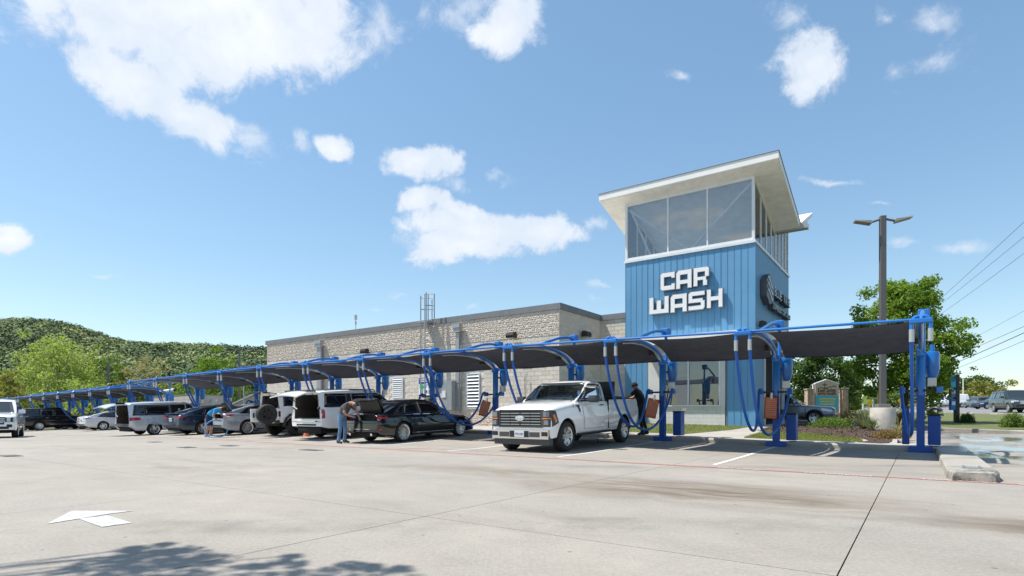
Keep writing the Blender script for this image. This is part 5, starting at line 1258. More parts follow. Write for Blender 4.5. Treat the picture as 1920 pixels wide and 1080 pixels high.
# black luxury sedan with open boot
spG=sedan(1.89,3.01,1.13,.86,1.48,.355,'sport',(.34,.86),deck=1.05); spG['open_deck']=(-1.02,-.55); spG['open_rear']=.80
spG['rear']=[([(.60,.80),(.88,.82),(.88,.93),(.60,.92)],(M_tail,'tail_light')),([(-.88,.82),(-.60,.80),(-.60,.92),(-.88,.93)],(M_tail,'tail_light')),([(-.55,.50),(.55,.50),(.57,.515),(-.57,.515)],(M_chrome,'bumper_bright_strip'))]  # thin chrome line on the bumper stands in for a reflection in the paint
spG['sidepatch']+= [([(.42,.30),(3.01-.42,.28),(3.01-.42,.305),(.42,.325)],(M_chrome,'chrome_strip')),([(-1.08,.47),(-.98,.47),(-.98,.52),(-1.08,.52)],(M_tail,'reflector'))]
def detG(t,b,c):
    trunk(t,b,-1.08,-.55,.62,.58,None,P_black,64,1.04)
    for s_ in 'lr': part('window_chrome',seam(c.bvh,[(-.40,.985),(-.1,1.20),(.15,1.315),(.5,1.395),(.95,1.425),(1.30,1.40),(1.62,1.32),(2.20,.95)],s_,.020,.013),M_chrome,t,fixn=False)
    for s_ in 'lr': part('belt_chrome',seam(c.bvh,[(-.40,.975),(2.2,.935)],s_,.018,.013),M_chrome,t,fixn=False)
    for s_ in (-1,1): part('exhaust_tip',MB().tube([(-1.14,s_*.55,.33),(-1.0,s_*.55,.33)],.05,10),M_chrome,t)
CG=-15.55
make_car('sedan',spG,P_black,'glossy black four-door sedan with its boot lid raised, beside the white pickup','car',CG,n_at(758,CG+.93),HN,details=detG)
# white towels in the boot
def towel(loc,lab,col,s_=.35):
    mb=MB(); n=9; R=random.Random(5); vs=[(s_*(i/n-.5)*1.6+R.uniform(-.02,.02),s_*(j/n-.5)+R.uniform(-.02,.02),.05+.07*R.random()+.05*math.sin(i*1.3+j)) for i in range(n+1) for j in range(n+1)]
    mb.add(vs,[(i*(n+1)+j,i*(n+1)+j+1,(i+1)*(n+1)+j+1,(i+1)*(n+1)+j) for i in range(n) for j in range(n)]); o=part('towels',mb,mat('towel_'+col,(.7,.7,.68) if col=='white' else (.3,.32,.35),.95),None,'all',fixn=False); o.matrix_world=Matrix.Translation(loc)@Matrix.Rotation(RZ,4,'Z'); tag(o,lab,'towels')
# grey sedan, boot open
spA=sedan(1.85,2.82,1.12,.94,1.44,.345,'sport',(.40,.84),deck=1.08,tz=(.84,.96)); spA['open_deck']=(-1.0,-.52); spA['open_rear']=.84
spA['rear'][0]=([(.58,.84),(.86,.86),(.86,.99),(.58,.95)],(M_tail,'tail_light')); spA['rear'][1]=([(-.86,.86),(-.58,.84),(-.58,.95),(-.86,.99)],(M_tail,'tail_light'))
spA['sidepatch'][0]=([(-1.08,.86),(-.62,.95),(-.60,1.0),(-1.08,.98)],(M_tail,'tail_light'))
CA=-26.45
def detA(t,b,c): trunk(t,b,-1.06,-.52,.66,.55,None,P_grey,60,1.07)
make_car('sedan',spA,P_sblue,'grey-blue sedan with open boot that the man in the blue shirt leans into','car',CA,n_at(465,CA+.9),HN,details=detA)
# dark blue sedan
spC=sedan(1.84,2.82,1.10,.95,1.44,.335,'sedan',(.42,.84),deck=1.08,tz=(.86,.97)); spC['plate_r']=.80
CC=-30.0; make_car('sedan',spC,P_navy,'dark blue sedan, boot shut, between silver minivan and grey-blue sedan','car',CC,n_at(381,CC+.9),HN,details=lambda t,b,c: (part('spoiler',MB().bbox(-1.10,-.94,-.62,.62,1.09,1.12,.012),P_navy,t)))
# silver sedan far left
spS=sedan(1.84,2.82,1.10,.95,1.44,.335,'sedan',(.42,.84),deck=1.08,tz=(.86,.97),glass=M_glass); spS['plate_r']=.78
CS=-49.9; make_car('sedan',spS,P_silver,'bright silver sedan with closed boot, between black sport utility and silver minivan','car',CS,n_at(194,CS+.9),HN)
# ---- minivan, tailgate up and sliding door open --------------------
def open_interior(t,b,x0,x1,wd,z0,z1,col=M_inter,seatx=None,trimc=M_tan):
    mb=MB(); vs=[(x0,-wd,z0),(x0,wd,z0),(x0,wd*.86,z1),(x0,-wd*.86,z1),(x1,-wd,z0),(x1,wd,z0),(x1,wd*.86,z1),(x1,-wd*.86,z1)]
    mb.add(vs,[(0,1,5,4),(1,2,6,5),(2,3,7,6),(3,0,4,7),(4,5,6,7)]); part('cargo_bay',mb,col,t,fixn=False)
    if seatx:
        for y in (-wd*.5,wd*.5):
            part('seat_back',MB().bbox(seatx-.08,seatx+.08,y-wd*.42,y+wd*.42,z0+.05,z0+.62,.05),mat('seat_cloth',(.05,.05,.055),.9),t,True)
            part('head_rest',MB().bbox(seatx-.05,seatx+.05,y-.13,y+.13,z0+.66,z0+.82,.04),mat('seat_cloth'),t,True)
def rear_frame(t,b,c,zlow,iw,z0,z1,col,thick=.07):
    """painted frame between the open end of body and roof shell and the cargo opening"""
    out=[]
    rb=b.rings[0]; n=len(rb); half=rb[:(n+1)//2]; L_=[(p[0],p[1],p[2]) for p in half if p[2]>=zlow-.05 and p[1]>b.W*.5]
    rc=c.rings[0]; Hc=[(p[0],p[1],p[2]) for p in rc[:(len(rc)+1)//2]]
    pts=L_+[p for p in Hc if p[2]>L_[-1][2]]
    mb=MB()
    for s_ in (-1,1):
        vs=[]
        for x,y,z in pts:
            zi=min(max(z,z0),z1); yi=min(y-.03,iw-(iw*.14)*(zi-z0)/(z1-z0)); 
            if y<.1: yi=0
            vs+= [(x,s_*y,z),(x+.03,s_*min(yi,y),zi)]
        mb.add(vs,[(2*i,2*i+1,2*i+3,2*i+2) for i in range(len(pts)-1)])
    part('tailgate_frame',mb,col,t,fixn=False)
def tailgate(t,hx,hz,Lg,wd,ang,col,glass=True,zt=.0):
    """lifted hatch hinged at (hx,hz); slopes rearward"""
    mb=MB(); nx,ny=8,8; vs=[]
    for k,(o_) in enumerate((0,.05)):
        for i in range(nx+1):
            u=i/nx
            for j in range(ny+1):
                v=j/ny*2-1; vs.append((-(Lg*u),v*wd*(1-.10*(1-u)),.10*math.sin(u*math.pi*.9)-.07*v*v-(o_)))
    q=(nx+1)*(ny+1); f=[(i*(ny+1)+j,i*(ny+1)+j+1,(i+1)*(ny+1)+j+1,(i+1)*(ny+1)+j) for i in range(nx) for j in range(ny)]
    fs=f+[tuple(a+q for a in r_)[::-1] for r_ in f]
    bd=[i for i in range(ny+1)]+[i*(ny+1)+ny for i in range(1,nx+1)]+[nx*(ny+1)+j for j in range(ny-1,-1,-1)]+[i*(ny+1) for i in range(nx-1,0,-1)]
    fs+=[(bd[i],bd[(i+1)%len(bd)],bd[(i+1)%len(bd)]+q,bd[i]+q) for i in range(len(bd))]
    mb.add(vs,fs); M=Matrix.Translation((hx,0,hz))@Matrix.Rotation(math.radians(-ang),4,'Y')
    o=part('tailgate',mb,col,t,True); o.matrix_local=M
    part('tailgate_window',MB().add([(-Lg*.12,-wd*.78,.075),(-Lg*.12,wd*.78,.075),(-Lg*.5,wd*.8,.12),(-Lg*.5,-wd*.8,.12),(-Lg*.12,-wd*.78,-.03),(-Lg*.12,wd*.78,-.03),(-Lg*.5,wd*.8,.02),(-Lg*.5,-wd*.8,.02)],[(0,1,2,3),(7,6,5,4),(0,4,5,1),(1,5,6,2),(2,6,7,3),(3,7,4,0)]),M_glasst,o)
    part('tailgate_lining',MB().bbox(-Lg*.97,-Lg*.55,-wd*.85,wd*.85,-.06,.0,.02),M_trimb,o)
    for s_ in (-1,1): part('gas_strut',MB().tube([(hx+.05,s_*wd*.90,hz-.55),(hx-Lg*.42,s_*wd*.86,hz+Lg*.42*math.tan(math.radians(ang))-.03)],.014,6),M_trimb,t)
    return o
def suv(W,WB,RO,FO,H,r,belt,hood,wheel='suv',glass=M_glasst,rearx=None,open_=False,wsx=None,lean=.12,sill=.36,nose=.95,roofdrop=.06):
    x1=WB+FO; rx=-RO+.02; wsx=wsx or WB-.62
    rf=[(rx,belt+.0),(rx+.02,belt+.1),(rx+lean,H-.12),(rx+lean+.12,H-roofdrop),(WB*.25,H-.02),(WB*.5,H-.01),(wsx-.85,H-.05),(wsx-.72,H-.10),(wsx,belt+.02)]
    if open_: rf[0]=(rx,belt+.0); rf[1]=(rx+.03,H-.14); rf=[(rx,H-.16),(rx+.10,H-.07)]+rf[3:]
    A=belt+.05; T=H-.17
    ln=lambda z:rx+.06+lean*(z-belt)/(H-belt)
    sp=dict(W=W,WB=WB,RO=RO,FO=FO,r=r,wheel=wheel,sill=[(-RO,.52),(-RO+.3,sill+.02),(-.5,sill),(WB+.5,sill-.05),(x1-.1,sill),(x1,.40)],
     belt=[(-RO,belt-.02),(WB-.7,belt-.04),(WB+.3,hood-.08),(x1-.12,nose-.10),(x1,nose-.20)],
     top=[(-RO,belt+.0),(wsx-.2,belt+.0),(wsx,hood+.03),(WB+.3,hood),(x1-.18,nose),(x1,nose-.12)],
     cab=dict(zb=belt,wb=W/2*.935,wr=W/2*.76,roof=rf),ws=[(-W*.40,belt+.06),(W*.40,belt+.06),(W*.33,H-.10),(-W*.33,H-.10)],rw=None if open_ else [(-W*.38,belt+.05),(W*.38,belt+.05),(W*.33,H-.20),(-W*.33,H-.20)],
     dlo=[[(rx+.16,A),(wsx-.12,A),(wsx-.74,T+.02),(rx+.26,T+.02)]],
     glass=[[(rx+.20,A+.02),(-.05 if RO>1.1 else .1,A+.02),(.02 if RO>1.1 else .12,T-.0),(rx+.28,T)],[(.20,A+.02),(1.02,A+.01),(1.02,T),(.20,T)],[(1.12,A+.01),(wsx-.22,A+.01),(wsx-.80,T),(1.12,T)]],
     doors=[[(.40,sill+.10),(1.05,sill+.05),(1.05,belt-.03),(.12,belt-.03)],[(1.09,sill+.05),(wsx-.10,sill+.05),(wsx-.10,belt-.05),(1.09,belt-.03)]],
     mirror=(wsx-.35,belt+.02),msz=1.25,glassmat=glass,slf=-.06,slr=.06,taper=.20,tapf=.86,tapr=.93,
     rear=[([(W*.40,belt-.42),(W*.485,belt-.42),(W*.485,belt+.0),(W*.41,belt+.0)],(M_tail,'tail_light')),([(-W*.485,belt-.42),(-W*.40,belt-.42),(-W*.41,belt+.0),(-W*.485,belt+.0)],(M_tail,'tail_light')),([(-W*.42,.54),(W*.42,.54),(W*.43,.62),(-W*.43,.62)],(M_trimb,'bumper_valance'))],
     sidepatch=[([(-RO+.03,belt-.42),(-RO+.16,belt-.40),(-RO+.16,belt-.0),(-RO+.03,belt-.0)],(M_tail,'tail_light')),([(x1-.42,nose-.28),(x1-.06,nose-.32),(x1-.08,nose-.14),(x1-.42,nose-.12)],(M_head,'head_light')),([(.5,sill+.02),(WB-.5,sill+.0),(WB-.5,sill+.09),(.5,sill+.11)],(M_trimb,'sill_trim'))],
     front=[([(-.62,.62),(.62,.62),(.62,nose-.12),(-.62,nose-.12)],(M_grill,'grille')),([(.64,nose-.30),(W*.43,nose-.28),(W*.43,nose-.14),(.64,nose-.14)],(M_head,'head_light')),([(-W*.43,nose-.28),(-.64,nose-.30),(-.64,nose-.14),(-W*.43,nose-.14)],(M_head,'head_light')),([(-.7,.42),(.7,.42),(.7,.56),(-.7,.56)],(M_trimb,'lower_grille'))])
    if open_: sp['open_rear']=.66; sp['hollow']=True
    return sp
# silver minivan
spO=suv(1.96,3.0,1.16,.95,1.75,.335,1.02,.98,'sedan',M_glasst,open_=True,wsx=2.75,sill=.26,nose=.80); spO['open_rear']=.62; spO['tw']=.22
spO['cab']['roof']=[(-1.14,1.60),(-1.0,1.70),(0,1.74),(1.2,1.74),(1.75,1.68),(1.95,1.60),(2.78,1.0)]; spO['cab']['wr']=.74
spO['glass']=[[(-.92,1.08),(-.42,1.07),(-.40,1.56),(-.80,1.56)],[(-.34,1.07),(.86,1.06),(.86,1.57),(-.34,1.56)],[(1.66,1.06),(2.42,1.03),(1.88,1.52),(1.66,1.55)]]; spO['dlo']=[[(-.98,1.06),(2.5,1.03),(1.86,1.58),(-.86,1.60)]]
spO['doors']=[[(-.18,.34),(.92,.34),(.92,.99),(-.42,1.0)],[(1.62,.32),(2.48,.32),(2.48,.96),(1.62,.99)]]
spO['sidepatch'][0]=([(-1.12,.80),(-.62,.84),(-.66,.97),(-1.12,.97)],(M_tail,'tail_light')); spO['rear'][0]=([(.78,.80),(.93,.80),(.93,.97),(.80,.97)],(M_tail,'tail_light')); spO['rear'][1]=([(-.93,.80),(-.78,.80),(-.80,.97),(-.93,.97)],(M_tail,'tail_light'))
spO['sidepatch']=spO['sidepatch'][:2]
def detO(t,b,c):
    open_interior(t,b,-1.13,-.25,.76,.64,1.62,M_inter,-.3); rear_frame(t,b,c,.62,.78,.64,1.60,P_silver)
    tailgate(t,-1.08,1.70,1.08,.80,10,P_silver)
    # open sliding doorway: black patches on the closed side stand for its dark inside
    for s_ in 'r':
        part('doorway_dark_patch',decal(b.bvh,[(.94,.36),(1.60,.36),(1.60,1.0),(.94,1.0)],s_,.013,6,6,None,0,.0),M_gap,t,fixn=False)
        part('doorway_dark_patch',decal(c.bvh,[(.94,1.0),(1.60,1.0),(1.60,1.58),(.94,1.58)],s_,.018,6,6,None,0,.0),M_gap,t,fixn=False)
        part('door_frame',seam(c.bvh,[(1.61,1.02),(1.63,1.58)],s_,.05,.02),P_silver,t,fixn=False)
        part('seat_back',MB().bbox(1.20,1.34,-.99,-.90,.62,1.16,.03),mat('seat_light',(.25,.25,.26),.9),t,True); part('head_rest',MB().bbox(1.22,1.32,-.96,-.86,1.2,1.36,.03),mat('seat_light'),t,True)
CO=-33.6; make_car('minivan',spO,P_silver,'silver minivan with raised tailgate and open sliding side door','minivan',CO,n_at(290.6,CO+.95),HN,details=detO)
# white sport utility, tailgate raised
spY=suv(2.06,3.07,1.27,.98,1.93,.40,1.20,1.17,'suv',M_glasst,open_=True,nose=1.12,sill=.42); spY['rails']=(-.9,1.6,1.90,.72); spY['open_rear']=.78
spY['cab']['roof']=[(-1.25,1.80),(-1.12,1.87),(0,1.92),(1.0,1.92),(1.55,1.86),(1.75,1.79),(2.45,1.2)]
spY['rear']=[([(.84,.82),(.99,.82),(.98,1.24),(.86,1.24)],(M_tail,'tail_light')),([(-.99,.82),(-.84,.82),(-.86,1.24),(-.98,1.24)],(M_tail,'tail_light')),([(-.62,.55),(.62,.55),(.62,.61),(-.62,.61)],(M_trimb,'bumper_valance')),([(-.7,.70),(.7,.70),(.7,.74),(-.7,.74)],(M_chrome,'bumper_bright_strip'))]
spY['sidepatch'][0]=([(-1.25,.82),(-1.14,.84),(-1.12,1.18),(-1.25,1.18)],(M_tail,'tail_light'))
def detY(t,b,c):
    open_interior(t,b,-1.24,-.15,.80,.80,1.76,M_inter,-.18,M_tan); rear_frame(t,b,c,.78,.82,.80,1.74,P_white)
    tailgate(t,-1.14,1.88,1.12,.86,8,P_white)
    part('cargo_mat',MB().bbox(-1.2,-.3,-.7,.7,.81,.84,.01),mat('cargo_mat',(.10,.09,.08),.9),t)
    part('cargo_net',MB().bbox(-.42,-.30,-.62,.62,.84,1.1,.02),M_trimb,t)
    for s_ in 'lr': part('window_trim',seam(c.bvh,[(-1.0,1.245),(2.2,1.235)],s_,.02,.014),M_chrome,t,fixn=False)
CY=-19.45; YK,_,_=make_car('sport_utility',spY,P_white,'white full-size sport utility with raised tailgate behind the man in jeans','sport utility',CY,n_at(656,CY+1.0),HN,details=detY)
# ---- jeep-like off-roader ------------------------------------------
spJ=dict(W=1.66,WB=3.0,RO=.72,FO=.75,r=.415,wheel='jeep',tw=.28,wi=.02,ubz=.45,sill=[(-.72,.62),(-.5,.58),(3.75,.58)],belt=[(-.72,1.22),(2.2,1.22),(3.75,1.12)],top=[(-.72,1.23),(2.2,1.23),(2.5,1.25),(3.75,1.15)],
  cab=dict(zb=1.22,wb=.80,wr=.70,roof=[(-.70,1.82),(-.62,1.85),(0,1.87),(1.6,1.87),(1.72,1.84),(2.05,1.24)]),ws=[(-.68,1.28),(.68,1.28),(.62,1.80),(-.62,1.80)],rw=None,
  glass=[[(-.52,1.30),(.36,1.30),(.36,1.74),(-.50,1.74)],[(.52,1.30),(1.05,1.30),(1.05,1.74),(.52,1.74)],[(1.14,1.30),(1.86,1.30),(1.68,1.74),(1.14,1.74)]],doors=[[(.44,.62),(1.05,.62),(1.05,1.2),(.44,1.2)],[(1.1,.62),(2.0,.62),(2.0,1.2),(1.1,1.2)]],
  handlemat=M_trimb,mirror=(1.85,1.28),mirmat=M_trimb,taper=.06,tapf=.9,tapr=.98,slr=0,slf=0,hollow=True,open_rear=1.20)
spJ['cab']['roof'][0]=(-.70,1.83)
def detJ(t,b,c):
    open_interior(t,b,-.69,.35,.70,.85,1.76,M_inter,.4); rear_frame(t,b,c,1.21,.66,1.24,1.76,P_white)
    arch=[( -.62,.0),(-.50,.30),(-.30,.47),(.30,.47),(.52,.28),(.64,.0)]
    for xc in (0,3.0):
        for s_ in (-1,1):
            mb=MB(); k=len(arch); vs=[]
            for dz in (0,.05):
                for x,z in arch:
                    f=1 if dz==0 else 1.0; vs.append((xc+x,s_*.78,.46+z+dz)); vs.append((xc+x,s_*1.0,.44+z+dz*.6))
            n_=2*k; mb.add(vs,[(2*i,2*i+1,2*i+3,2*i+2) for i in range(k-1)]+[(n_+2*i,n_+2*i+2,n_+2*i+3,n_+2*i+1) for i in range(k-1)]+[(2*i+1,2*i+3,n_+2*i+3,n_+2*i+1) for i in range(k-1)])
            part('fender_flare',mb,mat('flare_plastic',(.028,.028,.03),.6),t)
    part('rear_bumper',MB().bbox(-.98,-.74,-.82,.82,.56,.72,.03),M_greybump,t,True); part('bumper_plate',MB().bbox(-1.0,-.97,-.78,-.2,.60,.70,.01),M_sil,t)
    for s_ in (-1,1):
        l=part('tail_light',MB().bbox(-.78,-.70,s_*.74-.09,s_*.74+.09,.86,1.10,.015),M_trimb,t); part('lens',MB().bbox(-.795,-.78,s_*.74-.07,s_*.74+.07,.88,1.08,.01),M_tail,l)
    # tailgate swung open on its right-hand hinge, outer face to the right with the spare wheel
    tg=part('swing_gate',MB().bbox(-1.20,0,0,.06,.68,1.22,.015),P_white,t); tg.matrix_local=Matrix.Translation((-.74,-.80,0))@Matrix.Rotation(math.radians(-8),4,'Z')
    part('gate_handle',MB().bbox(-1.12,-1.06,-.03,.0,.86,1.06,.01),M_trimb,tg)
    tm,hm,rm=wheel_meshes('jeep',.415,.28); sw=part('spare_wheel',hm,None,tg); sw.location=(-.62,-.17,.99); sw.rotation_euler=(0,0,math.pi); part('tyre',tm,None,sw); part('rim',rm,None,sw)
    # raised rear glass
    part('liftgate_glass',MB().bbox(-.62,0,-.62,.62,-.012,.012,.006),M_glasst,t).matrix_local=Matrix.Translation((-.70,0,1.84))@Matrix.Rotation(math.radians(8),4,'Y')
    for s_ in (-1,1): part('gas_strut',MB().tube([(-.70,s_*.60,1.35),(-1.12,s_*.60,1.90)],.012,5),M_trimb,t)
    part('cage_bar',MB().tube(catmull([(-.6,-.55,.9),(-.55,-.55,1.6),(-.4,-.5,1.74),(-.4,.5,1.74),(-.55,.55,1.6),(-.6,.55,.9)],4),.03,8),M_trimb,t,True)
CJ=-22.95; make_car('off_roader',spJ,P_white,'white boxy off-roader with swung-open gate carrying a spare wheel','off-roader',CJ,n_at(556,CJ+.85),HN,details=detJ)
# ---- black sport utility far left, white one behind ----------------
spE=suv(2.06,3.07,1.27,.98,1.93,.40,1.20,1.18,'suv',M_glasst,nose=1.12,sill=.42); spE['sidepatch'].append(([(.5,.50),(2.57,.48),(2.57,.52),(.5,.54)],(M_chrome,'chrome_strip')))
def detE(t,b,c):
    for s_ in 'lr': part('window_trim',seam(c.bvh,[(-1.02,1.245),(2.2,1.235)],s_,.02,.014),M_chrome,t,fixn=False); part('pillar_trim',seam(c.bvh,[(.10,1.24),(.22,1.78)],s_,.09,.016),M_chrome,t,fixn=False)
CE=-61.2; make_car('sport_utility',spE,P_black,'black full-size sport utility parked under the far left canopy row','sport utility',CE,n_at(74,CE+1.0),HN,details=detE)
spW=suv(2.0,3.0,1.2,.95,1.85,.38,1.18,1.15,'suv',M_glasst,nose=1.1,sill=.42); make_car('sport_utility',spW,P_white,'white sport utility mostly hidden behind the black one at far left','sport utility',-65.2,-2.6,HN)
spW2=suv(1.95,2.85,1.1,.95,1.72,.36,1.08,1.05,'suv',M_glasst,nose=1.0); 
q=sedan(1.84,2.8,1.05,.92,1.46,.335,'sedan',glass=M_glass); make_car('sedan',q,P_black,'dark sedan roof showing between the silver sedan and black sport utility','car',-54.6,.6,HN)
# ---- white utility coming in at the left edge ----------------------
spL=suv(2.06,3.07,1.27,.98,1.93,.40,1.20,1.20,'suv',M_glass,nose=1.15,sill=.40); spL['steer']=0
spL['front']=[([(-.56,.66),(.56,.66),(.60,1.02),(-.60,1.02)],(M_chrome,'grille',.015)),([(-.95,.44),(.95,.44),(.95,.56),(-.95,.56)],(M_trimb,'lower_grille'))]
def detL(t,b,c):
    for i in range(5): part('grille_bar',decal(b.bvh,[(-.52,.70+.062*i),(.52,.70+.062*i),(.53,.735+.062*i),(-.53,.735+.062*i)],'f',.03,8,1),M_grill,t,fixn=False)
    for s_ in (-1,1):
        f=lambda a,z0,b_,z1,m_,nm,o=.02:part(nm,decal(b.bvh,[(min(s_*a,s_*b_),z0),(max(s_*a,s_*b_),z0),(max(s_*a,s_*b_),z1),(min(s_*a,s_*b_),z1)],'f',o,4,3),m_,t,fixn=False)
        f(.60,.78,.94,1.04,M_trimb,'head_light_housing',.018); f(.66,.80,.80,.98,M_head,'head_light',.03); f(.62,1.0,.95,1.035,M_plate,'running_light',.034); f(.915,.76,.95,1.0,M_plate,'running_light',.034); f(.66,.52,.86,.66,M_trimb,'fog_light_housing',.02)
# ---- white pickup ---------------------------------------------------
spT=dict(W=1.99,WB=3.59,RO=1.12,FO=.78,r=.415,gap=.085,wheel='truck',tw=.27,wi=.15,ubz=.36,sill=[(-1.12,.58),(-.6,.46),(4.0,.42),(4.25,.40),(4.37,.40)],cut=((2.26,2.93),(1.5,2.2)),
  belt=[(-1.12,1.38),(1.12,1.38),(1.13,1.33),(2.9,1.30),(3.5,1.23),(4.2,1.16),(4.31,1.13),(4.37,1.07)],top=[(-1.12,1.40),(1.12,1.40),(1.13,1.34),(2.75,1.34),(2.95,1.37),(3.5,1.35),(4.0,1.30),(4.22,1.25),(4.31,1.19),(4.37,1.11)],
  cab=dict(zb=1.32,wb=.945,wr=.80,roof=[(1.16,1.34),(1.19,1.70),(1.26,1.86),(1.45,1.90),(1.85,1.92),(2.12,1.88),(2.25,1.82),(2.98,1.34)]),ws=[(-.885,1.37),(.885,1.37),(.755,1.865),(-.755,1.865)],rw=[(-.70,1.42),(.70,1.42),(.64,1.76),(-.64,1.76)],wsmat=glassmat('clear_car_glass',(.62,.70,.66),.10),
  glass=[[(1.42,1.35),(2.84,1.35),(2.28,1.80),(1.44,1.80)]],glassmat=glassmat('clear_car_glass'),
  doors=[[(1.42,.58),(2.66,.58),(2.72,1.31),(1.42,1.32)]],handlemat=M_trimb,taper=.15,tapf=.90,tapr=.96,slf=-.03,slr=0,open_deck=(-1.06,1.08),
  seams=[[(1.14,.55),(1.13,1.36)],[(3.18,1.27),(3.25,1.18)]],sidepatch=[([(-.9,1.37),(1.1,1.37),(1.1,1.40),(-.9,1.40)],(M_trimb,'rail_cap'))])
def detT(t,b,c):
    W=b.W
    # bed
    mb=MB(); w_=.80; vs=[(-1.05,-w_,1.37),(-1.05,w_,1.37),(1.06,w_,1.37),(1.06,-w_,1.37),(-1.05,-w_,.86),(-1.05,w_,.86),(1.06,w_,.86),(1.06,-w_,.86)]
    mb.add(vs,[(4,5,6,7),(0,1,5,4),(1,2,6,5),(2,3,7,6),(3,0,4,7)]); mb.add([(-1.11,-.95,1.395),(-1.11,.95,1.395),(1.11,.95,1.395),(1.11,-.95,1.395),(-1.05,-w_,1.395),(-1.05,w_,1.395),(1.06,w_,1.395),(1.06,-w_,1.395)],[(0,1,5,4),(1,2,6,5),(2,3,7,6),(3,0,4,7)]); part('bed',mb,M_trimb,t,fixn=False)
    # front end
    X=lambda y,z:(b.bvh.ray_cast(Vector((9,y,z)),Vector((-1,0,0)))[0] or Vector((b.x1-.05,y,z))).x
    def slab(y0,y1,z0,z1,d0,d1,m_,nm,par=None,bev=.012,smooth=False):
        mb=MB(); n=max(1,int(abs(y1-y0)/.06)); vs=[]
        for i in range(n+1):
            y=y0+(y1-y0)*i/n; xf=X(y,(z0+z1)/2)
            for d,z in ((d0,z0),(d1,z0),(d1,z1),(d0,z1)): vs.append((xf+d,y,z))
        mb.add(vs,[(4*i+j,4*i+(j+1)%4,4*i+4+(j+1)%4,4*i+4+j) for i in range(n) for j in range(4)]+[(0,1,2,3),(4*n+3,4*n+2,4*n+1,4*n)]); return part(nm,mb,m_,par or t,smooth)
    # inside of the cab: dash, wheel, seats
    part('dashboard',MB().bbox(2.35,2.80,-.86,.86,1.30,1.42,.04),mat('dash_grey',(.10,.11,.11),.6),t,True)
    for y in (-.42,.42):
        part('seat_back',MB().bbox(1.45,1.62,y-.28,y+.28,1.25,1.62,.06),mat('seat_grey',(.14,.14,.145),.9),t,True); part('head_rest',MB().bbox(1.48,1.58,y-.13,y+.13,1.66,1.80,.04),mat('seat_grey'),t,True)
    part('steering_wheel',MB().tube([(2.28+.07*math.cos(a),.42+.19*math.sin(a),1.46+.17*math.cos(a)) for a in [i*math.pi/8 for i in range(17)]],.016,6,0,False),M_trimb,t,True)
    part('rear_mirror',MB().bbox(2.22,2.26,-.12,.12,1.70,1.77,.01),M_trimb,t); part('headliner',MB().box(1.25,2.2,-.74,.74,1.85,1.87),mat('liner_grey',(.28,.28,.27),.9),t)
    for s_ in 'lr': part('window_frame',seam(c.bvh,[(1.40,1.345),(2.87,1.345),(2.30,1.81),(1.42,1.81),(1.40,1.345)],s_,.035,.014),M_trimb,t,fixn=False)
    part('windscreen_frame',seam(c.bvh,[(-.90,1.36),(.90,1.36),(.765,1.875),(-.765,1.875),(-.90,1.36)],'f',.03,.013),M_trimb,t,fixn=False)
    gr=slab(-.66,.66,.70,1.12,-.05,.006,M_grill,'grille')
    slab(-.70,.70,1.115,1.145,-.02,.035,M_greybump,'grille_surround',gr); slab(-.70,.70,.675,.715,-.02,.035,M_greybump,'grille_surround',gr)
    for s_ in (-1,1): slab(s_*.66,s_*.71,.69,1.13,-.02,.03,M_greybump,'grille_surround',gr)
    for i in range(5):
        z=.745+.073*i
        for y0,y1 in ((-.64,-.33),(-.31,.0-.02),(.02,.31),(.33,.64)): slab(y0,y1,z,z+.022,.0,.028,mat('grille_bar_silver',(.42,.43,.45),.3,.7),'grille_bar',gr)
    em=part('emblem',MB().lathe([(0,0),(.11,0),(.115,.012),(0,.02)],28,0,Matrix.Translation((0,0,0)),'y'),M_chrome,gr); em.matrix_local=Matrix.Translation((X(0,.92)+.03,0,.92))@Matrix.Rotation(-math.pi/2,4,'Z')@Matrix.Diagonal((1.25,1,.62,1))
    ei=part('emblem_field',MB().lathe([(0,.02),(.095,.018),(.095,.024),(0,.026)],28,0,None,'y'),mat('emblem_blue',(.02,.05,.2),.3,0,1),gr); ei.matrix_local=em.matrix_local.copy()
    text('emblem_script','Ford',.11,M_plate,gr,(X(0,.92)+.062,0,.89),(math.pi/2,0,math.pi/2),.002,sx=1.1,bold=.003)
    for s_ in (-1,1):
        hb=slab(s_*.71,s_*.925,.70,1.13,-.08,.045,M_greybump,'head_light'); 
        slab(s_*.74,s_*.90,.96,1.09,.0,.058,mat('lamp_lens_dark',(.20,.22,.25),.08,.2,1.0),'lens',hb); slab(s_*.76,s_*.89,.75,.87,.0,.058,mat('lamp_lens_dark'),'lens',hb); slab(s_*.72,s_*.93,.90,.93,.0,.062,M_amber,'turn_lamp',hb)
        part('head_light_side',decal(b.bvh,[(b.x1-.30,.80),(b.x1-.05,.70),(b.x1-.05,1.12),(b.x1-.22,1.12)],'l' if s_>0 else 'r',.012,4,4),M_greybump,t,fixn=False)
        part('side_marker',decal(b.bvh,[(b.x1-.22,.84),(b.x1-.16,.80),(b.x1-.10,1.0),(b.x1-.15,1.02)],'l' if s_>0 else 'r',.022,3,3),M_amber,t,fixn=False)
    bp=slab(-.90,.90,.38,.62,-.1,.07,M_chrome,'bumper',None,.02,False)
    slab(-.30,.30,.42,.59,.06,.078,M_trimb,'plate_recess',bp); slab(-.64,-.32,.43,.56,.06,.078,M_greybump,'bumper_insert',bp); slab(.32,.64,.43,.56,.06,.078,M_greybump,'bumper_insert',bp)
    for s_ in (-1,1): slab(s_*.70,s_*.88,.46,.57,.062,.08,M_trimb,'fog_light',bp)
    slab(-.88,.88,.22,.40,-.15,.045,M_greybump,'air_dam')
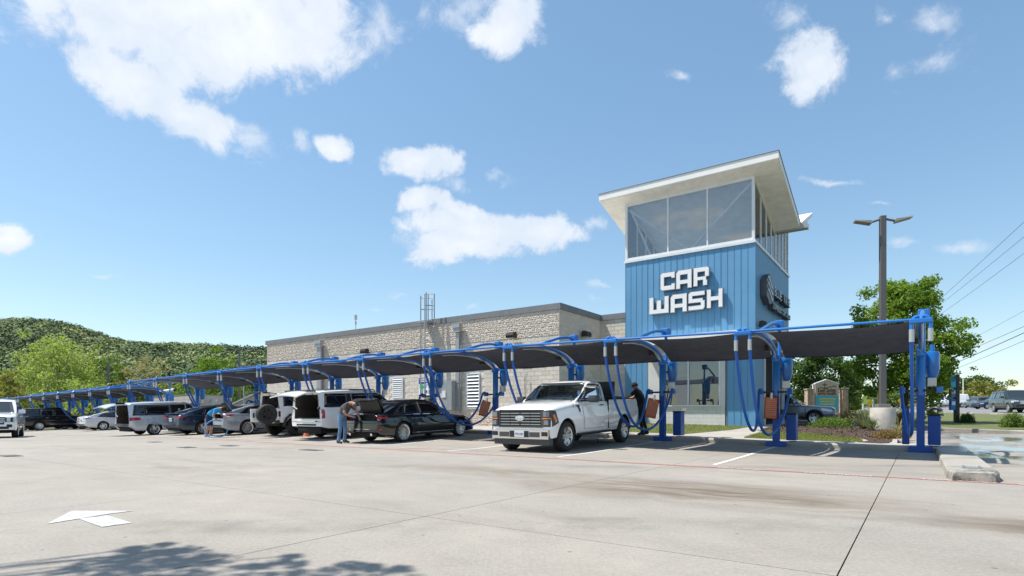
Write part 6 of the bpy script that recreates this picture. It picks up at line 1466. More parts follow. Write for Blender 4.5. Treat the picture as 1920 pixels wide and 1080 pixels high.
    pp=part('licence_plate',MB().bbox(-.006,.006,-.155,.155,-.08,.08,.003),M_plate,t); pp.location=(X(0,.55)+.094,.02,.51); text('plate_text','VPW-4303',.085,mat('plate_ink'),pp,(.008,0,-.03),(math.pi/2,0,math.pi/2),.001,sx=.72)
    for s_ in (-1,1):
        mr=part('mirror',MB().bbox(2.42,2.62,min(s_*1.08,s_*1.34),max(s_*1.08,s_*1.34),1.30,1.50,.035),mat('mirror_grey',(.05,.052,.055),.4),t,True); part('mirror_arm',MB().bbox(2.50,2.58,min(s_*.93,s_*1.10),max(s_*.93,s_*1.10),1.33,1.39,.015),M_trimb,mr)
        part('running_board',MB().bbox(1.0,3.05,min(s_*.78,s_*1.02),max(s_*.78,s_*1.02),.42,.47,.015),M_trimb,t)
        part('fender_vent',decal(b.bvh,[(2.84,1.05),(2.90,1.05),(3.02,1.22),(2.92,1.22)],'l' if s_>0 else 'r',.012,3,4),M_trimb,t,fixn=False)
        part('fender_vent',decal(b.bvh,[(2.90,1.20),(3.08,1.20),(3.08,1.235),(2.90,1.235)],'l' if s_>0 else 'r',.014,3,2),M_trimb,t,fixn=False)
        part('cab_gap',MB().box(1.115,1.15,min(s_*.6,s_*.99),max(s_*.6,s_*.99),.52,1.38),M_gap,t)
        part('wiper',MB().tube([(2.93,-.55,1.385),(2.72,.05,1.50)],.010,5).add([],[]),M_trimb,t); part('wiper',MB().tube([(2.93,.05,1.385),(2.72,.62,1.50)],.010,5),M_trimb,t)
    part('antenna',MB().tube([(2.85,-.88,1.30),(2.84,-.88,2.05)],.006,5),M_trimb,t)
    # seats and a pale dashboard seen through nothing but the reflections are inside the dark glass
TC=-8.62; tn_front=n_at(1066,TC+1.0)
HT=math.atan2(-DY.y,-DY.x)
TRK,_,_=make_car('pickup_truck',spT,P_white,'white single-cab pickup truck backed into the stall, chrome front bumper','pickup truck',TC,tn_front+3.59,HT,details=detT)
# things in the bed of the pickup
def in_frame(base,yaw,loc): return Matrix.Translation(base)@Matrix.Rotation(yaw,4,'Z')@Matrix.Translation(loc)
def on_truck(name,loc,lab,cat,build):
    t=thing(name,lab,cat,(0,0,0)); t.matrix_world=in_frame(TRK.location,HT,loc); build(t); return t
def tb(t):
    part('box',MB().bbox(-.30,.30,-.75,.75,0,.34,.02),M_trimb,t); part('latch',MB().bbox(-.31,-.29,.35,.5,.16,.24,.005),M_plate,t); part('latch',MB().bbox(-.31,-.29,-.5,-.35,.16,.24,.005),M_plate,t)
    l=part('lid',MB().bbox(0,.04,-.60,.72,0,.46,.015),M_trimb,t); l.location=(.28,0,.34); l.rotation_euler=(0,-.05,0)
    part('warning_label',MB().box(-.004,.0,.35,.58,.28,.42),M_plate,l)
on_truck('tool_box',(.15,.12,1.12),'open black truck tool box with upright lid across the pickup bed','tool box',tb)
on_truck('storage_case',(-.35,.3,1.10),'flat black storage case with pale label in the pickup bed','case',lambda t:(part('case_body',MB().bbox(-.35,.35,-.35,.35,0,.34,.03),M_trimb,t),part('case_label',MB().box(.351,.356,-.12,.12,.1,.2),M_plate,t)))
# ---- crossover leaving the tunnel ----------------------------------
spR=suv(1.82,2.62,.98,.93,1.66,.35,1.02,.99,'sedan',M_glass,nose=.96,sill=.32,lean=.35); spR['sidepatch'].append(([(.4,.34),(2.2,.32),(2.2,.40),(.4,.42)],(M_trimb,'cladding')))
spR['sidepatch'][1]=([(2.95,.74),(3.45,.66),(3.42,.80),(2.90,.90)],(M_head,'head_light'))
def detR(t,b,c): arch_lip(t,b,M_trimb,.35,2.62,.05,.015)
fx=colY(1526,29.4); HX=math.atan2(DX.y,DX.x); rear=fx-Vector((math.cos(HX),math.sin(HX),0))*2.62+Vector((-math.sin(HX),math.cos(HX),0))*.85; rear.z=gw(rear.x,rear.y)+.0
make_car('crossover',spR,P_grey,'dark grey crossover driving out of the wash tunnel behind the vacuum post','crossover',loc=rear,heading=HX+.02,details=detR)
# white utility at the left edge
def place_front(px,Y,hd,sp): 
    f=colY(px,Y); h=Vector((math.cos(hd),math.sin(hd),0)); lft=Vector((-h.y,h.x,0)); r_=f-h*sp['WB']-lft*(sp['W']/2-.12); r_.z=gw(r_.x,r_.y); return r_
hd=math.atan2(-.80,.60); make_car('sport_utility',spL,P_white,'white full-size sport utility driving in, cut off by the left picture edge','sport utility',loc=place_front(29,28.5,hd,spL),heading=hd,details=detL)
# ---- vehicles on the far road --------------------------------------
def far(px,Y,hd,sp,col,kind,lab,cat,dz=.165,det=None):
    p=colY(px,Y); p.z=gw(p.x,p.y)+dz; h=Vector((math.cos(hd),math.sin(hd),0)); p2=p-h*sp['WB']/2; p2.z=p.z; sp['tilt']=False
    return make_car(kind,sp,col,lab,cat,loc=p2,heading=hd,details=det)
sE2=suv(2.06,3.07,1.27,.98,1.95,.41,1.22,1.20,'suv',M_glass,nose=1.15,sill=.42); sE2['rails']=(-.9,1.6,1.92,.72)
sE2['front']=[([(-.55,.72),(.55,.72),(.6,1.06),(-.6,1.06)],(M_sil,'grille')),([(.62,.90),(.92,.92),(.92,1.02),(.62,1.02)],(M_head,'head_light')),([(-.92,.92),(-.62,.90),(-.62,1.02),(-.92,1.02)],(M_head,'head_light')),([(-.8,.48),(.8,.48),(.8,.62),(-.8,.62)],(M_trimb,'lower_grille'))]
far(1903,50,math.radians(-112),sE2,P_dgreen,'sport_utility','dark green full-size sport utility driving on the far road, at the right edge','sport utility')
sC2=suv(1.86,2.7,1.0,.9,1.68,.36,1.05,1.0,'sedan',M_glasst,nose=.9,sill=.34); sC2['plate_r']=.75
far(1831,84,math.pi/2-.30,sC2,P_grey,'crossover','dark grey crossover seen from behind on the far road','crossover')
sRd=sedan(glass=M_glass); far(1801,96,math.radians(25),sRd,P_red,'sedan','small red car on the far road beside the blue totem sign','car')
sVn=suv(2.0,3.3,1.1,.9,2.2,.36,1.15,1.1,'steel',M_glass,nose=.95,sill=.38); sVn['glass']=sVn['glass'][2:]; sVn['dlo']=[]; far(1776,92,math.pi*.93,sVn,P_white,'van','white van on the far road left of the blue totem sign','van')
sDk=sedan(glass=M_glass); far(1864,72,math.pi*.97,sDk,P_navy,'sedan','dark blue car on the far road, partly behind the green sport utility','car')
# ================================================================ VEGETATION
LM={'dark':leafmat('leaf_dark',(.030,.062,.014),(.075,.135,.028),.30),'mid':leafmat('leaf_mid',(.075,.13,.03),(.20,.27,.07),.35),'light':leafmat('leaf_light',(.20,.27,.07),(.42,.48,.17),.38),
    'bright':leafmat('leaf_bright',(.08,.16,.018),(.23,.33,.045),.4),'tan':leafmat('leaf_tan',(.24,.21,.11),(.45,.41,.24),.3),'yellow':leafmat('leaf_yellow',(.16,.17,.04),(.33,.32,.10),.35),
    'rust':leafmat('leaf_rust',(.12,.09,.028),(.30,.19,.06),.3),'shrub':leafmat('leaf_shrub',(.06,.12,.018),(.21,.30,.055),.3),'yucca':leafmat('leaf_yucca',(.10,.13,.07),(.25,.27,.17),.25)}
M_bark=mat('bark',(.085,.07,.058),.95,noise=(6,.3),bump=(18,.8,.03)); M_barkl=mat('bark_light',(.16,.13,.105),.95,noise=(5,.25))
def tree(kind,label,X,Y,h,wd,mk,nleaf=5000,leaf=.3,nl=22,base=.25,trunk=.13,group=None,clump=.27,bark=None,seed=0,zoff=0,squash=1.0,lean=0):
    R=random.Random(seed+int(X*7)+int(Y*3)); rg=np.random.default_rng(seed+77); z0=gw(X,Y)-.05+zoff
    t=thing(kind,label,'tree',(X,Y,z0),0,group); mb=MB(); rad=wd/2; hb=h*base; ch=(h-hb)
    top=Vector((lean,0,h*.80)); pts=[Vector((0,0,0)),Vector((R.uniform(-.1,.1),R.uniform(-.1,.1),hb*.6)),Vector((lean*.3+R.uniform(-.2,.2),R.uniform(-.2,.2),hb+ch*.2)),Vector((lean*.6,R.uniform(-.3,.3),hb+ch*.5)),top]
    mb.tube(catmull(pts,4),[trunk*(1-.8*i/16)*(1.35 if i==0 else 1) for i in range(17)],8); C=[]; Rn=[]
    cen=[]
    for i in range(nl):
        a=i*2.399+R.uniform(-.3,.3); v=(i+.5)/nl; zz=hb+ch*(.10+.84*v); 
        shape=math.sin(math.pi*min(1,max(.0,(v*.82+.16))))**.7
        rr=rad*shape*R.uniform(.50,.92); p=Vector((lean*v+rr*math.cos(a),rr*math.sin(a),zz)); cen.append((p,rad*clump*R.uniform(.75,1.3)))
        st=pts[2].lerp(top,max(0,v-.15)*.8); mid=st.lerp(p,.5)+Vector((0,0,R.uniform(-.04,.06)*h)); mb.tube([st,mid,p],[trunk*.42*(1-.5*v),trunk*.25,trunk*.07],5,0,False)
        for q in range(2):
            e_=p+Vector((R.gauss(0,1),R.gauss(0,1),R.gauss(.3,.8)))*rad*.22; mb.tube([mid.lerp(p,.5),e_],[trunk*.12,trunk*.03],4,0,False); cen.append((e_,rad*clump*R.uniform(.5,.9)))
    part('trunk',mb,bark or M_bark,t,True)
    wts=np.array([c[1]**2 for c in cen]); wts/=wts.sum(); idx=rg.choice(len(cen),nleaf,p=wts)
    P=np.array([tuple(c[0]) for c in cen])[idx]; Rr=np.array([c[1] for c in cen])[idx]
    d=rg.normal(size=(nleaf,3)); d/=np.linalg.norm(d,axis=1)[:,None]; rr=rg.random(nleaf)**.45
    off=d*(Rr*rr)[:,None]; off[:,2]*=.75*squash; P=P+off
    cr=np.random.default_rng(seed+5).random(len(cen))[idx]; rnd=np.clip(.45*cr+.55*rg.random(nleaf),0,1)
    leaves('crown',P,leaf,LM[mk],t,.62,rnd,nrm=d,jit=.55); return t
def tpx(kind,label,px,Y,wpx,top,mk,base_px=None,**k):
    X=(px-CX)/F*Y; z0=gw(X,Y); h=CAMZ+(HY-top)/F*Y-z0; return tree(kind,label,X,Y,h,wpx/F*Y,mk,**k)
# the tree on the island of the drive
tpx('shade_tree','broad green tree behind the tall light pole, trunk wrapped in dark cloth',1697,30,190,524,'bright',nleaf=30000,leaf=.165,nl=52,base=.15,trunk=.17,clump=.25,seed=3)
X,Y=colY(1698,30).x,30
tag(part('trunk_wrap',MB().lathe([(.29,-.15),(.30,.35),(.27,.5),(.2,.52)],14),mat('wrap_cloth',(.012,.03,.03),.9),None,True),'dark cloth wrapped round the foot of the broad green tree','cloth').location=(X,Y,gw(X,Y)+.1)
tpx('dark_tree','dense dark green tree behind the church sign',1536,47,128,655,'dark',nleaf=9000,leaf=.24,nl=30,base=.05,trunk=.14,clump=.30,seed=5)
tpx('dark_tree','smaller olive tree between the church sign and the broad green tree',1592,52,60,680,'mid',nleaf=3500,leaf=.26,nl=16,base=.05,clump=.32,seed=8)
tpx('bush_tree','rounded dark green bush tree on the far road side, behind the grey crossover',1832,112,84,705,'dark',nleaf=4000,leaf=.45,nl=18,base=.02,clump=.34,seed=9)
tpx('bush_tree','yellow-green rounded bush tree behind the grey crossover on the far road',1846,100,72,721,'yellow',nleaf=3500,leaf=.42,nl=16,base=.0,clump=.36,seed=10)
tpx('bush_tree','thin greyish bush tree above the white van on the far road',1775,118,80,722,'tan',nleaf=2600,leaf=.42,nl=16,base=.0,clump=.34,seed=12)
tpx('bush_tree','low olive bush tree at the right end of the far road',1884,108,50,738,'yellow',nleaf=1500,leaf=.4,nl=10,base=.0,clump=.36,seed=13)
tpx('bush_tree','dark bush tree between the totem sign and the grey crossover',1812,122,50,716,'mid',nleaf=2000,leaf=.45,nl=12,base=.0,clump=.36,seed=14)
for i,(px,Y,wp,tp,mk,lab) in enumerate([(1622,95,80,738,'light','pale green bush left of the pale blue pole behind the planting bed'),(1672,88,70,733,'mid','green bush behind the round concrete pier'),(1745,100,60,735,'tan','dry greyish bush right of the broad green tree'),(1600,80,44,730,'mid','green bush right behind the stone pillar of the church sign')]):
    tpx('bush_tree',lab,px,Y,wp,tp,mk,nleaf=1800,leaf=.4,nl=12,base=.0,clump=.36,seed=20+i)
# left background
LT=[(108,82,150,640,'light','large pale green spreading tree at left behind the far canopies',9000,.36,34,.18,.33),
 (8,66,84,700,'yellow','thin yellow-green tree at the left picture edge',2600,.34,20,.12,.26),
 (58,95,70,706,'dark','dark tree between the thin yellow tree and the large pale one',2500,.42,14,.05,.32),
 (190,98,84,668,'mid','rounded mid green tree right of the large pale tree',4000,.40,20,.05,.33),
 (232,92,80,690,'mid','darker green tree left of the tan half-bare tree',3200,.4,16,.02,.33),
 (170,74,100,722,'light','low light green tree under the dark light pole',3000,.34,18,.02,.34),
 (276,88,100,672,'tan','tan half-bare tree with fine twigs behind the canopies',3600,.30,26,.1,.24),
 (352,96,60,712,'mid','green tree between the tan tree and the bright green one',2200,.40,12,.02,.34),
 (398,72,112,669,'bright','dense bright green round tree behind the block wall',8000,.28,30,.06,.33),
 (474,76,80,706,'mid','green tree right of the bright round tree, next to the building',3600,.32,18,.02,.34),
 (438,80,60,716,'light','light green low tree behind the slim lamp pole',2200,.34,12,.02,.34),
 (320,84,50,728,'bright','small bright green tree behind the silver minivan',1800,.3,12,.02,.34),
 (258,70,50,730,'shrub','small fresh green tree above the open tailgate of the minivan',1800,.28,12,.02,.34),
 (24,88,60,724,'mid','low green tree behind the thin yellow tree',1800,.38,12,.0,.34)]
for i,(px,Y,wp,tp,mk,lab,nf,lf,nl,bs,cl) in enumerate(LT): tpx('tree',lab,px,Y,wp,tp,mk,nleaf=nf,leaf=lf,nl=nl,base=bs,clump=cl,seed=40+i,group='trees behind the lot')
# understory scrub band, nobody could count it
P=[];rv=[]
for _ in range(520):
    px=random.uniform(-120,520); Y=random.uniform(76,125); X=(px-CX)/F*Y; z=gw(X,Y); r_=random.uniform(.8,1.9); c=random.random()
    q=RNG.normal(size=(42,3)); q/=np.linalg.norm(q,axis=1)[:,None]; q=q*r_*(RNG.random((42,1))**.4); q[:,2]=np.abs(q[:,2])*random.uniform(.8,1.5); P.append(q+np.array([X,Y,z])); rv.append(np.clip(c*.6+.4*RNG.random(42),0,1))
o=leaves('scrub',np.concatenate(P),.55,LM['light'],None,.7,np.concatenate(rv)); tag(o,'band of pale green scrub beyond the lot at left','scrub'); o['kind']='stuff'
P=[];rv=[]
for _ in range(420):
    px=random.uniform(1440,2050); Y=random.uniform(108,150); X=(px-CX)/F*Y; z=gw(X,Y); r_=random.uniform(.7,2.0); c=random.random()
    q=RNG.normal(size=(40,3)); q/=np.linalg.norm(q,axis=1)[:,None]; q=q*r_*(RNG.random((40,1))**.4); q[:,2]=np.abs(q[:,2])*random.uniform(.6,1.3); P.append(q+np.array([X,Y,z])); rv.append(np.clip(c*.6+.4*RNG.random(40),0,1))
o=leaves('roadside_scrub',np.concatenate(P),.6,LM['tan'],None,.7,np.concatenate(rv)); tag(o,'dry tangled scrub along the far side of the road','scrub'); o['kind']='stuff'
# ---- hills
def ridge_z(px,D,tab): return CAMZ+(HY-ip(tab,px))/F*D
def rmat(name,stops):
    m=bpy.data.materials.new(name); m.use_nodes=True; nt=m.node_tree; N=nt.nodes; a=N.new('ShaderNodeAttribute'); a.attribute_name='rnd'; cr=N.new('ShaderNodeValToRGB'); el=cr.color_ramp.elements
    el[0].position=stops[0][0]; el[0].color=(*stops[0][1],1); el[1].position=stops[-1][0]; el[1].color=(*stops[-1][1],1)
    for p,c in stops[1:-1]: e_=el.new(p); e_.color=(*c,1)
    nt.links.new(a.outputs['Fac'],cr.inputs[0]); nt.links.new(cr.outputs[0],N['Principled BSDF'].inputs['Base Color']); N['Principled BSDF'].inputs['Roughness'].default_value=.9; N['Principled BSDF'].inputs['Specular IOR Level'].default_value=.15; return m
M_for=rmat('hill_foliage',[(0,(.065,.095,.055)),(.34,(.12,.16,.08)),(.5,(.22,.28,.11)),(.66,(.36,.41,.16)),(.84,(.34,.31,.20)),(1,(.44,.46,.22))])
M_hill=mat('hill_ground',(.34,.28,.21),.95,noise=(.05,.3))
RID=[(-1300,655),(-700,630),(-300,616),(0,610),(60,608),(120,615),(160,625),(200,641),(240,653),(300,656),(400,660),(500,667),(700,672),(900,692),(1150,730),(1350,778)]
def hill(name,tab,D0,D1,p0,p1,nx=110,ny=26,rough=1.0):
    rg=random.Random(2); ph=[(rg.uniform(.004,.03),rg.uniform(.004,.03),rg.uniform(0,6),rg.uniform(.3,1)) for _ in range(9)]
    def hz(px,D):
        t=(D-D0)/(D1-D0); zr=ridge_z(px,D1,tab); X=(px-CX)/F*D
        b=gw(X,D); f=sm(0,1,min(t,1))*.55+.45*min(t,1)
        nz=sum(a*math.sin(kx*X+ky*D+p) for kx,ky,p,a in ph)
        z=(b-1.5)*(1-f)+zr*f+nz*1.3*rough*math.sin(math.pi*min(max(t,0),1))
        if t>1: z=zr-(t-1)*30
        return z
    mb=MB(); vs=[]
    for j in range(ny+1):
        D=D0+(D1*1.15-D0)*j/ny
        for i in range(nx+1): px=p0+(p1-p0)*i/nx; vs.append(((px-CX)/F*D,D,hz(px,D)))
    mb.add(vs,[(j*(nx+1)+i,j*(nx+1)+i+1,(j+1)*(nx+1)+i+1,(j+1)*(nx+1)+i) for j in range(ny) for i in range(nx)]); struct(name,mb,M_hill,'all'); return hz
hz=hill('hills',RID,135,480,-1300,1350)
def forest(name,lab,hz,D0,D1,p0,p1,N,rmin,rmax,K,lsz):
    P=[];rv=[];NN=[]; rg=np.random.default_rng(9)
    ph=[rg.uniform(0,6) for _ in range(4)]
    for _ in range(N):
        t=rg.random()**.75; D=D0+(D1-D0)*t; px=rg.uniform(p0,p1); X=(px-CX)/F*D; z=hz(px,D)
        patch=math.sin(X*.035+ph[0])*math.cos(D*.028+ph[1])+.6*math.sin(X*.09+D*.06+ph[2])
        if patch>.95 and rg.random()<.85: continue
        r_=rmin+(rmax-rmin)*rg.random()**1.6; tone=np.clip(.36+.13*patch+rg.normal(0,.15),0,.92)
        q=rg.normal(size=(K,3)); q/=np.linalg.norm(q,axis=1)[:,None]; q[:,2]=np.abs(q[:,2]); NN.append(q.copy()); q*= (rg.random((K,1))**.18)*r_; q[:,2]=q[:,2]*1.05+r_*.2
        P.append(q+np.array([X,D,z-.4])); rv.append(np.clip(tone+rg.normal(0,.045,K),0,1))
    o=leaves(name,np.concatenate(P),lsz,M_for,None,.8,np.concatenate(rv),nrm=np.concatenate(NN),jit=.28); tag(o,lab,'forest'); o['kind']='stuff'
forest('hill_forest','mixed dark and pale green woodland covering the hills at left',hz,136,482,-200,560,7000,1.5,5.6,46,1.5)
forest('hill_forest_beyond','woodland running along the hills behind the building',hz,300,482,560,1250,500,2.5,4.5,26,2.2)
RID2=[(1300,775),(1420,748),(1500,738),(1560,733),(1620,736),(1700,741),(1800,747),(1900,752),(2100,748),(2500,735)]
hz2=hill('far_hill',RID2,260,620,1300,2500,60,12,.6)
forest('far_hill_forest','grey-green woodland on the low far hill at right',hz2,300,622,1420,2200,900,3,5.5,26,2.8)
# ---- shrubs
def shrub(label,X,Y,wd,hh,mk,n=1600,leaf=.07,dep=None,dz=.12,cat='shrub',group=None,twig=True,kind='shrub',seed=0):
    rg=np.random.default_rng(seed+int(abs(X)*11)); z0=gw(X,Y)+dz; t=thing(kind,label,cat,(X,Y,z0),0,group); dep=dep or wd*.7
    mb=MB()
    for i in range(12):
        a=rg.uniform(0,6.28); mb.tube([(0,0,0),(wd*.18*math.cos(a),dep*.18*math.sin(a),hh*.4),(wd*.38*math.cos(a),dep*.38*math.sin(a),hh*rg.uniform(.5,.85))],[.018,.010,.004],4,0,False)
    part('stem',mb,M_bark,t)
    d=rg.normal(size=(n,3)); d/=np.linalg.norm(d,axis=1)[:,None]; bump=1+.16*np.sin(d[:,0]*9+seed)*np.cos(d[:,1]*8+seed)+.1*np.sin(d[:,2]*14); r_=(rg.random(n)**.28)*bump
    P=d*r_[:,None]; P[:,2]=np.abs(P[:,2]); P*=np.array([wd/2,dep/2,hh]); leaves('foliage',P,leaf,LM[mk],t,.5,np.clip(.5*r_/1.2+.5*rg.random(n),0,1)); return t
def spx(label,px,Y,wpx,top,mk,bot=None,**k):
    X=(px-CX)/F*Y; z0=gw(X,Y)+k.get('dz',.12); hh=CAMZ+(HY-top)/F*Y-z0; return shrub(label,X,Y,wpx/F*Y,max(.15,hh),mk,**k)
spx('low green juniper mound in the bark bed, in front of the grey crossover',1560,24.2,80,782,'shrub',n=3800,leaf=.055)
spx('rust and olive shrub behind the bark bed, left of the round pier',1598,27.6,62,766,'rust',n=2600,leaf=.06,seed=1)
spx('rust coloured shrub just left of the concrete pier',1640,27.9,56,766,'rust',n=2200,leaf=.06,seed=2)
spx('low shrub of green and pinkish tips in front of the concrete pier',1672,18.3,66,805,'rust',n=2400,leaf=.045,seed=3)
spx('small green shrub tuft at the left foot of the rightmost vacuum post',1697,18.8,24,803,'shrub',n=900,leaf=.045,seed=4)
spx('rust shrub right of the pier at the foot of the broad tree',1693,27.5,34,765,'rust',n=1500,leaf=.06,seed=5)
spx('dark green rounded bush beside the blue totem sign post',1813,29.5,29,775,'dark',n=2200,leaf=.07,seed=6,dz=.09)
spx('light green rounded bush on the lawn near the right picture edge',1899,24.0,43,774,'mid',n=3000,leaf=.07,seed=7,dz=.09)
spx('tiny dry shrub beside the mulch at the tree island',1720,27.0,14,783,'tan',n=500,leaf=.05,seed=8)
# yuccas: long blades
def yucca(label,px,Y,n,ln,mk='yucca',sp=.55,group='spiky yucca clumps in the bed'):
    X=(px-CX)/F*Y; z0=gw(X,Y)+.14; mb=MB(); rg=random.Random(int(px)); 
    for i in range(n):
        a=rg.uniform(0,6.28); el=rg.uniform(.5,1.45); l=ln*rg.uniform(.6,1.1); wv=.014; d=Vector((math.cos(a)*math.cos(el),math.sin(a)*math.cos(el),math.sin(el))); sd_=Vector((-math.sin(a),math.cos(a),0))*wv
        p1=d*l*.55; p2=d*l+Vector((0,0,-.12*l)); o_=len(mb.v); mb.add([-sd_*.7,sd_*.7,p1+sd_,p1-sd_,p2],[(0,1,2,3),(3,2,4)])
    me=mb.mesh('yucca',LM[mk],False,False); at=me.attributes.new('rnd','FLOAT','FACE'); at.data.foreach_set('value',[rg.random() for _ in me.polygons]); o=bpy.data.objects.new('yucca',me); link(o); o.location=(X,Y,z0); tag(o,label,'yucca',group)
yucca('large spiky grey-green yucca clump left of the concrete pier',1620,22.9,170,.95); yucca('smaller spiky yucca clump touching the pier, in the bark',1637,22.0,70,.7)
yucca('sparse dry bare spiky stems right of the concrete pier',1684,21.6,40,.75,'tan')
# ---- tree out of frame on the left whose shadow falls on the lot
off=(DX*.47+DY*.20); hh_=6.2; C=[]; tt=thing('lot_tree','tree left of the camera that throws leaf shadows onto the lot','tree',(-9.2,2.2,0)); mb=MB(); mb.tube([(0,0,-.1),(.1,0,2.5),(.6,.3,4.6),(1.4,.7,6.0)],[.2,.16,.11,.05],8)
rg=np.random.default_rng(4)
clumps=[]
for px,py,r_ in ((40,1076,.38),(110,1060,.36),(170,1062,.33),(205,1040,.20),(130,1036,.13),(235,1064,.24),(60,1104,.5),(200,1098,.5),(20,1010,.0),(370,1074,.12),(430,1066,.17),(440,1052,.07),(560,1072,.14),(600,1074,.08),(650,1080,.08),(470,1098,.25),(620,1104,.28),(340,1104,.2),(190,1026,.09),(150,1044,.2),(272,1050,.08),(240,1036,.08)):
    if r_<=0: continue
    q=gpt(px-18,py+14); h=hh_+rg.uniform(-.5,.6); p=Vector((q.x-off.x*h,q.y-off.y*h,h)); clumps.append((p,r_)); l=p-Vector((-9.2,2.2,0)); mb.tube(catmull([(1.0,.5,5.2),tuple((Vector((1.0,.5,5.2))*.65+l*.35)+Vector((rg.uniform(-.3,.3),rg.uniform(-.35,.35),.3))),tuple((Vector((1.0,.5,5.2))*.3+l*.7)+Vector((rg.uniform(-.2,.2),rg.uniform(-.3,.3),.2))),tuple(l)],4),.012,4,0,False)
for _ in range(26):
    p=Vector((rg.uniform(-11.5,-5.5),rg.uniform(-1.5,2.2),rg.uniform(5,7.5))); clumps.append((p,.8))
part('trunk',mb,M_bark,tt,True)
P=[]
for p,r_ in clumps:
    k=int(330*r_**1.3)+30; d=rg.normal(size=(k,3)); d/=np.linalg.norm(d,axis=1)[:,None]; P.append(d*(rg.random((k,1))**.5)*r_*np.array([1,1,.6])+np.array(tuple(p-Vector((-9.2,2.2,0)))))
leaves('crown',np.concatenate(P),.11,LM['mid'],tt,.6)
# ================================================================ SMALL THINGS BEYOND
# church sign
Y_=38; bx_=lambda px:(px-CX)/F*Y_; zz=lambda py:CAMZ+(HY-py)/F*Y_
pc=colY(1549.5,Y_); pc.z=gw(pc.x,pc.y); cs=thing('monument_sign','cream church sign with cross and blue lower board between two stone pillars','sign',pc,0)
lx=lambda px:bx_(px)-pc.x; lz=lambda py:zz(py)-pc.z
part('sign_board',MB().prism([(lx(1527.5),0),(lx(1571),0),(lx(1571),lz(719)),(lx(1549),lz(711.5)),(lx(1527.5),lz(719.5))],-.1,.1),mat('sign_cream',(.62,.48,.38),.7),cs)
part('board_edge',MB().prism([(lx(1526.5),lz(721)),(lx(1526.5),lz(719)),(lx(1549),lz(710.8)),(lx(1572),lz(718.4)),(lx(1572),lz(721)),(lx(1549),lz(713))],-.12,.12),M_trim,cs)
part('blue_board',MB().box(lx(1528),lx(1570.5),-.125,-.1,.3,lz(742)),mat('sign_cyan',(.08,.42,.62),.5),cs)
for i,py in enumerate((748,753,758)): part('yellow_text_line',MB().box(lx(1534+i),lx(1565-i),-.132,-.126,lz(py+1.3),lz(py-1.3)),mat('sign_yellow',(.6,.55,.10),.6),cs)
M_br=mat('sign_brown',(.10,.045,.03),.7)
part('cross',MB().box(lx(1544.4),lx(1545.6),-.115,-.1,lz(728.5),lz(718)).box(lx(1540.5),lx(1549.5),-.118,-.1,lz(722.3),lz(721)),M_br,cs)
part('hill_line',MB().tube([(lx(a),-.11,lz(b)) for a,b in ((1532.5,735),(1533,728.5),(1536,727),(1541,727.5),(1545,729),(1550,727),(1558,725),(1561,723.5),(1565,724.5),(1566.5,726.5))],.022,5),M_br,cs)
text('lettering','Leon Springs',.40,M_br,cs,(lx(1549.5),-.11,lz(735.5)),(math.pi/2,0,0),.004,sx=.56,bold=.006); text('lettering','BAPTIST CHURCH',.19,M_br,cs,(lx(1549.5),-.11,lz(740.6)),(math.pi/2,0,0),.004,sx=.80,bold=.006)
M_stone=mat('pillar_stone',(.42,.30,.23),.85,noise=(5,.4),bump=(9,1,.05))
for a,b,tp in ((1511,1522.5,731),(1576,1587.5,729.5)): 
    s_=part('pillar',MB().bbox(lx(a),lx(b),-.22,.22,-.2,lz(tp),.03),M_stone,cs); part('pillar_cap',MB().bbox(lx(a)-.04,lx(b)+.04,-.26,.26,lz(tp),lz(tp)+.07,.02),M_walk,s_)
part('rail',MB().box(lx(1522.5),lx(1527.5),-.04,.04,lz(737),lz(735)),M_trim,cs); part('rail',MB().box(lx(1571),lx(1576),-.04,.04,lz(737),lz(735)),M_trim,cs); part('post',MB().box(lx(1523.5),lx(1526),-.05,.05,0,lz(720)),M_trim,cs)
# totem sign
Y_=30; pc=colY(1793,Y_); pc.z=gw(pc.x,pc.y)+.09; tsn=thing('totem_sign','dark post with three stacked blue menu panels beside the far kerb','sign',pc,0)
part('post',MB().bbox(lx(1790),lx(1797),-.10,.10,-.1,lz(702),.015),mat('totem_dark',(.03,.025,.025),.5),tsn)
cols=[('totem_blue',(.015,.15,.45)),('totem_cyan',(.05,.40,.62))]
for i,(a,b) in enumerate(((702,727),(729.5,745),(748.5,769))):
    p_=part('panel',MB().bbox(lx(1780.5),lx(1790),-.09,.07,lz(b),lz(a),.02),mat(*cols[0],.4) if i!=0 else mat(*cols[1],.4),tsn)
    h=lz(a)-lz(b); part('panel_print',MB().box(lx(1782),lx(1788.5),-.1,-.091,lz(b)+h*.45,lz(b)+h*.8),mat('totem_white',(.7,.75,.8),.5) if i else mat('totem_blue',(.015,.15,.45),.4),p_)
    if i==1: part('panel_print',MB().box(lx(1783),lx(1785.5),-.1,-.091,lz(b)+h*.1,lz(b)+h*.35),mat('totem_orange',(.6,.16,.03),.5),p_)
part('bracket',MB().box(lx(1789),lx(1803),-.03,.03,lz(701),lz(699.8)).tube([(lx(1800),0,lz(700)),(lx(1800),0,lz(695))],.03,6),M_trimb,tsn)
def pole(label,cat,px,Y,top,r_,m_,name='pole',bot=None,extra=None):
    p=colY(px,Y); p.z=gw(p.x,p.y); t=thing(name,label,cat,p); h=CAMZ+(HY-top)/F*Y-p.z; part('shaft',MB().cyl((0,0),r_,-.1,h,8,0,r_*.8),m_,t,True)
    if extra: extra(t,h)
    return t
M_wood=mat('pole_wood',(.10,.06,.04),.9); M_wh=mat('white_pole',(.66,.66,.64),.6)
pole('thin white pole right of the rightmost vacuum post','pole',1741,70,738,.09,M_wh); pole('thin white pole rising beside the blue totem sign','pole',1806,96,710,.10,M_wh)
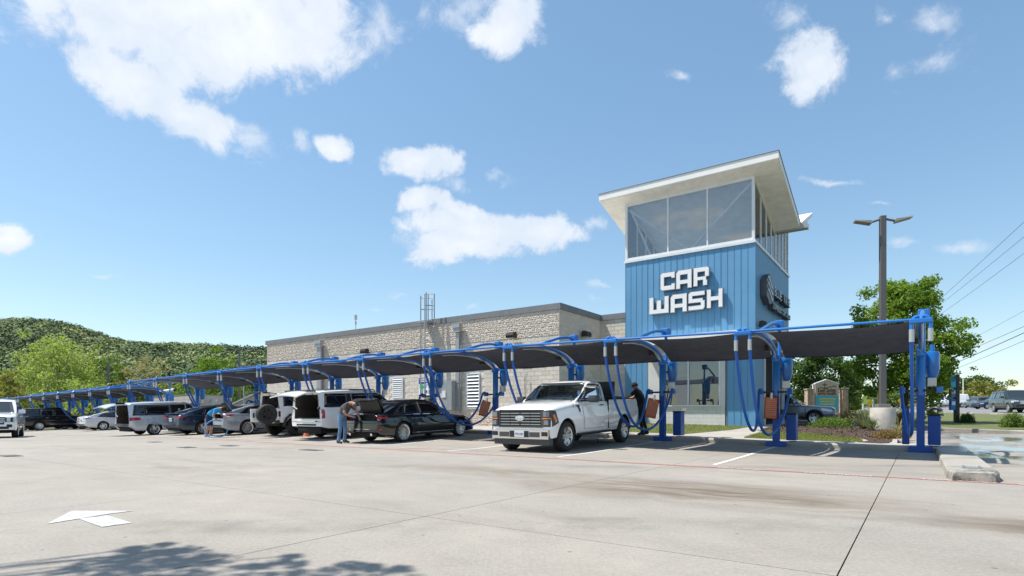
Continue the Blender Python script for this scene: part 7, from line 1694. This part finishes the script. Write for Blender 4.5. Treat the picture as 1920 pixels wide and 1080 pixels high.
pole('pale blue pole behind the planting bed, left of the wooden pole','pole',1637,70,722,.10,mat('pale_blue_pole',(.25,.38,.50),.5))
pole('short grey bollard-like pole in front of the pale green bush','pole',1618,75,735,.12,M_trim)
pole('brown wooden utility pole just left of the tall light pole','utility pole',1647,85,712,.15,M_wood,'utility_pole',extra=lambda t,h:part('blue_sign_plate',MB().box(-.25,.25,-.16,-.13,h-.1,h+.2),mat('sign_cyan'),t))
def diamond(px,py,Y,s_,lab):
    def ex(t,h): part('sign_plate',MB().prism([(0,-s_),(s_,0),(0,s_),(-s_,0)],-.06,-.03),mat('sign_amber',(.75,.42,.01),.5),t,loc=(0,-.05,h-s_*.4))
    pole(lab,'road sign',px,Y,py-2,.035,M_sil,'warning_sign',extra=ex)
diamond(1630,754,65,.42,'yellow diamond warning sign between bush and pale blue pole'); diamond(1688,751,65,.36,'yellow diamond warning sign seen right of the tall light pole')
p=colY(1620,62); p.z=gw(p.x,p.y); t=thing('yard_sign','yellow and white slanted banner sign behind the rust shrub','sign',p); part('banner',MB().prism([(-.55,.9),(.35,.95),(.45,1.5),(.1,1.95),(-.15,1.8)],-.03,.03),mat('banner_yellow',(.62,.66,.18),.6),t); part('stake',MB().cyl((0,.05),.03,0,1.2,6),M_sil,t)
# power lines on the right
UP=colY(1692,150); UP.z=gw(UP.x,UP.y)
def upx(t,h):
    for z in (h-.6,h-4.2): part('crossarm',MB().box(-1.6,1.6,-.08,.08,z-.08,z+.08),M_wood,t)
pole('tall wooden utility pole carrying wires, hidden behind the broad green tree','utility pole',1692,150,612,.17,M_wood,'utility_pole',extra=upx)
for i,(x0,y0,x1,y1,r_) in enumerate(((1764.7,554.7,1920,410,.028),(1774,558,1920,438,.026),(1788,567,1920,469,.026),(1810,636.6,1920,577,.018),(1807,655.5,1920,606,.03),(1809,668,1920,618,.05),(1813.5,677.5,1920,633,.026))):
    m_=(y1-y0)/(x1-x0); xa,xb=1692,2300; ya,yb=y0+m_*(xa-x0),y0+m_*(xb-x0); Ya,Yb=150,42
    A=Vector(((xa-CX)/F*Ya,Ya,CAMZ+(HY-ya)/F*Ya)); Bp=Vector(((xb-CX)/F*Yb,Yb,CAMZ+(HY-yb)/F*Yb))
    pts=[A.lerp(Bp,t_/20)-Vector((0,0,.5*4*(t_/20)*(1-t_/20))) for t_ in range(21)]
    tag(part('power_line',MB().tube(pts,r_,5),M_blk,None),['topmost','second from the top','third from the top','middle, faintest','third from the bottom','thick second lowest','lowest'][i]+' overhead wire at the right','wire','overhead wires at the right')
# block enclosure and shelter at left
M_encl=mat('enclosure_block',(.40,.37,.33),.9,noise=(1.5,.15))
def wallseg(name,lab,pa,Ya,pb,Yb,top,th=.2,rows=None):
    a=colY(pa,Ya); b=colY(pb,Yb); za=gw(a.x,a.y); zt=CAMZ+(HY-top)/F*((Ya+Yb)/2); d=b-a; L_=d.length; yaw=math.atan2(d.y,d.x); t=thing(name,lab,'wall',(a.x,a.y,za),yaw); h=zt-za
    core=part('core',MB().box(0,L_,.03,th,-.3,h-.05),M_mortar,t); part('cap',MB().box(-.04,L_+.04,-.03,th+.03,h-.05,h+.03),M_flash,t)
    nr=int(h/.4); k=0
    for r in range(nr):
        x=-(r%2)*.4
        while x<L_:
            x0=max(0,x); x1=min(L_,x+.8)
            if x1-x0>.05: part('block',MB().box(x0+.01,x1-.01,0,.05,r*(h-.06)/nr+.01,(r+1)*(h-.06)/nr-.01),M_encl,core)
            x+=.8
    return t
wallseg('enclosure_wall','pale block enclosure wall behind the silver minivan, left face',288,62,362,53,742); wallseg('enclosure_wall','pale block enclosure wall with white door behind the dark blue sedan, right face',362,53,432,60,741)
p=colY(405,56.4); p.z=gw(p.x,p.y); tag(part('gate_panel',MB().box(-.22,.22,-.05,.05,.2,2.4),M_trim,None),'narrow white panel standing against the block enclosure wall','panel').location=p+Vector((0,-.25,0))
p=colY(327,50); t=thing('white_pipe','white angled pipe with dark round end above the enclosure wall','pipe',(p.x,p.y,gw(p.x,p.y))); h0=CAMZ+(HY-731)/F*50-gw(p.x,p.y); part('pipe',MB().tube([(-1.6,0,h0-.25),(.0,0,h0+.0)],.14,10),M_wh,t,True); part('pipe_end',MB().tube([(0,0,h0),(.12,0,h0+.02)],.17,10),M_blk,t); part('support',MB().cyl((-.4,0),.06,0,h0-.1,8),M_wh,t)
p=colY(486,52); t=thing('shelter','small flat-roofed brown shelter at the left end of the building','shelter',(p.x,p.y,gw(p.x,p.y)-.1)); h0=CAMZ+(HY-689)/F*52-gw(p.x,p.y); part('shelter_roof',MB().bbox(-.95,1.2,-1.5,1.5,h0-.12,h0+.16,.02),mat('brown_roof',(.17,.13,.10),.7),t)
for a in (-.8,1.0):
    for b in (-1.3,1.3): part('post',MB().cyl((a,b),.06,0,h0-.1,8),M_steel,t)
p=colY(470,55); t=thing('low_building','low white building with sloping roof behind the grey sedan','building',(p.x,p.y,gw(p.x,p.y)-.1)); part('wall',MB().prism([(-1.6,0),(2.6,0),(2.6,3.0),(1.4,3.3),(-1.6,1.9)],0,4),M_encl,t); part('roof',MB().prism([(-1.8,1.85),(1.4,3.32),(2.7,3.02),(2.7,3.12),(1.4,3.46),(-1.8,1.98)],-.2,4.2),M_trim,t)
# traffic cone under the row
p=Wd(-21.2,-3.9); t=thing('traffic_cone','small faded orange cone between the off-roader and the white sport utility','cone',p); part('cone_body',MB().lathe([(.12,.02),(.02,.45),(0,.45)],14),mat('cone_orange',(.55,.16,.10),.7),t,True); part('cone_base',MB().bbox(-.16,.16,-.16,.16,0,.03,.005),mat('cone_orange'),t)

# ================================================================ PEOPLE
SK=mat('skin',(.42,.235,.165),.55); SK2=mat('skin_tan',(.34,.18,.12),.55)
def person(label,loc,yaw,J,tags,mats,rad=None,extra=None,scale=1.0):
    """J: joints -> position; skeleton grown with a skin, faces coloured by the nearest bone"""
    E=[('pelvis','belly'),('belly','chest'),('chest','neck'),('neck','jaw'),('jaw','head'),('jaw','nose')]
    for s in 'LR': E+=[('pelvis','hip'+s),('hip'+s,'knee'+s),('knee'+s,'ankle'+s),('ankle'+s,'toe'+s),('ankle'+s,'heel'+s),('chest','sho'+s),('sho'+s,'elb'+s),('elb'+s,'wri'+s),('wri'+s,'palm'+s)]
    R=dict(pelvis=.155,belly=.150,chest=.165,neck=.065,jaw=.085,head=.098,nose=.022)
    for s in 'LR': R.update({'hip'+s:.105,'knee'+s:.068,'ankle'+s:.050,'toe'+s:.040,'heel'+s:.042,'sho'+s:.075,'elb'+s:.048,'wri'+s:.032,'palm'+s:.034})
    if rad: R.update(rad)
    J=dict(J)
    for s,y in (('L',1),('R',-1)):      # five fingers per hand
        w_,p=Vector(J['wri'+s]),Vector(J['palm'+s]); d=(p-w_).normalized(); sd_=d.cross(Vector((0,0,1))); sd_=(sd_ if sd_.length>.2 else Vector((0,1,0))).normalized(); cu=d.cross(sd_).normalized()
        for k in range(4):
            a='f%d%s'%(k,s); base=p+sd_*(.026*(k-1.5)); ln=(.040,.046,.043,.034)[k]; J[a+'a']=base+d*ln; J[a+'b']=base+d*ln*1.7+cu*.02; E+=[('palm'+s,a+'a'),(a+'a',a+'b')]; R[a+'a']=.011; R[a+'b']=.008
        a='th'+s; J[a+'a']=w_.lerp(p,.5)+sd_*.045; J[a+'b']=w_.lerp(p,.9)+sd_*.065+cu*.01; E+=[('wri'+s,a+'a'),(a+'a',a+'b')]; R[a+'a']=.013; R[a+'b']=.010
    names=list(J); idx={n:i for i,n in enumerate(names)}
    me=bpy.data.meshes.new('p'); me.from_pydata([tuple(J[n]) for n in names],[(idx[a],idx[b]) for a,b in E],[]); o=bpy.data.objects.new('tmp',me); COL.objects.link(o)
    md=o.modifiers.new('s','SKIN'); md.use_smooth_shade=True
    for i,n in enumerate(names):
        sv=me.skin_vertices[0].data[i]; r=R[n]; sv.radius=(r,r); sv.use_root=(n=='pelvis')
    sv=me.skin_vertices[0].data; sv[idx['chest']].radius=(.150,.120) 
    o.modifiers.new('u','SUBSURF').levels=2; o.modifiers['u'].render_levels=2
    dg=bpy.context.evaluated_depsgraph_get(); m2=bpy.data.meshes.new_from_object(o.evaluated_get(dg)); bpy.data.objects.remove(o); m2.name='person'
    m2.materials.clear(); keys=list(mats)
    for k in keys: m2.materials.append(mats[k])
    def bone_tag(c):
        best=None
        for a,b in E:
            A=Vector(J[a]);B_=Vector(J[b]); ab=B_-A; t=max(0,min(1,(c-A).dot(ab)/max(ab.length_squared,1e-9))); d=(c-(A+ab*t)).length-.6*(R[a]*(1-t)+R[b]*t)
            if best is None or d<best[0]: best=(d,a,b,t)
        return tags(best[1],best[2],best[3])
    for p in m2.polygons: p.material_index=keys.index(bone_tag(p.center)); p.use_smooth=True
    ob=bpy.data.objects.new('person',m2); link(ob); ob.location=loc; ob.rotation_euler=(0,0,yaw); ob.scale=(scale,)*3; tag(ob,label,'person')
    if extra: extra(ob,J)
    return ob
def base_tags(sleeve='elb',shorts=False,sl=.55):
    def f(a,b,t):
        if a.startswith(('ankle','toe')) : return 'shoe'
        if a.startswith('knee'): 
            if t>.93: return 'shoe' if not shorts else ('sock' if t>.85 else 'skin')
            return 'skin' if shorts else 'pants'
        if a.startswith('hip'): return 'pants' if (not shorts or t<.92) else 'skin'
        if a=='pelvis' and b=='belly': return 'pants' if t<.35 else 'shirt'
        if a=='pelvis': return 'pants'
        if a in('belly',) : return 'shirt'
        if a=='chest' and b=='neck': return 'shirt' if t<.7 else 'skin'
        if a=='chest': return 'shirt'
        if a.startswith('sho'): return 'shirt' if t<sl else 'skin'
        return 'skin'
    return f
def hair_cap(ob,J,m_,r=.112,back=(-.02,0,.02),frac=.25,name='hair'):
    h=Vector(J['head']); j=Vector(J['jaw']); up=(h-j).normalized(); mb=MB(); q=up.to_track_quat('Z','X').to_matrix().to_4x4(); vs=[]; k=14
    prof=[(r*math.sin(a),r*1.05*math.cos(a)) for a in [math.pi*(.5+frac)*i/8 for i in range(9)]]
    mb.lathe([(max(x,.0),z) for x,z in prof],k,0,Matrix.Translation(h+Vector(back)-up*.02)@q); part(name,mb,m_,ob,True)
# -- man in blue shirt, bending into the boot of the grey-blue sedan
J1=dict(pelvis=(0,0,.93),belly=(.12,0,1.06),chest=(.32,0,1.20),neck=(.50,0,1.27),jaw=(.585,0,1.235),head=(.655,0,1.20),nose=(.66,0,1.10),
 hipL=(-.01,.10,.86),kneeL=(.06,.13,.47),ankleL=(.0,.14,.08),toeL=(.19,.16,.035),heelL=(-.06,.14,.04),hipR=(-.01,-.10,.86),kneeR=(.02,-.14,.47),ankleR=(-.07,-.16,.08),toeR=(.12,-.19,.035),heelR=(-.13,-.16,.04),
 shoL=(.36,.19,1.19),elbL=(.46,.24,.93),wriL=(.68,.20,.88),palmL=(.75,.19,.87),shoR=(.34,-.19,1.18),elbR=(.27,-.26,.91),wriR=(.40,-.22,.75),palmR=(.46,-.20,.72))
p=colY(392,24.6); p.z=gw(p.x,p.y)
pm1=person('man in bright blue shirt and navy shorts bending over the open boot',p,0.10,J1,base_tags(shorts=True,sl=.60),dict(shirt=mat('shirt_blue',(.05,.30,.58),.9),pants=mat('shorts_navy',(.015,.035,.10),.9),skin=SK,sock=mat('sock_white',(.6,.6,.6),.9),shoe=mat('shoe_grey',(.30,.36,.42),.7)),extra=lambda o,J:(hair_cap(o,J,mat('hair_dark',(.012,.010,.009),.8)),part('beard',MB().lathe([(0,-.05),(.06,-.03),(.075,.02),(.06,.05)],12,0,Matrix.Translation(Vector(J['jaw'])+Vector((.05,0,-.05)))),mat('hair_dark'),o,True)))
pl=p
hp=[Vector((.60,-.18,.74)),Vector((.46,-.20,.74)),Vector((.20,-.24,.72)),Vector((-.02,-.28,.52)),Vector((-.04,-.32,.22)),Vector((.12,-.34,.05)),Vector((.42,-.34,.04)),Vector((.66,-.2,.06)),Vector((.74,-.0,.22)),Vector((.70,.12,.34))]
o=part('vacuum_hose',MB().tube(catmull(hp,6),.024,8),mat('hose_light_blue',(.10,.32,.60),.4),None,True); o.matrix_world=Matrix.Translation(p)@Matrix.Rotation(.10,4,'Z'); tag(o,'light blue vacuum hose looping down from the hands of the man in blue','hose')
# -- man in grey shirt and jeans
J2=dict(pelvis=(0,0,.96),belly=(.06,0,1.12),chest=(.20,0,1.31),neck=(.36,0,1.40),jaw=(.44,0,1.35),head=(.495,0,1.31),nose=(.50,0,1.20),
 hipL=(0,.11,.88),kneeL=(.05,.15,.49),ankleL=(.0,.17,.08),toeL=(.18,.20,.035),heelL=(-.06,.17,.04),hipR=(0,-.11,.88),kneeR=(.03,-.15,.49),ankleR=(-.03,-.18,.08),toeR=(.15,-.22,.035),heelR=(-.09,-.18,.04),
 shoL=(.24,.21,1.31),elbL=(.42,.30,1.06),wriL=(.56,.22,.84),palmL=(.60,.20,.78),shoR=(.22,-.20,1.30),elbR=(.26,-.27,1.02),wriR=(.44,-.12,.92),palmR=(.50,-.07,.91))
p=colY(641,19.5); p.z=gw(p.x,p.y)
def ex2(o,J):
    hair_cap(o,J,mat('hair_short',(.16,.11,.085),.8),.103,(0,0,0),-.05); part('belt',MB().tube([(.155*math.cos(a)+.02,.150*math.sin(a),1.01+.03*math.cos(a)) for a in [i*2*math.pi/16 for i in range(17)]],.018,6,0,False),M_blk,o)
    for s_ in (-1,1): part('glove',MB().lathe([(0,-.05),(.035,-.03),(.042,.02),(.03,.06)],10,0,Matrix.Translation(Vector(J['palmL' if s_>0 else 'palmR'])+Vector((0,0,-.01)))),mat('glove_blue',(.10,.10,.42),.5) if s_<0 else M_greybump,o,True)
person('man in charcoal polo and blue jeans bent forward beside the black sedan',p,-.25,J2,base_tags(sl=.62),dict(shirt=mat('shirt_charcoal',(.10,.088,.09),.9),pants=mat('jeans',(.13,.22,.36),.9,noise=(8,.3)),skin=SK,shoe=mat('shoe_dark',(.05,.05,.06),.7)),rad=dict(pelvis=.165,belly=.165),extra=ex2)
mb=MB(); R_=random.Random(3); vs=[]
for i in range(5):
    for j in range(7): vs.append((-.10+.05*i+R_.uniform(-.015,.015),R_.uniform(-.03,.03),-.30+.055*j))
mb.add(vs,[(i*7+j,i*7+j+1,(i+1)*7+j+1,(i+1)*7+j) for i in range(4) for j in range(6)]); o=part('cleaning_cloth',mb,mat('cloth_beige',(.45,.38,.33),.95),None,'all',fixn=False); o.matrix_world=Matrix.Translation(p)@Matrix.Rotation(-.25,4,'Z')@Matrix.Translation((.62,.19,.75)); tag(o,'crumpled beige cloth hanging from the hand of the man in jeans','cloth')
# -- person in black leaning on the pickup bed, seen from behind
J3=dict(pelvis=(0,0,1.0),belly=(.05,0,1.16),chest=(.13,0,1.40),neck=(.19,0,1.53),jaw=(.225,0,1.58),head=(.255,0,1.665),nose=(.34,0,1.59),
 hipL=(0,.10,.93),kneeL=(.02,.12,.50),ankleL=(-.06,.12,.09),toeL=(.12,.14,.035),heelL=(-.11,.12,.04),hipR=(0,-.10,.93),kneeR=(.0,-.12,.50),ankleR=(-.14,-.12,.10),toeR=(.03,-.15,.035),heelR=(-.19,-.12,.06),
 shoL=(.16,.20,1.44),elbL=(.40,.27,1.26),wriL=(.60,.20,1.22),palmL=(.67,.18,1.23),shoR=(.15,-.20,1.44),elbR=(.38,-.27,1.25),wriR=(.58,-.20,1.22),palmR=(.65,-.18,1.23))
p=colY(1204,19.9); p.z=gw(p.x,p.y)+.125; M_bk=mat('cloth_black',(.012,.012,.014),.9)
person('person in black clothes seen from behind, leaning on the pickup bed',p,math.atan2(.55,-1),J3,base_tags(sl=.55),dict(shirt=M_bk,pants=mat('trousers_dark',(.022,.024,.024),.9),skin=SK2,shoe=M_blk),rad=dict(belly=.165,pelvis=.165,shoL=.085,shoR=.085),extra=lambda o,J:hair_cap(o,J,mat('cap_black',(.012,.012,.012),.9),.112,(0,0,.0),.08,'cap'),scale=1.06)
# towels in the boots
spot=Wd(CG,n_at(758,CG+.93)-.78); 
towel(spot+Vector((0,0,.60)),'crumpled white towels in the open boot of the black sedan','white',.55)
